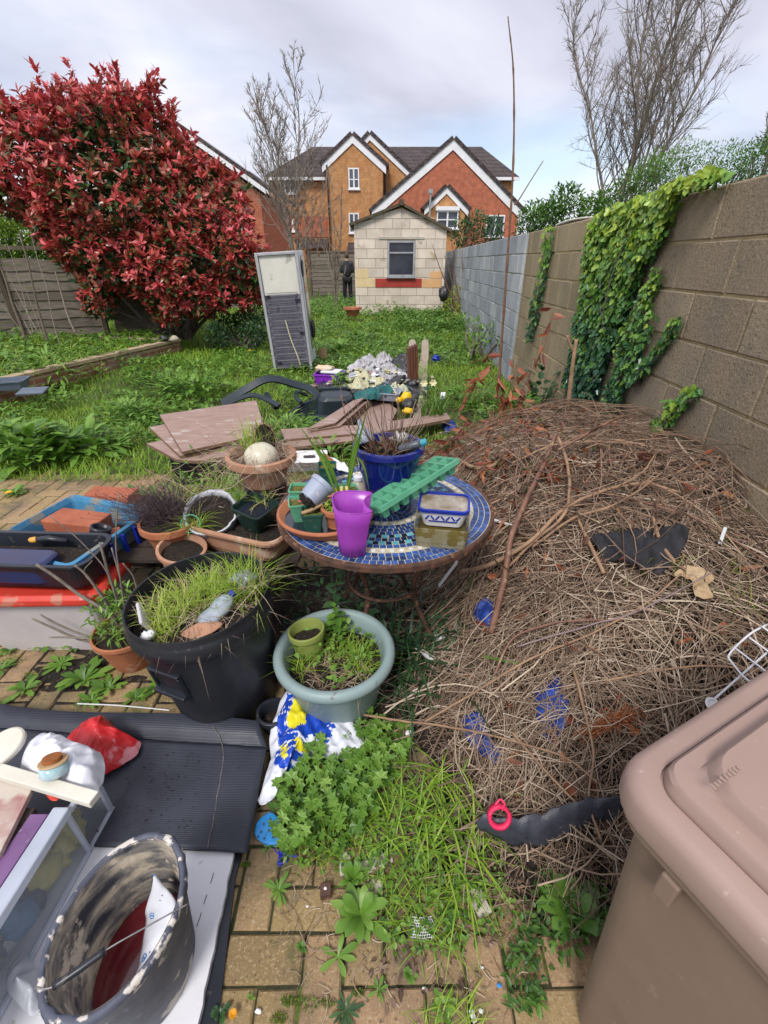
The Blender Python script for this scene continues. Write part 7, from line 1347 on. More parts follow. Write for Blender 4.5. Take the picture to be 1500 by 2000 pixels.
for k in range(26):
    y = y0_+.03+(y1_-y0_-.06)*k/26+rg.uniform(-.01, .01); s_ = rg.uniform(.05, .11); c_ = (0 if k > 17 else rg.choice([1, 2, 2, 3, 4, 3])); z_ = zb+.01+rg.uniform(.03, .09)
    mb = MB(); mb.blob((rx_(y)-.05-rg.uniform(0, .03), y, z_), (.038, s_*.5, .045), k, .35, 14, 9, fr=1.5); tag(mb.build('packet', cols[c_], sm=True), None, 'packet'); o = bpy.data.objects[mb and bpy.data.objects[-1].name] if False else None
pk_ = [o for o in bpy.data.objects if o.name.startswith('packet')]
for i, o in enumerate(pk_): tag(o, 'dim crumpled packet seen through the side of the clear storage box', 'packet', 'packets in the clear box')
mb = MB(); mb.box((rx_(.4)-.19, .42, .10), (.22, .6, .12), Rz(-.055)); tag(mb.build('dark_case', m_pblack, bev=.01), 'dark case filling the back of the clear storage box', 'case')
m_vio = mat('violet_band', (.20, .10, .24), (.14, .07, .17), 9, .3, spots=(.5, .48, .5), spot_sc=80, spot_lo=.68); mb = MB(); vbox(mb, -.080, -.032, .10, .672, zt2+.004, zt2+.020); tag(mb.build('violet_strip', m_vio, bev=.003), 'glossy violet strip lying along the edge of the clear storage box', 'strip')
mb = MB(); vbox(mb, -.125, -.083, .10, .690, zt2-.01, zt2+.012); tag(mb.build('dark_strip', m_oldw), 'dark grimy strip between the violet strip and the red dusty board', 'strip')
m_dred = mat('dusty_red_board', (.30, .10, .10), (.46, .38, .33), 7, .8, .3, 50, spots=(.50, .44, .38), spot_sc=6, spot_lo=.5); mb = MB(); q_ = [P(-160, 1560, .27), P(0, 1513, .27), P(62, 1543, .27), P(0, 1668, .27), P(-160, 1830, .27)]; mb.prism([(a_.x, a_.y) for a_ in q_], .255, .272, 'z'); tag(mb.build('dusty_board', m_dred, bev=.002), 'dusty dark red board at the very left edge', 'board')
m_cream = mat('cream_foam', (.66, .63, .55), (.58, .55, .47), 7, .7, .2, 40); A1, B1 = P(-40, 1495, .285), P(186, 1562, .285); d = (B1-A1); mb = MB(); mb.box((A1+B1)/2, (d.length, .034, .024), Rz(atan2(d.y, d.x))); tag(mb.build('cream_bar', m_cream, bev=.003), 'cream foam bar lying across the clear box below the carrier bag', 'bar')
g = polarsheet([P(*p, .24) for p in ((88, 1545), (115, 1552), (118, 1568), (104, 1570), (92, 1556))], lambda x, y, t: .262-.006*t, 8, 30); tag(sheetobj('red_scrap', g, m_red), 'red plastic scrap poking out under the cream bar', 'plastic piece')
T = thing('oval_board', 'thick cream oval foam board at the left edge beside the carrier bag', 'board', tuple(P(10, 1460, .30))); co = P(2, 1463, .31); Ro = Rz(-.5)@Ry(.35)@Rx(.2)
mb = MB(); mb.lathe([(.001, -.012), (.048, -.012), (.052, -.008), (.052, .008), (.048, .012), (.001, .012)], co, 48, Ro, sx=.82, sy=1.25); mb.build('foam', m_cream, T, sm=False)
m_bag = mat('white_carrier', (.74, .75, .82), (.68, .69, .77), 9, .35, .3, 24, bdist=.006, spots=(.42, .50, .58), spot_sc=9, spot_lo=.68)
bz = lambda x, y, t: .262+.045*(1-t**2)+.013*ridged(x, y, 26, 5)*(1-.3*t)+.006*vnoise(np.stack([x, y], -1), 50, 3)-.03*smooth(.8, 1, t)
g = polarsheet([P(*p, .28) for p in ((30, 1480), (48, 1440), (75, 1421), (110, 1424), (150, 1442), (185, 1452), (196, 1472), (192, 1505), (178, 1540), (160, 1542), (120, 1530), (90, 1520), (62, 1520), (45, 1500))], bz, 22, 110); tag(sheetobj('carrier_bag', g, m_bag, thick=.001), 'crumpled white carrier bag draped over the clear box', 'carrier bag')
pj = P(104, 1490, .33); Rj = rot(radians(24), radians(95)); T = thing('corked_jar', 'pale blue glass jar with a brown cork lid lying on the carrier bag', 'jar', tuple(pj)); mb = MB(); mb.lathe([(.002, -.035), (.030, -.034), (.0345, -.028), (.0345, .0), (.002, .001)], pj, 36, Rj); mb.build('glass', mat('aqua_glass', (.30, .52, .58), (.55, .66, .68), 24, .12, alpha=.9), T, sm=True); mb = MB(); mb.lathe([(.002, .0015), (.035, .0015), (.0365, .004), (.035, .007), (.002, .007)], pj, 36, Rj); mb.build('lid_ring', mat('tan_ring', (.52, .36, .20), (.42, .27, .14), 30, .6), T); mb = MB(); mb.lathe([(.002, .0075), (.024, .0075), (.0245, .010), (.0235, .018), (.002, .019)], pj+Vector((-.002, 0, 0)), 32, Rj); mb.build('cork', mat('cork', (.34, .12, .03), (.24, .08, .02), 60, .9, .6, 150, bdist=.002), T)
m_rbag = mat('red_bag', (.66, .03, .035), (.50, .015, .02), 10, .3, .5, 20, bdist=.008, spots=(.80, .30, .33), spot_sc=11, spot_lo=.60)
rz_ = lambda x, y, t: .055+.10*(1-t**1.6)+.020*ridged(x, y, 18, 6)*(1-.5*t)+.012*vnoise(np.stack([x, y], -1), 30, 4)
g = polarsheet([P(*p, .07) for p in ((118, 1455), (135, 1432), (160, 1408), (215, 1400), (218, 1412), (238, 1428), (262, 1440), (276, 1448), (268, 1468), (240, 1490), (205, 1512), (160, 1510))], rz_, 22, 110, smooth_=False); tag(sheetobj('red_bag', g, m_rbag, thick=.001), 'shiny crumpled red plastic bag lying on the black sheet', 'plastic bag')
mb = MB(); c = P(45, 1930, .12); g = polarsheet([P(*p, .08) for p in ((20, 1880), (50, 1865), (75, 1900), (85, 1960), (60, 1985), (25, 1950), (10, 1920))], lambda x, y, t: .06+.05*(1-t)+.02*ridged(x, y, 22, 5), 12, 50); tag(sheetobj('clear_bag', g, mat('clear_bag', (.55, .57, .62), (.4, .42, .46), 9, .2, alpha=.6), thick=.001), 'crumpled clear bag between the clear box and the mortar bucket', 'plastic bag')
m_bw, m_bb, m_by = mat('bag_white', (.70, .72, .80), (.62, .64, .72), 9, .35, .3, 30, bdist=.004), mat('bag_blue', (.012, .07, .52), (.01, .05, .38), 9, .3, .3, 30, bdist=.004), mat('bag_yellow', (.78, .72, .02), (.66, .58, .02), 9, .35, .3, 30, bdist=.004)
po = [P(*p, .05) for p in ((560, 1368), (585, 1362), (615, 1385), (660, 1392), (690, 1415), (715, 1450), (700, 1475), (668, 1480), (640, 1478), (610, 1470), (590, 1490), (560, 1508), (545, 1530), (530, 1565), (508, 1568), (500, 1555), (515, 1525), (528, 1480), (525, 1440), (540, 1400))]
pz = lambda x, y, t: .028+.085*(1-t)**.8+.022*ridged(x, y, 17, 7)+.006*vnoise(np.stack([x, y], -1), 50, 3)+.17*smooth(1.02, 1.16, y)*(.6-.3*t)
g = polarsheet(po, pz, 26, 130, False); ob = sheetobj('printed_bag', g, m_bw, thick=.001, sub=1); ob.data.materials.append(m_bb); ob.data.materials.append(m_by); tag(ob, 'crumpled white, blue and yellow printed plastic bag in front of the planter', 'plastic bag')
bluep = [tuple(P(*p, .06))[:2] for p in ((565, 1375), (600, 1380), (640, 1400), (655, 1430), (640, 1460), (606, 1450), (585, 1490), (552, 1512), (535, 1500), (545, 1450), (540, 1420))]; yelp = [tuple(P(*p, .08))[:2] for p in ((580, 1378), (602, 1390), (598, 1425), (575, 1432), (560, 1420), (568, 1400))]; yel2 = [tuple(P(*p, .06))[:2] for p in ((548, 1462), (580, 1455), (600, 1470), (572, 1482), (560, 1500), (552, 1490))]
cen = np.array([tuple(p.center+ob.location)[:2] for p in ob.data.polygons]); b1 = inpoly(cen, bluep); y1 = inpoly(cen, yelp); y2 = inpoly(cen, yel2) & (vnoise(cen, 120, 4) > 0); w1 = b1 & (np.abs(vnoise(cen, 22, 9)) < .07)
for p, a_, b_, c_, d_ in zip(ob.data.polygons, b1, y1, y2, w1): p.material_index = 2 if (b_ or c_) else (0 if d_ else (1 if a_ else 0))
m_lb = mat('light_blue_rubber', (.03, .27, .66), (.025, .20, .52), 20, .45); T = thing('shoe_insole', 'bright blue perforated rubber insole heel lying on the paving', 'insole', tuple(P(527, 1625, 0)))
for k, (dz, ox) in enumerate(((.004, .012), (.010, .006), (.016, 0))):
    po = [P(*p, dz) for p in ((528, 1586), (548, 1605), (554, 1630), (540, 1646), (515, 1646), (498, 1632), (502, 1606))]; g = polarsheet([(p.x+ox, p.y-ox*.7) for p in po], lambda x, y, t: dz+.004*(1-t)+.002*vnoise(np.stack([x, y], -1), 30, k), 8, 50); tag(sheetobj('layer', g, m_lb, T, thick=.003), None, None)
mb = MB(); po = [P(515, 1610, .02), P(535, 1606, .02), P(525, 1622, .02), P(510, 1625, .02), P(540, 1622, .02), P(533, 1636, .02), P(516, 1638, .02), P(528, 1600, .02), P(545, 1632, .02), P(504, 1635, .02)]
for p in po: mb.lathe([(.0002, .0005), (.0028, .0005), (.0028, .0022), (.0002, .0022)], (p.x, p.y, .0205), 10)
o = mb.build('holes', m_bk, T); o['kind'] = 'stuff'
mb = MB(); n = 14; c0 = np.array(P(554, 1665, .012)); 
for k in range(n): mb.tubes([resample(c0+RNG.normal(0, .011, (5, 3))*np.array([1, 1, .5]), 16)], .0018, 4)
tag(mb.build('net_scrap', mat('deep_blue_net', (.03, .04, .42), None, 9, .5)), 'small tangled deep blue plastic scrap below the blue insole', 'scrap')
m_wb = mat('brown_bin_plastic', (.335, .235, .20), (.305, .21, .178), 5, .55, .12, 260, spots=(.40, .30, .265), spot_sc=55, spot_lo=.68, bdist=.0006)
m_wb2 = mat('brown_bin_body', (.235, .165, .125), (.205, .14, .105), 6, .6, .25, 420, spots=(.28, .20, .16), spot_sc=40, spot_lo=.68, bdist=.0008)
WA = radians(27.0); e1 = Vector((cos(WA), sin(WA), 0)); e2 = Vector((sin(WA), -cos(WA), 0)); WL, WW = .72, .58
corner = Vector((.272, .334, 0)); wc = corner+e1*(WL/2)+e2*(WW/2)
wb = thing('wheelie_bin', 'brown plastic wheelie bin with a closed lid filling the lower right corner', 'wheelie bin', (wc.x, wc.y, 0)); RW = np.array([list(e1), list(-e2), [0, 0, 1]]).T
def off_(zs, dx):                     # per ring shift along e1
    def f(v):
        o = v.copy(); 
        for k in range(len(dx)): o[k, :, 0] += dx[k]
        return o
    return f
rings = [(WL-.20, WW-.10, .04, .03), (WL-.19, WW-.09, .045, .06), (WL-.07, WW-.045, .05, .93), (WL-.07, WW-.045, .05, .965)]
mb = MB(); loft(mb, rings, wc, RW, wob=off_(0, [.055, .055, .005, .005])); mb.build('body', m_wb2, wb, sm=True).modifiers.new('e', 'EDGE_SPLIT').split_angle = radians(55)
mb = MB(); loft(mb, [(WL-.045, WW-.02, .05, .925), (WL-.03, WW-.01, .055, .93), (WL-.03, WW-.01, .055, .952), (WL-.05, WW-.03, .05, .953)], wc, RW); mb.build('body_rim', m_wb2, wb, sm=False, bev=.004)
LZ = .958
lr = [(WL-.03, WW-.03, .045, LZ), (WL-.004, WW-.004, .055, LZ+.003), (WL, WW, .057, LZ+.012), (WL-.001, WW-.001, .057, LZ+.034), (WL-.006, WW-.006, .055, LZ+.043), (WL-.020, WW-.020, .05, LZ+.050), (WL-.028, WW-.028, .047, LZ+.0515), (WL-.064, WW-.064, .034, LZ+.0525), (WL-.067, WW-.067, .033, LZ+.048), (WL-.070, WW-.070, .032, LZ+.048), (WL-.073, WW-.073, .031, LZ+.066), (WL-.080, WW-.080, .029, LZ+.071), (WL-.115, WW-.115, .026, LZ+.073), (WL-.119, WW-.119, .04, LZ+.079), (WL-.123, WW-.123, .045, LZ+.092), (WL-.130, WW-.130, .044, LZ+.096), (WL-.2, WW-.2, .03, LZ+.0975), (WL-.4, WW-.4, .02, LZ+.099)]
mb = MB(); loft(mb, lr, wc, RW); ld = mb.build('lid', m_wb, wb, sm=True); md = ld.modifiers.new('e', 'EDGE_SPLIT'); md.split_angle = radians(33)
mb = MB(); a = np.linspace(0, 2*pi, 60)
for r_ in (.030, .048): q = wc+e1*(-.10)+e2*(-.02); mb.tubes([np.stack([q.x+r_*np.cos(a), q.y+r_*np.sin(a), LZ+.0972+0*a], 1)], .0011, 6, cap=False)
mb.build('moulded_ring', m_wb, ld, sm=True)
mb = MB(); q0 = P(1415, 1520, LZ+.098)
for k in range(9): c_ = q0+e1*(-.020+.0058*k); mb.box((c_.x, c_.y, LZ+.0976), (.0028, .0065-(k % 3)*.0012, .0010), RW@Rz(.12*((k % 4)-1.5)))
o = mb.build('moulded_marks', m_wb, ld); o['kind'] = 'stuff'
mb = MB(); q = corner+e1*(.030)+e2*.10; mb.box((q.x, q.y, .90), (.03, .022, .045), RW); mb.build('bracket', m_wb2, wb, bev=.003)
for s_ in (0, 1): q = corner+e1*(WL-.05)+e2*(.04+s_*(WW-.08)); mb = MB(); mb.lathe([(.01, -.025), (.09, -.025), (.10, -.015), (.10, .015), (.09, .025), (.01, .025)], (q.x, q.y, .10), 30, RW@Rx(pi/2)); mb.build('wheel', m_pblack, wb)
mb = MB(); q0_, q1_ = corner+e1*(WL+.02)+e2*.05, corner+e1*(WL+.02)+e2*(WW-.05); mb.tubes([[(q0_.x, q0_.y, .99), (q1_.x, q1_.y, .99)]], .015, 12); mb.build('handle_bar', m_wb2, wb, sm=True)

def patch_pts(poly, n, zoff=0):
    W2 = np.array([tuple(P(*p, .02))[:2] for p in poly]); lo, hi = W2.min(0), W2.max(0); pts = RNG.uniform(lo, hi, (n*4, 2)); return pts[inpoly(pts, W2)][:n]
gp = patch_pts([(560, 1500), (610, 1470), (690, 1440), (740, 1400), (800, 1430), (800, 1490), (760, 1530), (740, 1590), (690, 1640), (640, 1670), (570, 1690), (540, 1640), (548, 1560)], 400)
T = thing('cranesbill_patch', 'low patch of fresh green lobed cranesbill leaves in front of the printed bag', 'plant', (float(gp[:, 0].mean()), float(gp[:, 1].mean()), 0))
n = len(gp); hgt = .02+.11*RNG.random(n)**1.2*(.5+.6*np.clip(vnoise(gp, 7, 3)+.6, 0, 1.3)); p = np.column_stack([gp, hgt]); mb = MB()
d = rdir(n, -8, 12); leaves(mb, p-d*.012, d, np.array([0, 0, 1.])+RNG.normal(0, .22, (n, 3)), RNG.uniform(.028, .062, n), RNG.uniform(.028, .060, n), np.clip(.35+hgt*3+RNG.normal(0, .14, n), 0, 1), GERAN, .08); mb.build('leaves', m_green, T)
mb = MB(); root = np.column_stack([gp+RNG.normal(0, .02, gp.shape), np.zeros(n)]); t_ = np.linspace(0, 1, 4)[None, :, None]; mb.tubes(root[:, None]*(1-t_)+p[:, None]*t_, .0009, 3, cap=False); o = mb.build('stalks', m_yelgreen, T); o['kind'] = 'stuff'
def grasspatch(label, poly, n, L, W_, v, droop, el=(35, 85)):
    q = patch_pts(poly, n); mb = MB(); blades(mb, np.column_stack([q, top(q[:, 0], q[:, 1])]), rdir(len(q), *el), L*RNG.uniform(.4, 1.25, len(q)), W_*RNG.uniform(.6, 1.3, len(q)), RNG.uniform(*v, len(q)), RNG.uniform(*droop, len(q)), seg=5); return tag(mb.build('grass_clump', m_grass), label, 'grass', kind='stuff')
grasspatch('clump of long grass between the cranesbill and the heap', [(740, 1600), (780, 1540), (860, 1500), (930, 1560), (960, 1650), (940, 1720), (880, 1750), (800, 1700), (740, 1680)], 190, .17, .007, (.05, .7), (.6, 1.8), (35, 85))
grasspatch('fine grass among the cranesbill leaves', [(560, 1620), (640, 1540), (740, 1500), (800, 1560), (760, 1700), (640, 1700)], 260, .10, .0035, (.1, .75), (.3, 1.5))
grasspatch('sparse grass on the paving right of the big rosette', [(760, 1700), (900, 1720), (950, 1790), (860, 1850), (780, 1860), (740, 1780)], 170, .10, .004, (.1, .8), (.4, 1.6))
grasspatch('grass tufts along the near bottom edge', [(830, 1960), (900, 1940), (960, 1990), (930, 2060), (820, 2060)], 90, .08, .004, (.3, .9), (.4, 1.4))
q = patch_pts([(540, 1560), (700, 1480), (860, 1500), (980, 1640), (1000, 1780), (900, 1860), (760, 1860), (700, 1700), (560, 1690)], 1500); mb = MB(); leaves(mb, np.column_stack([q, .004+RNG.uniform(0, .03, len(q))]), rdir(len(q), -5, 50), (0, 0, 1), RNG.uniform(.008, .024, len(q)), RNG.uniform(.006, .014, len(q)), RNG.uniform(.2, .95, len(q)), OVAL, .2); tag(mb.build('chickweed', m_green), 'tiny leaved creeping weeds over the paving centre', 'weeds', kind='stuff')
q = patch_pts([(1010, 1780), (1060, 1700), (1060, 1660), (1250, 1640), (1260, 1700), (1180, 1800), (1120, 1870), (1060, 1900), (1060, 1990), (1000, 1990), (980, 1900)], 620); mb = MB(); leaves(mb, np.column_stack([q, .004+RNG.uniform(0, .05, len(q))]), rdir(len(q), -5, 50), (0, 0, 1), RNG.uniform(.012, .032, len(q)), RNG.uniform(.006, .012, len(q)), RNG.uniform(.0, .45, len(q)), OVAL, .2); tag(mb.build('cleavers', m_green), 'whorled weeds in the shade between the heap and the brown bin', 'weeds', kind='stuff')
def rosette(px, py, R_, n, wd, label, m, v=(.3, .9), el=(8, 45), wave=0, name='weed_rosette', seed=0, off=0., group=None):
    g = P(px, py, .0) if not off else Vector(off); mb = MB(); rg = np.random.default_rng(seed+abs(int(px))); a = np.arange(n)*2.4+rg.uniform(0, 1); ln = R_*rg.uniform(.6, 1.1, n); e_ = np.radians(rg.uniform(*el, n)); segs = 7
    for i in range(n):
        d = np.array([cos(a[i]), sin(a[i]), 0]); s = np.array([-sin(a[i]), cos(a[i]), 0]); t_ = np.linspace(0, 1, segs); r_ = ln[i]*t_*cos(e_[i]); z = .004+ln[i]*(np.sin(e_[i])*t_-.55*np.sin(e_[i])*t_**2.2)+.001*i/n; w = ln[i]*wd*np.sin(pi*(t_*.86+.07))**.8*(.35+.75*t_)*(1+wave*np.sin(t_*19+i))
        w[-1] = ln[i]*.01; c_ = np.array(g)+d*r_[:, None]+np.array([0, 0, 1])*z[:, None]; k = .18
        gr = np.array([c_-s*w[:, None]+np.array([0, 0, k])*w[:, None], c_, c_+s*w[:, None]+np.array([0, 0, k])*w[:, None]]).transpose(1, 0, 2); mb.grid(gr, val=rg.uniform(*v))
    return tag(mb.build(name, m, sm=True), label, 'weed', group)
rosette(705, 1790, .105, 24, .15, 'large broad leaved weed rosette in the middle of the near paving', m_green, (.5, .95), (20, 70), .05)
rosette(690, 1720, .09, 12, .15, 'upright broad leaves standing behind the large near rosette', m_green, (.4, .8), (35, 75), .05)
rosette(660, 1870, .06, 6, .18, 'long thin leaves trailing below the large near rosette', m_green, (.5, .9), (5, 30))
rosette(545, 1740, .050, 13, .13, 'slim leaved weed rosette in a paving joint left of centre', m_green, (.45, .9), (15, 50))
rosette(525, 1655, .030, 6, .18, 'tiny weed just below the blue insole', m_green, (.3, .7), (10, 40))
rosette(1120, 1790, .15, 20, .17, 'large dark jagged leaved weed against the brown bin', m_green, (.15, .6), (25, 70), .28)
rosette(1150, 1745, .07, 10, .15, 'smaller jagged weed above the large dark one by the bin', m_green, (.1, .5), (25, 70), .25)
rosette(675, 1975, .045, 16, .10, 'spiky dull rosette at the bottom edge of the photo', m_dkgreen, (.4, 1), (10, 45), .1)
rosette(865, 1970, .045, 12, .2, 'small fresh rosette at the bottom edge right of the spiky one', m_green, (.5, .95), (20, 60))
rosette(430, 1985, .035, 7, .25, 'small weed beside the orange flower at the bottom left', m_dkgreen, (.3, .8), (20, 60))
rosette(740, 1935, .03, 8, .15, 'little weed in the joint above the spiky rosette', m_green, (.3, .8), (15, 50))
rosette(490, 1950, .018, 6, .2, 'tiny seedling in the joint near the orange flower', m_green, (.4, .8), (20, 60))
rosette(590, 1850, .018, 9, .3, 'tiny mossy seedling on the paving left of the big rosette', m_green, (.2, .6), (10, 50))
rosette(1045, 1950, .045, 16, .10, 'feathery weed at the bottom edge beside the bin', m_green, (.5, .9), (30, 80), .2)
rosette(880, 1800, .03, 14, .25, 'bushy bright weed in the joint beside the pale tile', m_green, (.5, .9), (20, 70), .2)
rosette(890, 1725, .04, 14, .16, 'yellow green ferny weed above the pale tile', m_yelgreen, (.1, .5), (25, 75), .3)
rosette(800, 1905, .03, 8, .25, 'round leaved sprout below the plastic mesh', m_green, (.4, .8), (20, 60))
wl = ['weed rosette nearest the dustbin front', 'wide toothed weed rosette below the red tub', 'flat weed rosette beside the ribbed pot', 'weed rosette at the left end of the black sheet', 'thin weed below the white tub corner', 'weed rosette half way between tub and black sheet', 'weed tuft touching the back of the black sheet', 'small rosette at the far left under the tub', 'bushy rosette left of the ribbed pot', 'dark weed right beside the dustbin foot', 'weed cluster just above the black sheet centre', 'pale rosette at the left edge of the photo']
for k, (px, py, r_, n) in enumerate([(315, 1345, .09, 13), (165, 1330, .12, 18), (215, 1345, .08, 12), (50, 1350, .09, 14), (90, 1262, .10, 12), (120, 1300, .08, 12), (265, 1365, .07, 12), (20, 1275, .08, 10), (150, 1262, .08, 14), (330, 1325, .06, 10), (180, 1370, .07, 12), (5, 1310, .07, 9)]): rosette(px, py, r_, n, .16, wl[k], m_green, (.25, .85), (12, 55), .2, seed=k, group='weed rosettes on the paving behind the black sheet')
def flower(label, c, m, r_=.014, h=.05, cat='flower'):
    T = thing('yellow_flower', label, cat, tuple(c), 'yellow flowers'); mb = MB(); mb.tubes([[c, Vector(c)+Vector((0, .003, h))]], .0012, 5); mb.build('stalk', m_green, T); mb = MB(); n = 26; a = np.arange(n)*2.4; leaves(mb, np.repeat(np.array([Vector(c)+Vector((0, .003, h))]), n, 0), np.stack([np.cos(a), np.sin(a), .2+.6*(np.arange(n)/n)], 1), (0, 0, 1), r_, r_*.35, .5, LANCE, .1); mb.build('petals', m, T)
m_fy = mat('flower_yellow', (.85, .60, .01), (.80, .45, .01), 30, .6); m_fo = mat('flower_orange', (.82, .36, .01), None, 30, .6)
flower('orange yellow flower at the bottom left on the paving', P(457, 1990, 0), m_fo, .011, .02); flower('bright yellow dandelion at the far left edge of the patio', P(22, 975, 0), m_fy, .028, .05); flower('small yellow dandelion in the lawn beside the fridge foot', Q(488, 690, 6.6), m_fy, .03, .03)
flower('yellow flower left of two in the grass before the shed', Q(727, 622, 12.2)-Vector((0, 0, .1)), m_fy, .05, .10); flower('yellow flower right of two in the grass before the shed', Q(745, 620, 12.4)-Vector((0, 0, .1)), m_fy, .045, .10)
rosette(30, 965, .12, 14, .2, 'dandelion plant at the far left edge of the patio', m_green, (.3, .8), (15, 50), .2)
m_cream2 = mat('cream_tile', (.50, .46, .38), (.42, .38, .31), 9, .85, .4, 60, spots=(.25, .21, .16), spot_sc=12, spot_lo=.6)
def shard(label, pts, z, th, m, name='tile_fragment', cat='tile fragment', tilt=0, group='cream tile fragments'):
    q = [P(*p, z) for p in pts]; mb = MB(); mb.prism([(a_.x, a_.y) for a_ in q], z, z+th, 'z'); 
    if tilt: v = mb.V[0]; v[:, 2] += (v[:, 0]-v[:, 0].min())*tilt
    return tag(mb.build(name, m, bev=.001), label, cat, group)
shard('pale rectangular tile fragment left of the brown bin', [(908, 1745), (935, 1733), (960, 1785), (938, 1800)], .012, .007, m_cream2, tilt=.1)
shard('cream tile fragment standing between the cranesbill and the big rosette', [(662, 1670), (682, 1664), (690, 1705), (664, 1712)], .006, .006, m_cream2)
shard('long cream tile fragment lying under the grass clump', [(690, 1690), (765, 1662), (768, 1685), (705, 1715)], .005, .006, m_cream2)
shard('pointed cream tile fragment beside the long one', [(715, 1730), (750, 1700), (745, 1740), (718, 1765)], .006, .005, m_cream2)
shard('small cream chip under the long grass', [(920, 1640), (935, 1635), (938, 1660), (925, 1662)], .02, .005, m_cream2)
shard('white chip at the bottom edge of the photo', [(915, 1975), (924, 1972), (932, 1996), (924, 2000)], .003, .005, m_whitep)
T = thing('rusty_cube', 'small brown square pot plug with a white fleck on the paving', 'plug', tuple(P(637, 1745, 0))); g = P(637, 1745, 0); mb = MB(); mb.box((g.x, g.y, .014), (.030, .030, .028), Rz(.1)); mb.build('block', m_rust, T, bev=.002); mb = MB(); mb.blob((g.x, g.y, .030), (.005, .004, .003), 1, .3); mb.build('white_fleck', m_whitep, T)
T = thing('plastic_mesh', 'scrap of white plastic mesh on the paving right of the big rosette', 'mesh', tuple(P(828, 1815, 0))); a0 = P(800, 1790, .012); mb = MB()
for k in range(10): mb.tubes([resample([a0+Vector((.006*k, 0, 0)), a0+Vector((.006*k+.012, -.022, .004)), a0+Vector((.006*k+.006, -.045, 0))], 8)], .0009, 4)
for k in range(8): mb.tubes([resample([a0+Vector((0, -.006*k, .001)), a0+Vector((.03, -.006*k-.004, .004)), a0+Vector((.06, -.006*k, .001))], 8)], .0009, 4)
mb.build('net', m_whitep, T)
for k, (px, py, r_, lab) in enumerate([(828, 1930, .004, 'white speck on the paving below the mesh'), (942, 1890, .004, 'white speck on the paving right of centre'), (975, 1925, .006, 'blue speck beside the bin foot'), (708, 1588, .009, 'white petal on the cranesbill patch'), (862, 1565, .012, 'grey crumpled scrap in the long grass'), (505, 1975, .007, 'white gravel chip near the orange flower'), (940, 1975, .006, 'white torn scrap at the bottom edge right'), (862, 1495, .016, 'mauve crumpled leaf at the heap foot'), (788, 1550, .008, 'tan crumb in the weeds'), (600, 1770, .004, 'pebble on the paving')]):
    g = P(px, py, .004+r_*.3); mb = MB(); mb.blob(g, (r_, r_*.7, r_*.35), k+13, .45, 12, 8, fr=1.6); tag(mb.build('scrap', m_lb if k == 2 else (m_vio if k == 7 else m_whitep)), lab, 'scrap', 'small scraps on the paving')
mb = MB(); n = 260; q = patch_pts([(500, 1560), (800, 1480), (1000, 1640), (1050, 1800), (1060, 1990), (640, 1990), (520, 1800)], n)
p0 = np.column_stack([q, .006+0*q[:, 0]]); a = RNG.uniform(0, 6.28, len(q)); L_ = RNG.uniform(.01, .07, len(q))[:, None, None]; t_ = np.linspace(-.5, .5, 5)[None, :, None]; d = np.stack([np.cos(a), np.sin(a), 0*a], 1)[:, None]; s = np.stack([-np.sin(a), np.cos(a), 0*a], 1)[:, None]; mb.tubes(p0[:, None]+d*t_*L_+s*L_*(t_**2)*RNG.normal(0, .8, len(q))[:, None, None], .0009, 3, val=RNG.uniform(.3, 1, len(q)), cap=False)
for pts in ([(615, 1690), (600, 1720), (590, 1740), (565, 1765)], [(560, 1765), (575, 1790), (600, 1850), (625, 1857), (668, 1855)], [(725, 1860), (700, 1890), (690, 1920), (715, 1960)], [(925, 1920), (905, 1950), (893, 1968)], [(650, 1700), (615, 1740), (598, 1755)]): mb.tubes([resample([P(*p, .008+.006*(i % 2)) for i, p in enumerate(pts)], 18)], .0014, 5, val=.6)
tag(mb.build('stray_straw', m_straw), 'stray straw and thin stalks scattered on the near paving', 'straw', kind='stuff')
mb = MB(); q = patch_pts([(700, 1500), (860, 1480), (1000, 1640), (1180, 1650), (1100, 1850), (1000, 1800), (960, 1860), (900, 1960), (760, 1980), (700, 1850)], 520); leaves(mb, np.column_stack([q, .004+RNG.uniform(0, .012, len(q))]), rdir(len(q), -10, 25), np.array([0, 0, 1.])+RNG.normal(0, .3, (len(q), 3)), RNG.uniform(.008, .028, len(q)), RNG.uniform(.006, .014, len(q)), RNG.uniform(.0, .55, len(q)), OVAL, .1); tag(mb.build('leaf_litter', m_straw), 'brown leaf litter on the paving before the heap', 'leaf litter', kind='stuff')
def silt(label, poly, h, seed, name='silt'):
    g = polarsheet([P(*p, .0) for p in poly], lambda x, y, t: -.006+h*(1-t**2)*(.7+.6*vnoise(np.stack([x, y], -1), 16, seed)), 16, 90); mb = MB(); mb.grid(g, wrap=True); o = mb.build(name, m_mulch, sm=True); o['kind'] = 'stuff'; return o
silt('', [(740, 1500), (860, 1470), (1000, 1600), (1200, 1620), (1260, 1680), (1120, 1850), (1040, 1800), (960, 1740), (860, 1730), (760, 1690), (700, 1600)], .016, 3)
silt('', [(560, 1500), (700, 1430), (800, 1450), (800, 1560), (720, 1650), (580, 1670)], .012, 5)
silt('', [(500, 1180), (600, 1080), (950, 1080), (960, 1200), (880, 1400), (760, 1450), (600, 1420), (520, 1400)], .03, 8)
silt('', [(0, 1250), (120, 1240), (330, 1300), (330, 1380), (200, 1370), (60, 1390), (0, 1380)], .012, 9)
silt('', [(300, 1000), (560, 1000), (560, 1180), (500, 1260), (300, 1280), (280, 1160)], .02, 11)
mb = MB(); n = 0
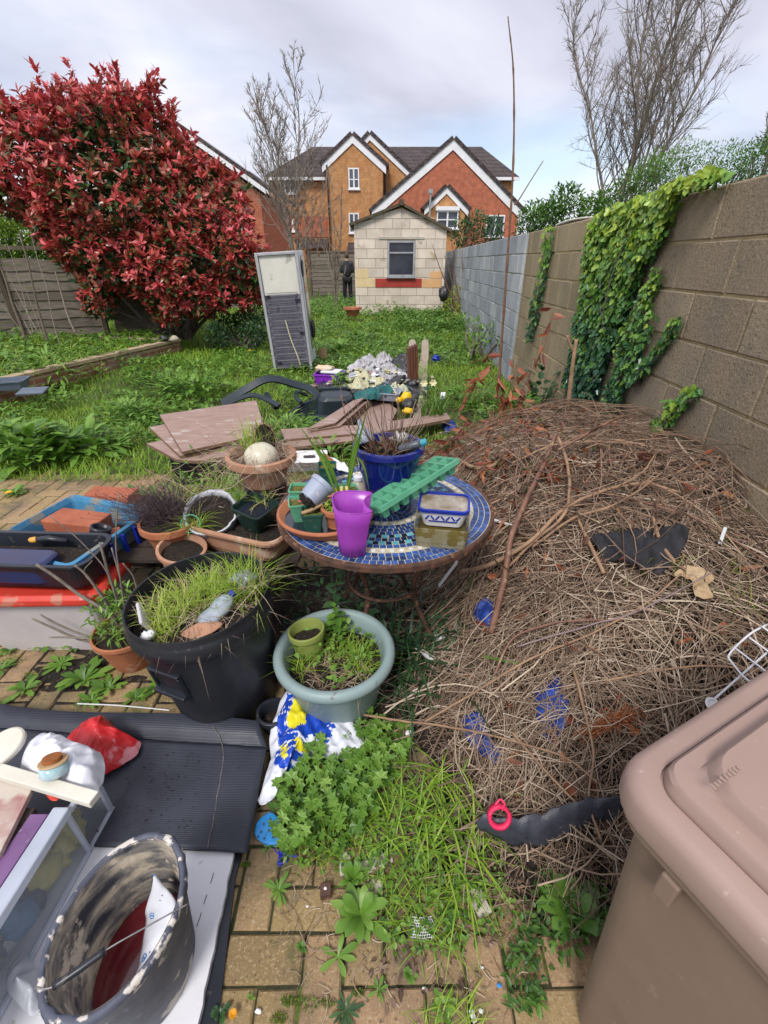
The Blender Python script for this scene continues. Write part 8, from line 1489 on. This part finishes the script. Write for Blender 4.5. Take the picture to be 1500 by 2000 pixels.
for (px, py, r_) in ((600, 1962, .03), (565, 1955, .02), (545, 1990, .02), (640, 1960, .018), (700, 1940, .015), (400, 1960, .015), (1000, 1880, .02), (480, 1690, .015), (30, 1290, .05), (60, 1320, .04)):
    g = P(px, py, 0); m_ = 130; a = RNG.uniform(0, 6.28, m_); q = r_*np.sqrt(RNG.random(m_)); leaves(mb, np.stack([g.x+q*np.cos(a), g.y+.5*q*np.sin(a), RNG.uniform(0, .005, m_)], 1), rdir(m_, 20, 90), RNG.normal(size=(m_, 3)), .005, .003, RNG.uniform(0, .6, m_), OVAL, 0)
tag(mb.build('moss_tufts', m_yelgreen), 'bright moss tufts in the paving joints', 'moss', kind='stuff')
def broadplant(label, px, py, y, r_, h, n, L, m, wd=.42, v=(.3, .9), name='broadleaf_plant', el=(5, 70)):
    b = Q(px, py, y); b.z = float(gz(b.x, b.y)); T = thing(name, label, 'plant', tuple(b)); mb = MB(); rg = np.random.default_rng(abs(int(px))); a = rg.uniform(0, 6.28, n); q = r_*np.sqrt(rg.random(n)); e_ = np.radians(rg.uniform(*el, n)); d = np.stack([np.cos(a)*np.cos(e_), np.sin(a)*np.cos(e_), np.sin(e_)], 1)
    p = np.stack([b.x+q*np.cos(a), b.y+.6*q*np.sin(a), b.z+h*(1-(q/r_)**2)*rg.uniform(.3, 1, n)+.02], 1); ln = L*rg.uniform(.6, 1.15, n); leaves(mb, p, d, (0, 0, 1), ln, ln*wd, rg.uniform(*v, n), OVAL, rg.uniform(.2, .6, n)); mb.build('leaves', m, T)
    mb = MB(); k = max(6, n//6); t_ = np.linspace(0, 1, 4)[None, :, None]; mb.tubes(np.array([[b.x, b.y, b.z]])[:, None]*(1-t_)+p[:k][:, None]*t_, .004, 4, cap=False); mb.build('stems', m, T); return T
broadplant('wide comfrey plant with large drooping leaves at the left patio edge', 60, 900, 3.75, .42, .26, 210, .20, m_green); broadplant('second comfrey plant right beside the wide one', 160, 890, 3.9, .33, .22, 130, .17, m_green); broadplant('small comfrey plant at the very left edge', -10, 860, 3.9, .3, .3, 80, .2, m_green)
broadplant('broad leaved clump below the far end of the raised bed', 385, 755, 5.6, .5, .28, 190, .13, m_green); broadplant('nettle clump against the brick bed wall', 275, 715, 6.2, .28, .32, 90, .11, m_green); broadplant('leafy clump in the lawn left of the boards', 250, 800, 4.8, .4, .18, 120, .10, m_green); broadplant('leafy clump right of the boards', 330, 740, 5.9, .5, .22, 130, .11, m_green); broadplant('strappy plant spilling over the bed wall', 95, 700, 6.0, .30, .50, 110, .22, m_green, .16, (.5, 1), 'strappy_plant', (-10, 60))
broadplant('nettles growing beside the dead leaves at the back of the heap', 1010, 760, 4.2, .35, .55, 190, .10, m_green, .5, (.2, .8)); broadplant('dark leaved bramble before the buff wall', 1060, 720, 4.4, .3, .7, 170, .10, m_dkgreen, .6, (.3, 1)); broadplant('green weeds behind the brush heap near the tall cane', 930, 720, 5.2, .5, .3, 200, .10, m_green, .4); broadplant('dock plant in the lawn right of the fridge', 700, 640, 9.5, .35, .12, 60, .2, m_green, .3); broadplant('low dock plant in the lawn by the rubbish', 660, 660, 8.4, .3, .12, 50, .2, m_green, .3); broadplant('leafy shoots between chair and boards', 560, 830, 4.2, .4, .25, 150, .10, m_green, .35); broadplant('young leaves among the planks', 640, 850, 3.6, .25, .2, 60, .11, m_green, .3)
broadplant('weeds spreading left of the wrapped pot', 275, 985, 2.6, .28, .3, 180, .07, m_green, .3)
fb = P(574, 727, .14); FW, FD, FHt = .56, .55, 1.50; RF = Rz(.02)@Ry(-.055)@Rx(.02)
fr = thing('fridge_freezer', 'old white fridge freezer standing on the lawn with its coiled back facing the camera', 'fridge', tuple(fb))
m_fw2 = mat('fridge_white', (.62, .66, .72), (.54, .58, .64), 3, .35, spots=(.30, .30, .28), spot_sc=8, spot_lo=.66); m_fgal = mat('fridge_galvanised', (.46, .46, .48), (.36, .36, .38), 7, .5, metal=.3); m_fcream = mat('fridge_cream_panel', (.66, .64, .58), (.58, .56, .50), 4, .6, spots=(.40, .38, .34), spot_sc=6, spot_lo=.62)
m_cond = mat('dusty_condenser', (.20, .19, .24), (.13, .12, .16), 5, .8, .3, 30, stretch=(1, 1, .5), spots=(.06, .06, .07), spot_sc=5, spot_lo=.60)
def F_(x, y, z): return np.array(fb)+RF@np.array([x, y, z])
def fbox(name, x, y, z, w, d, h, m, par=fr, bev=.003, lab=None):
    mb = MB(); mb.box(F_(x, y, z), (w, d, h), RF); o = mb.build(name, m, par, bev=bev)
    if lab: o['label'] = lab
    return o
fbox('cabinet', 0, FD/2+.02, FHt/2+.06, FW, FD-.04, FHt-.06, m_fw2, bev=.012); fbox('base', 0, FD/2+.04, .04, FW-.06, FD-.16, .06, m_pblack)
for s_ in (-1, 1): fbox('back_flange', s_*(FW/2-.018), .010, FHt/2+.03, .036, .04, FHt-.0, m_fgal)
fbox('top_flange', 0, .011, FHt+.012, FW-.076, .036, .032, m_fgal); fbox('upper_panel', 0, .026, FHt*.82+.02, FW-.085, .012, FHt*.32, m_fcream); cp2 = fbox('condenser_sheet', 0, .024, FHt*.36, FW-.095, .010, FHt*.645, m_cond)
mb = MB(); x0, x1 = -FW/2+.07, FW/2-.085; zt_, k = FHt*.70, 0; path = []
while zt_ > .10:
    xs_ = (x0, x1) if k % 2 == 0 else (x1, x0)
    path += [F_(xs_[0], .004, zt_), F_(xs_[1], .004, zt_), F_(xs_[1]+(.02 if k % 2 == 0 else -.02), .004, zt_-.022)]; zt_ -= .044; k += 1
mb.tubes([np.array(path)], .0035, 5); mb.build('condenser_coil', m_pblack, fr)
mb = MB(); n = 30
for k in range(n): x = x0+(x1-x0)*(k+.5)/n; mb.tubes([[F_(x, .010, FHt*.68), F_(x, .010, .07)]], .0011, 3)
mb.build('condenser_wires', mat('grey_wire', (.28, .27, .32), None, 9, .7), fr)
for x, z in ((x0+.01, .68), (x1, .64), (x1+.0, .36), (x0+.02, .10), (x1, .08)): fbox('clip', x, -.004, FHt*z, .07, .018, .018, m_pblack)
mb = MB(); mb.tubes([resample([F_(-.01, .008, FHt*.47), F_(.03, .006, FHt*.3), F_(.09, .004, FHt*.14), F_(.115, .004, .06)], 14)], .010, 6); mb.build('yellowed_tube', mat('yellowed_plastic', (.55, .52, .36), (.45, .42, .28), 9, .6), fr)
fbox('side_panel', FW/2+.006, FD*.62, FHt*.58, .010, FD*.5, FHt*.80, mat('mirror_side', (.40, .38, .36), (.26, .25, .22), 3, .12, metal=.75), lab='shiny mirror-like side panel reflecting the garden'); mb = MB(); mb.blob(F_(FW/2+.02, FD*.75, FHt*.34), (.03, .10, .12), 3, .4, 16, 10, fr=1.8); mb.build('torn_seal', m_pblack, fr)
mb = MB(); mb.prism([(-.0, 0), (.0, 0)], 0, 0) if False else mb.blob(F_(FW/2+.012, FD*.35, FHt*.88), (.012, .07, .11), 6, .3); mb.build('torn_flap', m_pblack, fr)
lg = P(633, 706, .14); mb = MB(); mb.tubes([[lg, lg+Vector((-.02, .03, .20))]], [.06, .07], 14); tag(mb.build('tree_stump', m_woodp), 'short sawn log standing behind the right foot of the fridge', 'log')
pc = P(643, 757, .12); m_pc = mat('purple_crate_plastic', (.26, .035, .52), (.20, .02, .42), 6, .4)
T = thing('purple_crate', 'bright purple folding crate piled with papers in front of the fridge', 'crate', tuple(pc)); mb = MB(); loft(mb, tubrings(.34, .24, .36, .26, .165, .02, .008, .012, .02), pc+Vector((0, .12, 0)), Rz(-.12)); mb.build('body', m_pc, T, bev=.003)
mb = MB(); Rp = Rz(-.12)
for k in range(5): mb.box(np.array(pc)+np.array([0, .12, 0])+Rp@np.array([-.14+.07*k, -.132, .075]), (.010, .014, .11), Rp@Ry(.35*((k % 2)*2-1)))
mb.build('side_ribs', m_pc, T)
mb = MB(); mb.box(pc+Vector((.03, .12, .185)), (.24, .20, .02), Rz(-.2)); tag(mb.build('paper_stack', m_whitep, bev=.002), 'white papers lying on the purple crate', 'papers'); mb = MB(); mb.blob(pc+Vector((-.06, .16, .215)), (.12, .07, .04), 3, .35, 20, 12, fr=1.6); tag(mb.build('orange_cloth', mat('orange_cloth', (.60, .30, .14), (.62, .52, .40), 9, .8, spots=(.62, .55, .45), spot_sc=7, spot_lo=.5), sm=True), 'crumpled orange and cream cloth on the purple crate', 'cloth')
m_lam = mat('brown_laminate', (.33, .225, .19), (.26, .17, .14), 7, .5, .15, 40, stretch=(1, 5, 5), spots=(.42, .36, .33), spot_sc=5, spot_lo=.62); m_edge = mat('chipboard_edge', (.20, .12, .075), (.13, .08, .05), 50, .9, .4, 120)
def slabq(label, pts, th, zs, m=m_lam, name='board', group=None, edge=True):
    q = [P(px, py, z) for (px, py), z in zip(pts, zs)]; T = thing(name, label, 'board', tuple(sum(q, Vector())/len(q)), group); n = len(q); mb = MB(); v = [tuple(p) for p in q]+[tuple(p-Vector((0, 0, th))) for p in q]; mb.add(v, [tuple(range(n))[::-1] if False else tuple(range(n)), tuple(range(2*n-1, n-1, -1))]+[(i, n+i, n+(i+1) % n, (i+1) % n) for i in range(n)]); mb.build('panel', m, T)
    if edge:
        mb = MB()
        for i in range(n):
            a_, b_ = q[i], q[(i+1) % n]; d = (b_-a_); c_ = (a_+b_)/2-Vector((0, 0, th/2)); R = np.array(d.normalized().to_track_quat('X', 'Z').to_matrix()); mb.box(c_, (d.length-.004, .004, th*.86), R)
        mb.build('edge_band', m_edge, T)
    return T
slabq('topmost brown laminate board of the stack by the lawn', [(312, 810), (500, 782), (520, 846), (356, 882)], .022, [.50, .56, .50, .44], group='stacked brown boards')
slabq('second brown board of the stack turned slightly left', [(292, 834), (475, 800), (505, 862), (352, 890)], .022, [.465, .50, .45, .405], group='stacked brown boards')
slabq('lowest brown board of the stack', [(287, 866), (450, 832), (475, 886), (385, 900), (345, 897)], .022, [.42, .45, .42, .385, .38], group='stacked brown boards')
mb = MB(); c_ = P(400, 880, .2); mb.box((c_.x+.05, c_.y+.0, .19), (.55, .40, .36), Rz(.2)); tag(mb.build('storage_crate', m_pblack, bev=.01), 'black crate in the shade under the stacked boards', 'crate')
slabq('pale topped plank lying on the plank pile', [(600, 838), (690, 782), (712, 776), (655, 826)], .02, [.26, .28, .28, .26], name='plank', group='planks behind the table')
for k in range(4): slabq(['second', 'third', 'fourth', 'bottom'][k]+' plank down in the plank pile', [(606+3*k, 842+2*k), (694+4*k, 786+2*k), (720+3*k, 782+2*k), (664+3*k, 832+3*k)], .02, [.235-.026*k]*4, name='plank', group='planks behind the table')
slabq('long brown plank lying crosswise behind the white tray', [(548, 838), (700, 830), (704, 846), (556, 858)], .03, [.22]*4, name='plank', group='planks behind the table')
slabq('thin brown plank lying crosswise in front of the long one', [(560, 862), (690, 850), (692, 860), (566, 874)], .025, [.20]*4, name='plank', group='planks behind the table')
slabq('brown plank running right towards the brush heap', [(700, 832), (872, 806), (880, 818), (706, 850)], .03, [.18]*4, name='plank', group='planks behind the table')
slabq('stained tan board lying flat behind the planks', [(698, 800), (728, 762), (776, 800), (760, 832), (705, 836)], .016, [.15]*5, name='board')
slabq('long weathered board pointing to the shed at the right of the rubbish', [(806, 822), (812, 760), (822, 690), (836, 690), (834, 760), (834, 818)], .02, [.12, .15, .18, .18, .15, .12], mat('weathered_pale_board', (.34, .29, .23), (.26, .22, .17), 6, .9), name='board')
m_ch = mat('black_resin', (.012, .022, .030), (.02, .03, .04), 5, .35); T = thing('garden_chair', 'black plastic garden chair lying tipped over behind the boards', 'chair', tuple(P(560, 830, .1))); yc = 4.9
def band(name, pts, w, th, k=26):
    c_ = resample(pts, k); d = nrm(np.gradient(c_, axis=0)); up = np.array([.2, -.6, .75]); s = nrm(np.cross(d, up)); u_ = np.cross(s, d); ring = []
    for (a_, b_) in ((-1, -1), (1, -1), (1, 1), (-1, 1)): ring.append(c_+s*w/2*a_+u_*th/2*b_)
    mb = MB(); mb.grid(np.array(ring).transpose(1, 0, 2), wrap=True); return mb.build(name, m_ch, T, sm=False, bev=.004)
band('back_frame', [Q(434, 788, 4.75), Q(478, 762, 4.8), Q(526, 740, 4.9), Q(580, 752, 5.0), Q(612, 764, 5.0), Q(626, 792, 4.85), (Q(618, 824, 4.6))], .085, .025, 40)
band('armrest', [Q(440, 790, 4.7), Q(490, 772, 4.7), Q(525, 782, 4.6), Q(545, 793, 4.5)], .05, .02); band('leg', [Q(520, 768, 4.9), Q(530, 785, 4.8), Q(540, 797, 4.6)], .05, .03); band('armrest', [Q(600, 772, 5.1), Q(582, 765, 5.0), Q(578, 775, 4.9), Q(588, 786, 4.8)], .04, .02)
for k in range(7): f = k/6; band('slat', [Q(566+4*f, 806-0*f+3*k, 4.75), Q(590, 790+5*k, 4.85), Q(619, 778+6*k, 4.8)], .028, .012, 12)
tbk = P(652, 815, .12); T = thing('black_tub', 'upturned black plastic tub beside the purple crate', 'tub', tuple(tbk)); mb = MB(); loft(mb, [(.46, .36, .06, 0), (.46, .36, .06, .03), (.42, .32, .08, .035), (.36, .27, .09, .18), (.30, .21, .09, .21)], tbk+Vector((0, .18, 0)), Rz(.15)@Rx(.12)); mb.build('shell', m_ch, T, sm=False, bev=.006); mb = MB(); mb.box(tbk+Vector((-.02, .30, .22)), (.30, .05, .05), Rz(.15)); mb.build('grip', m_ch, T, bev=.01)
lpz = P(668, 770, .16); T = pot('wire_basket_pot', 'small round pot with leafy green plant before the purple crate', 'plant pot', lpz, .075, .05, .11, m_pblack, fill=m_potsoil); 
mb = MB(); n = 60; a = RNG.uniform(0, 6.28, n); q = .09*np.sqrt(RNG.random(n)); leaves(mb, np.stack([lpz.x+q*np.cos(a), lpz.y+q*np.sin(a), lpz.z+.10+RNG.uniform(0, .16, n)], 1), rdir(n, -20, 40), (0, 0, 1), .075, .05, RNG.uniform(.4, 1, n), OVAL, .3); tag(mb.build('potted_plant', m_green), 'leafy plant with pale green leaves before the purple crate', 'plant')
m_rw = mat('rubbish_white', (.50, .49, .51), (.28, .27, .29), 12, .5, .5, 60, spots=(.08, .08, .10), spot_sc=9, spot_lo=.56); m_rc = mat('rubbish_cream', (.56, .52, .36), (.44, .42, .26), 14, .8, .5, 60, spots=(.25, .32, .26), spot_sc=14, spot_lo=.55); m_teal = mat('teal_cloth', (.02, .14, .14), (.012, .08, .085), 9, .8, .5, 40); m_rk = mat('rubbish_black', (.02, .02, .025), (.05, .05, .055), 12, .4, .4, 50)
rb_ = [(703, 703, .15, m_rw, 'grey white bag at the back left of the rubbish pile'), (722, 694, .13, m_rw, 'white flattened bag at the back of the rubbish pile'), (748, 692, .13, m_rw, 'pale sheet at the back right of the rubbish pile'), (735, 712, .16, m_rw, 'knotted white bag in the middle of the rubbish pile'), (760, 712, .14, m_rw, 'beige bag at the right of the rubbish pile'), (782, 722, .10, m_rw, 'small white bag beside the wood block'), (713, 728, .14, m_rc, 'patterned cream and green cloth in the rubbish pile'), (735, 735, .13, m_rc, 'yellowish rag before the patterned cloth'), (695, 738, .12, m_rc, 'tangled pale netting at the left of the rubbish'), (785, 693, .12, m_rk, 'black bag at the back right of the rubbish pile'), (790, 706, .09, m_rk, 'shiny black bag beside the wood block'), (702, 714, .06, m_rk, 'black bottle on the rubbish pile'), (775, 745, .11, m_rc, 'tan straw bundle before the wood block'), (752, 726, .10, m_rw, 'crushed white cup on the rubbish pile'), (690, 722, .08, m_rw, 'blue white wrapper at the left side of the rubbish')]
for k, (px, py, r_, m, lab) in enumerate(rb_):
    y = 4.9+(760-py)*.024; g = Q(px, py, y); zb_ = max(g.z-.10, .15); rg2 = np.random.default_rng(k+5); na = 11; aa = np.arange(na)*2*pi/na; rr2 = r_*rg2.uniform(.75, 1.45, na)
    gg = polarsheet([(g.x+q_*cos(a_)*1.15, g.y+q_*sin(a_)) for a_, q_ in zip(aa, rr2)], lambda x, y, t: zb_-.02+r_*.62*(1-t**1.5)*(1+.5*ridged(x, y, 10, k))+r_*.35*ridged(x, y, 24, k+3)*(1-.5*t)+r_*.15*vnoise(np.stack([x, y], -1), 60, k), 16, 64)
    o = sheetobj('rubbish_bag' if m is m_rw or m is m_rk else 'rag', gg, m, thick=.002, sub=0); tag(o, lab, 'rubbish', 'bags and rags of the rubbish pile')
mb = MB(); mb.blob((-.12, 5.95, .12), (.60, .75, .18), 4, .5, 60, 30, fr=3); tag(mb.build('rubbish_base', m_rk, sm=True), 'mass of mixed rubbish under the white bags', 'rubbish', kind='stuff')
g = polarsheet([Q(*p, yy) for p, yy in (((690, 765), 5.0), ((705, 745), 5.2), ((745, 735), 5.4), ((790, 733), 5.5), ((800, 742), 5.3), ((760, 748), 5.1), ((730, 762), 4.9), ((700, 780), 4.8))], lambda x, y, t: .24+.06*(1-t)+.04*ridged(x, y, 9, 3), 12, 60); tag(sheetobj('teal_cloth', g, m_teal), 'dark teal cloth lying across the front of the rubbish pile', 'cloth')
mb = MB(); b0 = Q(806, 738, 5.5)
for k in range(4): mb.box(b0+Vector((-.055+.032*k, .02*k, .17)), (.028, .10, .34+.02*k), Rz(.1)@Ry(-.06))
T = thing('board_offcuts', 'bundle of dark brown board offcuts standing upright in the rubbish', 'offcuts', tuple(b0)); mb.build('offcut_bundle', mat('dark_brown_laminate', (.15, .06, .035), (.10, .04, .025), 9, .5, stretch=(6, 6, 1)), T)
m_sole = mat('pale_sole', (.50, .42, .35), (.40, .33, .27), 9, .8)
for k, (px, lab) in enumerate(((805, 'pale shoe sole standing left behind the board offcuts'), (830, 'pale shoe sole standing right behind the board offcuts'))):
    g = Q(px, 690, 5.9); mb = MB(); loft(mb, [(.085, .26, .042, -.008), (.09, .265, .044, 0), (.085, .26, .042, .008)], g+Vector((0, 0, .03)), Rz(.1*k)@Rx(pi/2-.2)); tag(mb.build('shoe_sole', m_sole), lab, 'shoe sole', 'pale shoe soles')
cl_ = [m_rw, m_rc, m_rk, m_teal, m_rc, m_greyp, m_whitep, m_lam]
for q_ in range(8):
    mb = MB()
    for k in range(16):
        x, y = RNG.normal(-.12, .30), RNG.normal(5.8, .42); z = .16+.16*max(0, 1-((x+.12)/.6)**2-((y-5.9)/.75)**2)+RNG.uniform(0, .06)
        if k % 2: mb.box((x, y, z), (RNG.uniform(.02, .12), RNG.uniform(.02, .08), RNG.uniform(.005, .04)), rot(RNG.uniform(0, 1), RNG.uniform(0, 6))@Rz(RNG.uniform(0, 6)))
        else: mb.blob((x, y, z), (RNG.uniform(.02, .05), RNG.uniform(.02, .05), RNG.uniform(.01, .03)), k, .5, 10, 7, fr=1.8)
    tag(mb.build('mixed_litter', cl_[q_]), 'small mixed litter scattered over the rubbish pile', 'litter', kind='stuff')
g = P(757, 778, .2); T = thing('grey_tray', 'grey plastic tray with a dark hole in front of the teal cloth', 'tray', tuple(g)); mb = MB(); loft(mb, tubrings(.26, .16, .30, .20, .09, .02, .006, .008, .008), g, Rz(-.25)@Rx(.1)); mb.build('body', m_greyp, T); mb = MB(); mb.lathe([(.001, -.002), (.014, -.002), (.014, .002), (.001, .002)], np.array(g)+Rz(-.25)@np.array([0, -.10, .05]), 16, Rz(-.25)@Rx(pi/2)); mb.build('hole', m_pblack, T)
g = P(790, 788, .22); T = thing('yellow_toy', 'yellow and black plastic toy lying at the right of the tan board', 'toy', tuple(g)); m_yp = mat('yellow_toy_plastic', (.80, .52, .01), (.70, .42, .01), 9, .4)
for nm, o_, s_, m in (('yellow_part', (.02, .04, .05), (.06, .05, .06), m_yp), ('yellow_part', (-.06, .02, .03), (.035, .03, .03), m_yp), ('yellow_part', (.03, -.12, -.05), (.06, .04, .035), m_yp), ('black_part', (.05, -.03, .0), (.08, .08, .06), m_rk), ('black_part', (.09, .08, .02), (.06, .10, .05), m_rk)): mb = MB(); mb.blob(g+Vector(o_), s_, 3, .18, 18, 11); mb.build(nm, m, T, sm=True)
for k, (px, py, lab) in enumerate(((828, 748, 'left of the pale daffodils at the end of the rubbish'), (846, 747, 'right of the pale daffodils at the end of the rubbish'))):
    c_ = Q(px, py, 5.0); b_ = Vector((c_.x+.02, 5.0, .12)); T = thing('daffodil', lab, 'flower', tuple(b_)); mb = MB(); mb.tubes([curve(b_, c_, 0, .03, 8, k)], .004, 5); mb.build('stalk', m_green, T); mb = MB(); a = np.arange(6)*pi/3; leaves(mb, np.repeat(np.array([c_]), 6, 0), np.stack([np.cos(a), -.3+0*a, np.sin(a)], 1), (0, -1, .2), .045, .032, .5, OVAL, .0); mb.build('petals', mat('pale_daffodil', (.80, .76, .48), (.72, .66, .38), 30, .6), T); mb = MB(); mb.lathe([(.008, 0), (.013, -.02), (.015, -.022)], c_, 14, Rx(-pi/2+3.14), close=False); mb.build('trumpet', m_yp, T)
mb = MB(); b_ = Q(845, 800, 4.6); tuft(mb, (b_.x, b_.y, .12), .12, 130, .36, .012, (.3, .8), (.1, .7), (60, 88)); tag(mb.build('daffodil_leaves', m_green), 'upright daffodil leaves beside the brush heap', 'plant')
T = pot('terracotta_planter', 'round terracotta planter in the grass left of the shed corner', 'plant pot', Q(689, 617, 12.2), .21, .12, .20, m_terra, fill=m_potsoil, rw=.02, rh=.05)
g = Q(805, 612, 13.3); mb = MB(); mb.lathe([(.01, 0), (.16, 0), (.18, .04), (.17, .04), (.15, .01), (.01, .01)], g, 30); tag(mb.build('green_saucer', m_dgreenp), 'flat green saucer at the foot of the shed wall', 'saucer')
g = Q(854, 655, 7.5); mb = MB(); mb.blob((g.x, g.y, float(gz(g.x, g.y))+.05), (.06, .05, .05), 3, .4, 16, 10); tag(mb.build('blue_scrap', m_mblue), 'small bright blue scrap on the lawn near the grey wall', 'scrap')
m_slate = mat('slate_plastic', (.12, .15, .20), (.09, .11, .15), 6, .5)
T = thing('bed_box', 'grey blue plastic box sunk in the plants of the raised bed', 'box', tuple(P(20, 745, .36))); g = P(18, 748, .36); mb = MB(); loft(mb, tubrings(.30, .22, .34, .26, .10, .03, .006, .012, .015), g-Vector((0, 0, .06)), Rz(.3)); mb.build('body', m_slate, T)
g = P(62, 758, .36); mb = MB(); mb.box((g.x, g.y, .33), (.26, .20, .02), Rz(.25)@Rx(.1)); tag(mb.build('slate_lid', m_slate, bev=.004), 'flat grey lid lying among the plants beside the sunk box', 'lid')
for k, (px, py, m, lab) in enumerate(((320, 660, m_rk, 'dark shoe-like lump on the end of the raised bed'), (341, 660, m_sole, 'pale round stone on the end of the raised bed'))): g = P(px, py+2, .42); mb = MB(); mb.blob(g, (.08, .05, .05), k, .3); tag(mb.build('lump' if k == 0 else 'stone', m, sm=True), lab, 'stone' if k else 'lump')
T = thing('budded_twig', 'thin dark red stem with buds standing behind the white tray', 'twig', tuple(P(700, 905, .3))); mb = MB(); c_ = resample([Q(703, 930, 2.3), Q(690, 860, 2.3), Q(672, 800, 2.3), Q(663, 745, 2.35)], 26); mb.tubes([c_], np.linspace(.003, .0015, 26), 5); mb.build('main_stem', m_rb1, T); mb = MB()
for k in range(8): mb.blob(c_[6+2*k]+np.array([.004*(-1)**k, 0, 0]), (.004, .003, .008), k, .2, 8, 6)
mb.build('buds', m_rb1, T)
g = Q(905, 590, 13.0); mb = MB(); a_, b_ = Q(884, 600, 13.2), Q(910, 510, 13.2); mb.tubes([[a_, b_]], .045, 4); tag(mb.build('leaning_post', m_post), 'dark brown post leaning beside the shed', 'post')
g = Q(866, 575, 13.6); mb = MB(); mb.blob(g, (.12, .12, .16), 5, .4, 20, 12, fr=1.7); tag(mb.build('dark_bag', m_rk, sm=True), 'dark rubbish bag tucked behind the right edge of the shed', 'bag')
def skin(name, vs, es, rs, m, parent, sub=2, o=None):
    me = bpy.data.meshes.new(name); o0 = wloc(parent); me.from_pydata([tuple(Vector(v)-o0) for v in vs], es, []); ob = bpy.data.objects.new(name, me); COL.objects.link(ob); ob.parent = parent
    ob.modifiers.new('skin', 'SKIN'); sl_ = me.skin_vertices[0].data
    for i, r_ in enumerate(rs): sl_[i].radius = r_ if hasattr(r_, '__len__') else (r_, r_)
    sl_[0].use_root = True; md = ob.modifiers.new('sub', 'SUBSURF'); md.levels = md.render_levels = sub; me.materials.append(m); ob.modifiers['skin'].use_smooth_shade = True; return ob
PB = Q(680, 592, 19.0); PB.z = float(gz(PB.x, 19.0)); pe = thing('person', 'person in dark sweater and trousers seen from behind at the shed corner', 'person', tuple(PB))
def pp(x, y, z): return (PB.x+x, PB.y+y, PB.z+z*.965)
m_skin = mat('skin', (.50, .30, .22), (.45, .26, .19), 12, .6); m_sw = mat('dark_sweater', (.020, .023, .030), (.03, .034, .042), 9, .9, .3, 40); m_tr = mat('dark_trousers', (.009, .009, .012), (.015, .015, .019), 9, .9); m_hair = mat('short_brown_hair', (.10, .065, .045), (.06, .04, .03), 50, .9, .6, 200)
V_ = [pp(0, 0, .92), pp(0, 0, 1.08), pp(0, -.01, 1.28), pp(0, 0, 1.42), pp(0, .01, 1.50), pp(0, .025, 1.58), pp(0, .03, 1.66),
      pp(-.09, 0, .86), pp(-.11, .0, .48), pp(-.13, 0, .09), pp(-.13, .13, .035), pp(.09, 0, .86), pp(.10, .0, .48), pp(.12, 0, .09), pp(.12, .13, .035),
      pp(-.17, 0, 1.38), pp(-.23, -.02, 1.10), pp(-.12, .20, 1.14), pp(-.07, .26, 1.17), pp(.17, 0, 1.38), pp(.23, -.02, 1.10), pp(.12, .20, 1.14), pp(.07, .26, 1.17)]
E_ = [(0, 1), (1, 2), (2, 3), (3, 4), (4, 5), (5, 6), (0, 7), (7, 8), (8, 9), (9, 10), (0, 11), (11, 12), (12, 13), (13, 14), (3, 15), (15, 16), (16, 17), (17, 18), (3, 19), (19, 20), (20, 21), (21, 22)]
R_ = [(.10, .07), (.09, .06), (.10, .07), (.08, .05), .05, .08, .07, .06, .045, .035, .035, .06, .045, .035, .035, .04, .03, .024, .038, .04, .03, .024, .038]
skin('body', V_, E_, R_, m_skin, pe)
mb = MB(); mb.blob(pp(0, -.005, 1.20), (.185, .135, .29), 2, .04, 24, 18); mb.build('sweater_back', m_sw, pe, sm=True)
iu = [0, 2, 3, 15, 16, 17, 19, 20, 21]; mp_ = {k: i for i, k in enumerate(iu)}
skin('sweater', [V_[i] for i in iu], [(0, 1)]+[(mp_[a_], mp_[b_]) for a_, b_ in E_ if a_ in mp_ and b_ in mp_], [(.16, .125), (.175, .13), (.12, .09), .085, .06, .046, .085, .06, .046], m_sw, pe)
il = [0, 7, 8, 9, 11, 12, 13]; ml_ = {k: i for i, k in enumerate(il)}
skin('trousers', [V_[i] for i in il], [(ml_[a_], ml_[b_]) for a_, b_ in E_ if a_ in ml_ and b_ in ml_], [(.165, .125), .108, .082, .07, .108, .082, .07], m_tr, pe)
mb = MB(); mb.blob(pp(0, .025, 1.645), (.088, .105, .105), 2, .04, 22, 16); mb.build('hair', m_hair, pe, sm=True)
for s_ in (-1, 1):
    mb = MB(); loft(mb, [(.09, .26, .04, 0), (.095, .27, .045, .03), (.08, .22, .04, .07), (.07, .12, .03, .10)], pp(s_*.125, .05, 0), np.eye(3)); mb.build('shoe', m_pblack, pe, sm=True)
    mb = MB(); mb.blob(pp(s_*.088, .02, 1.615), (.012, .02, .03), 1, .05); mb.build('ear', m_skin, pe, sm=True)
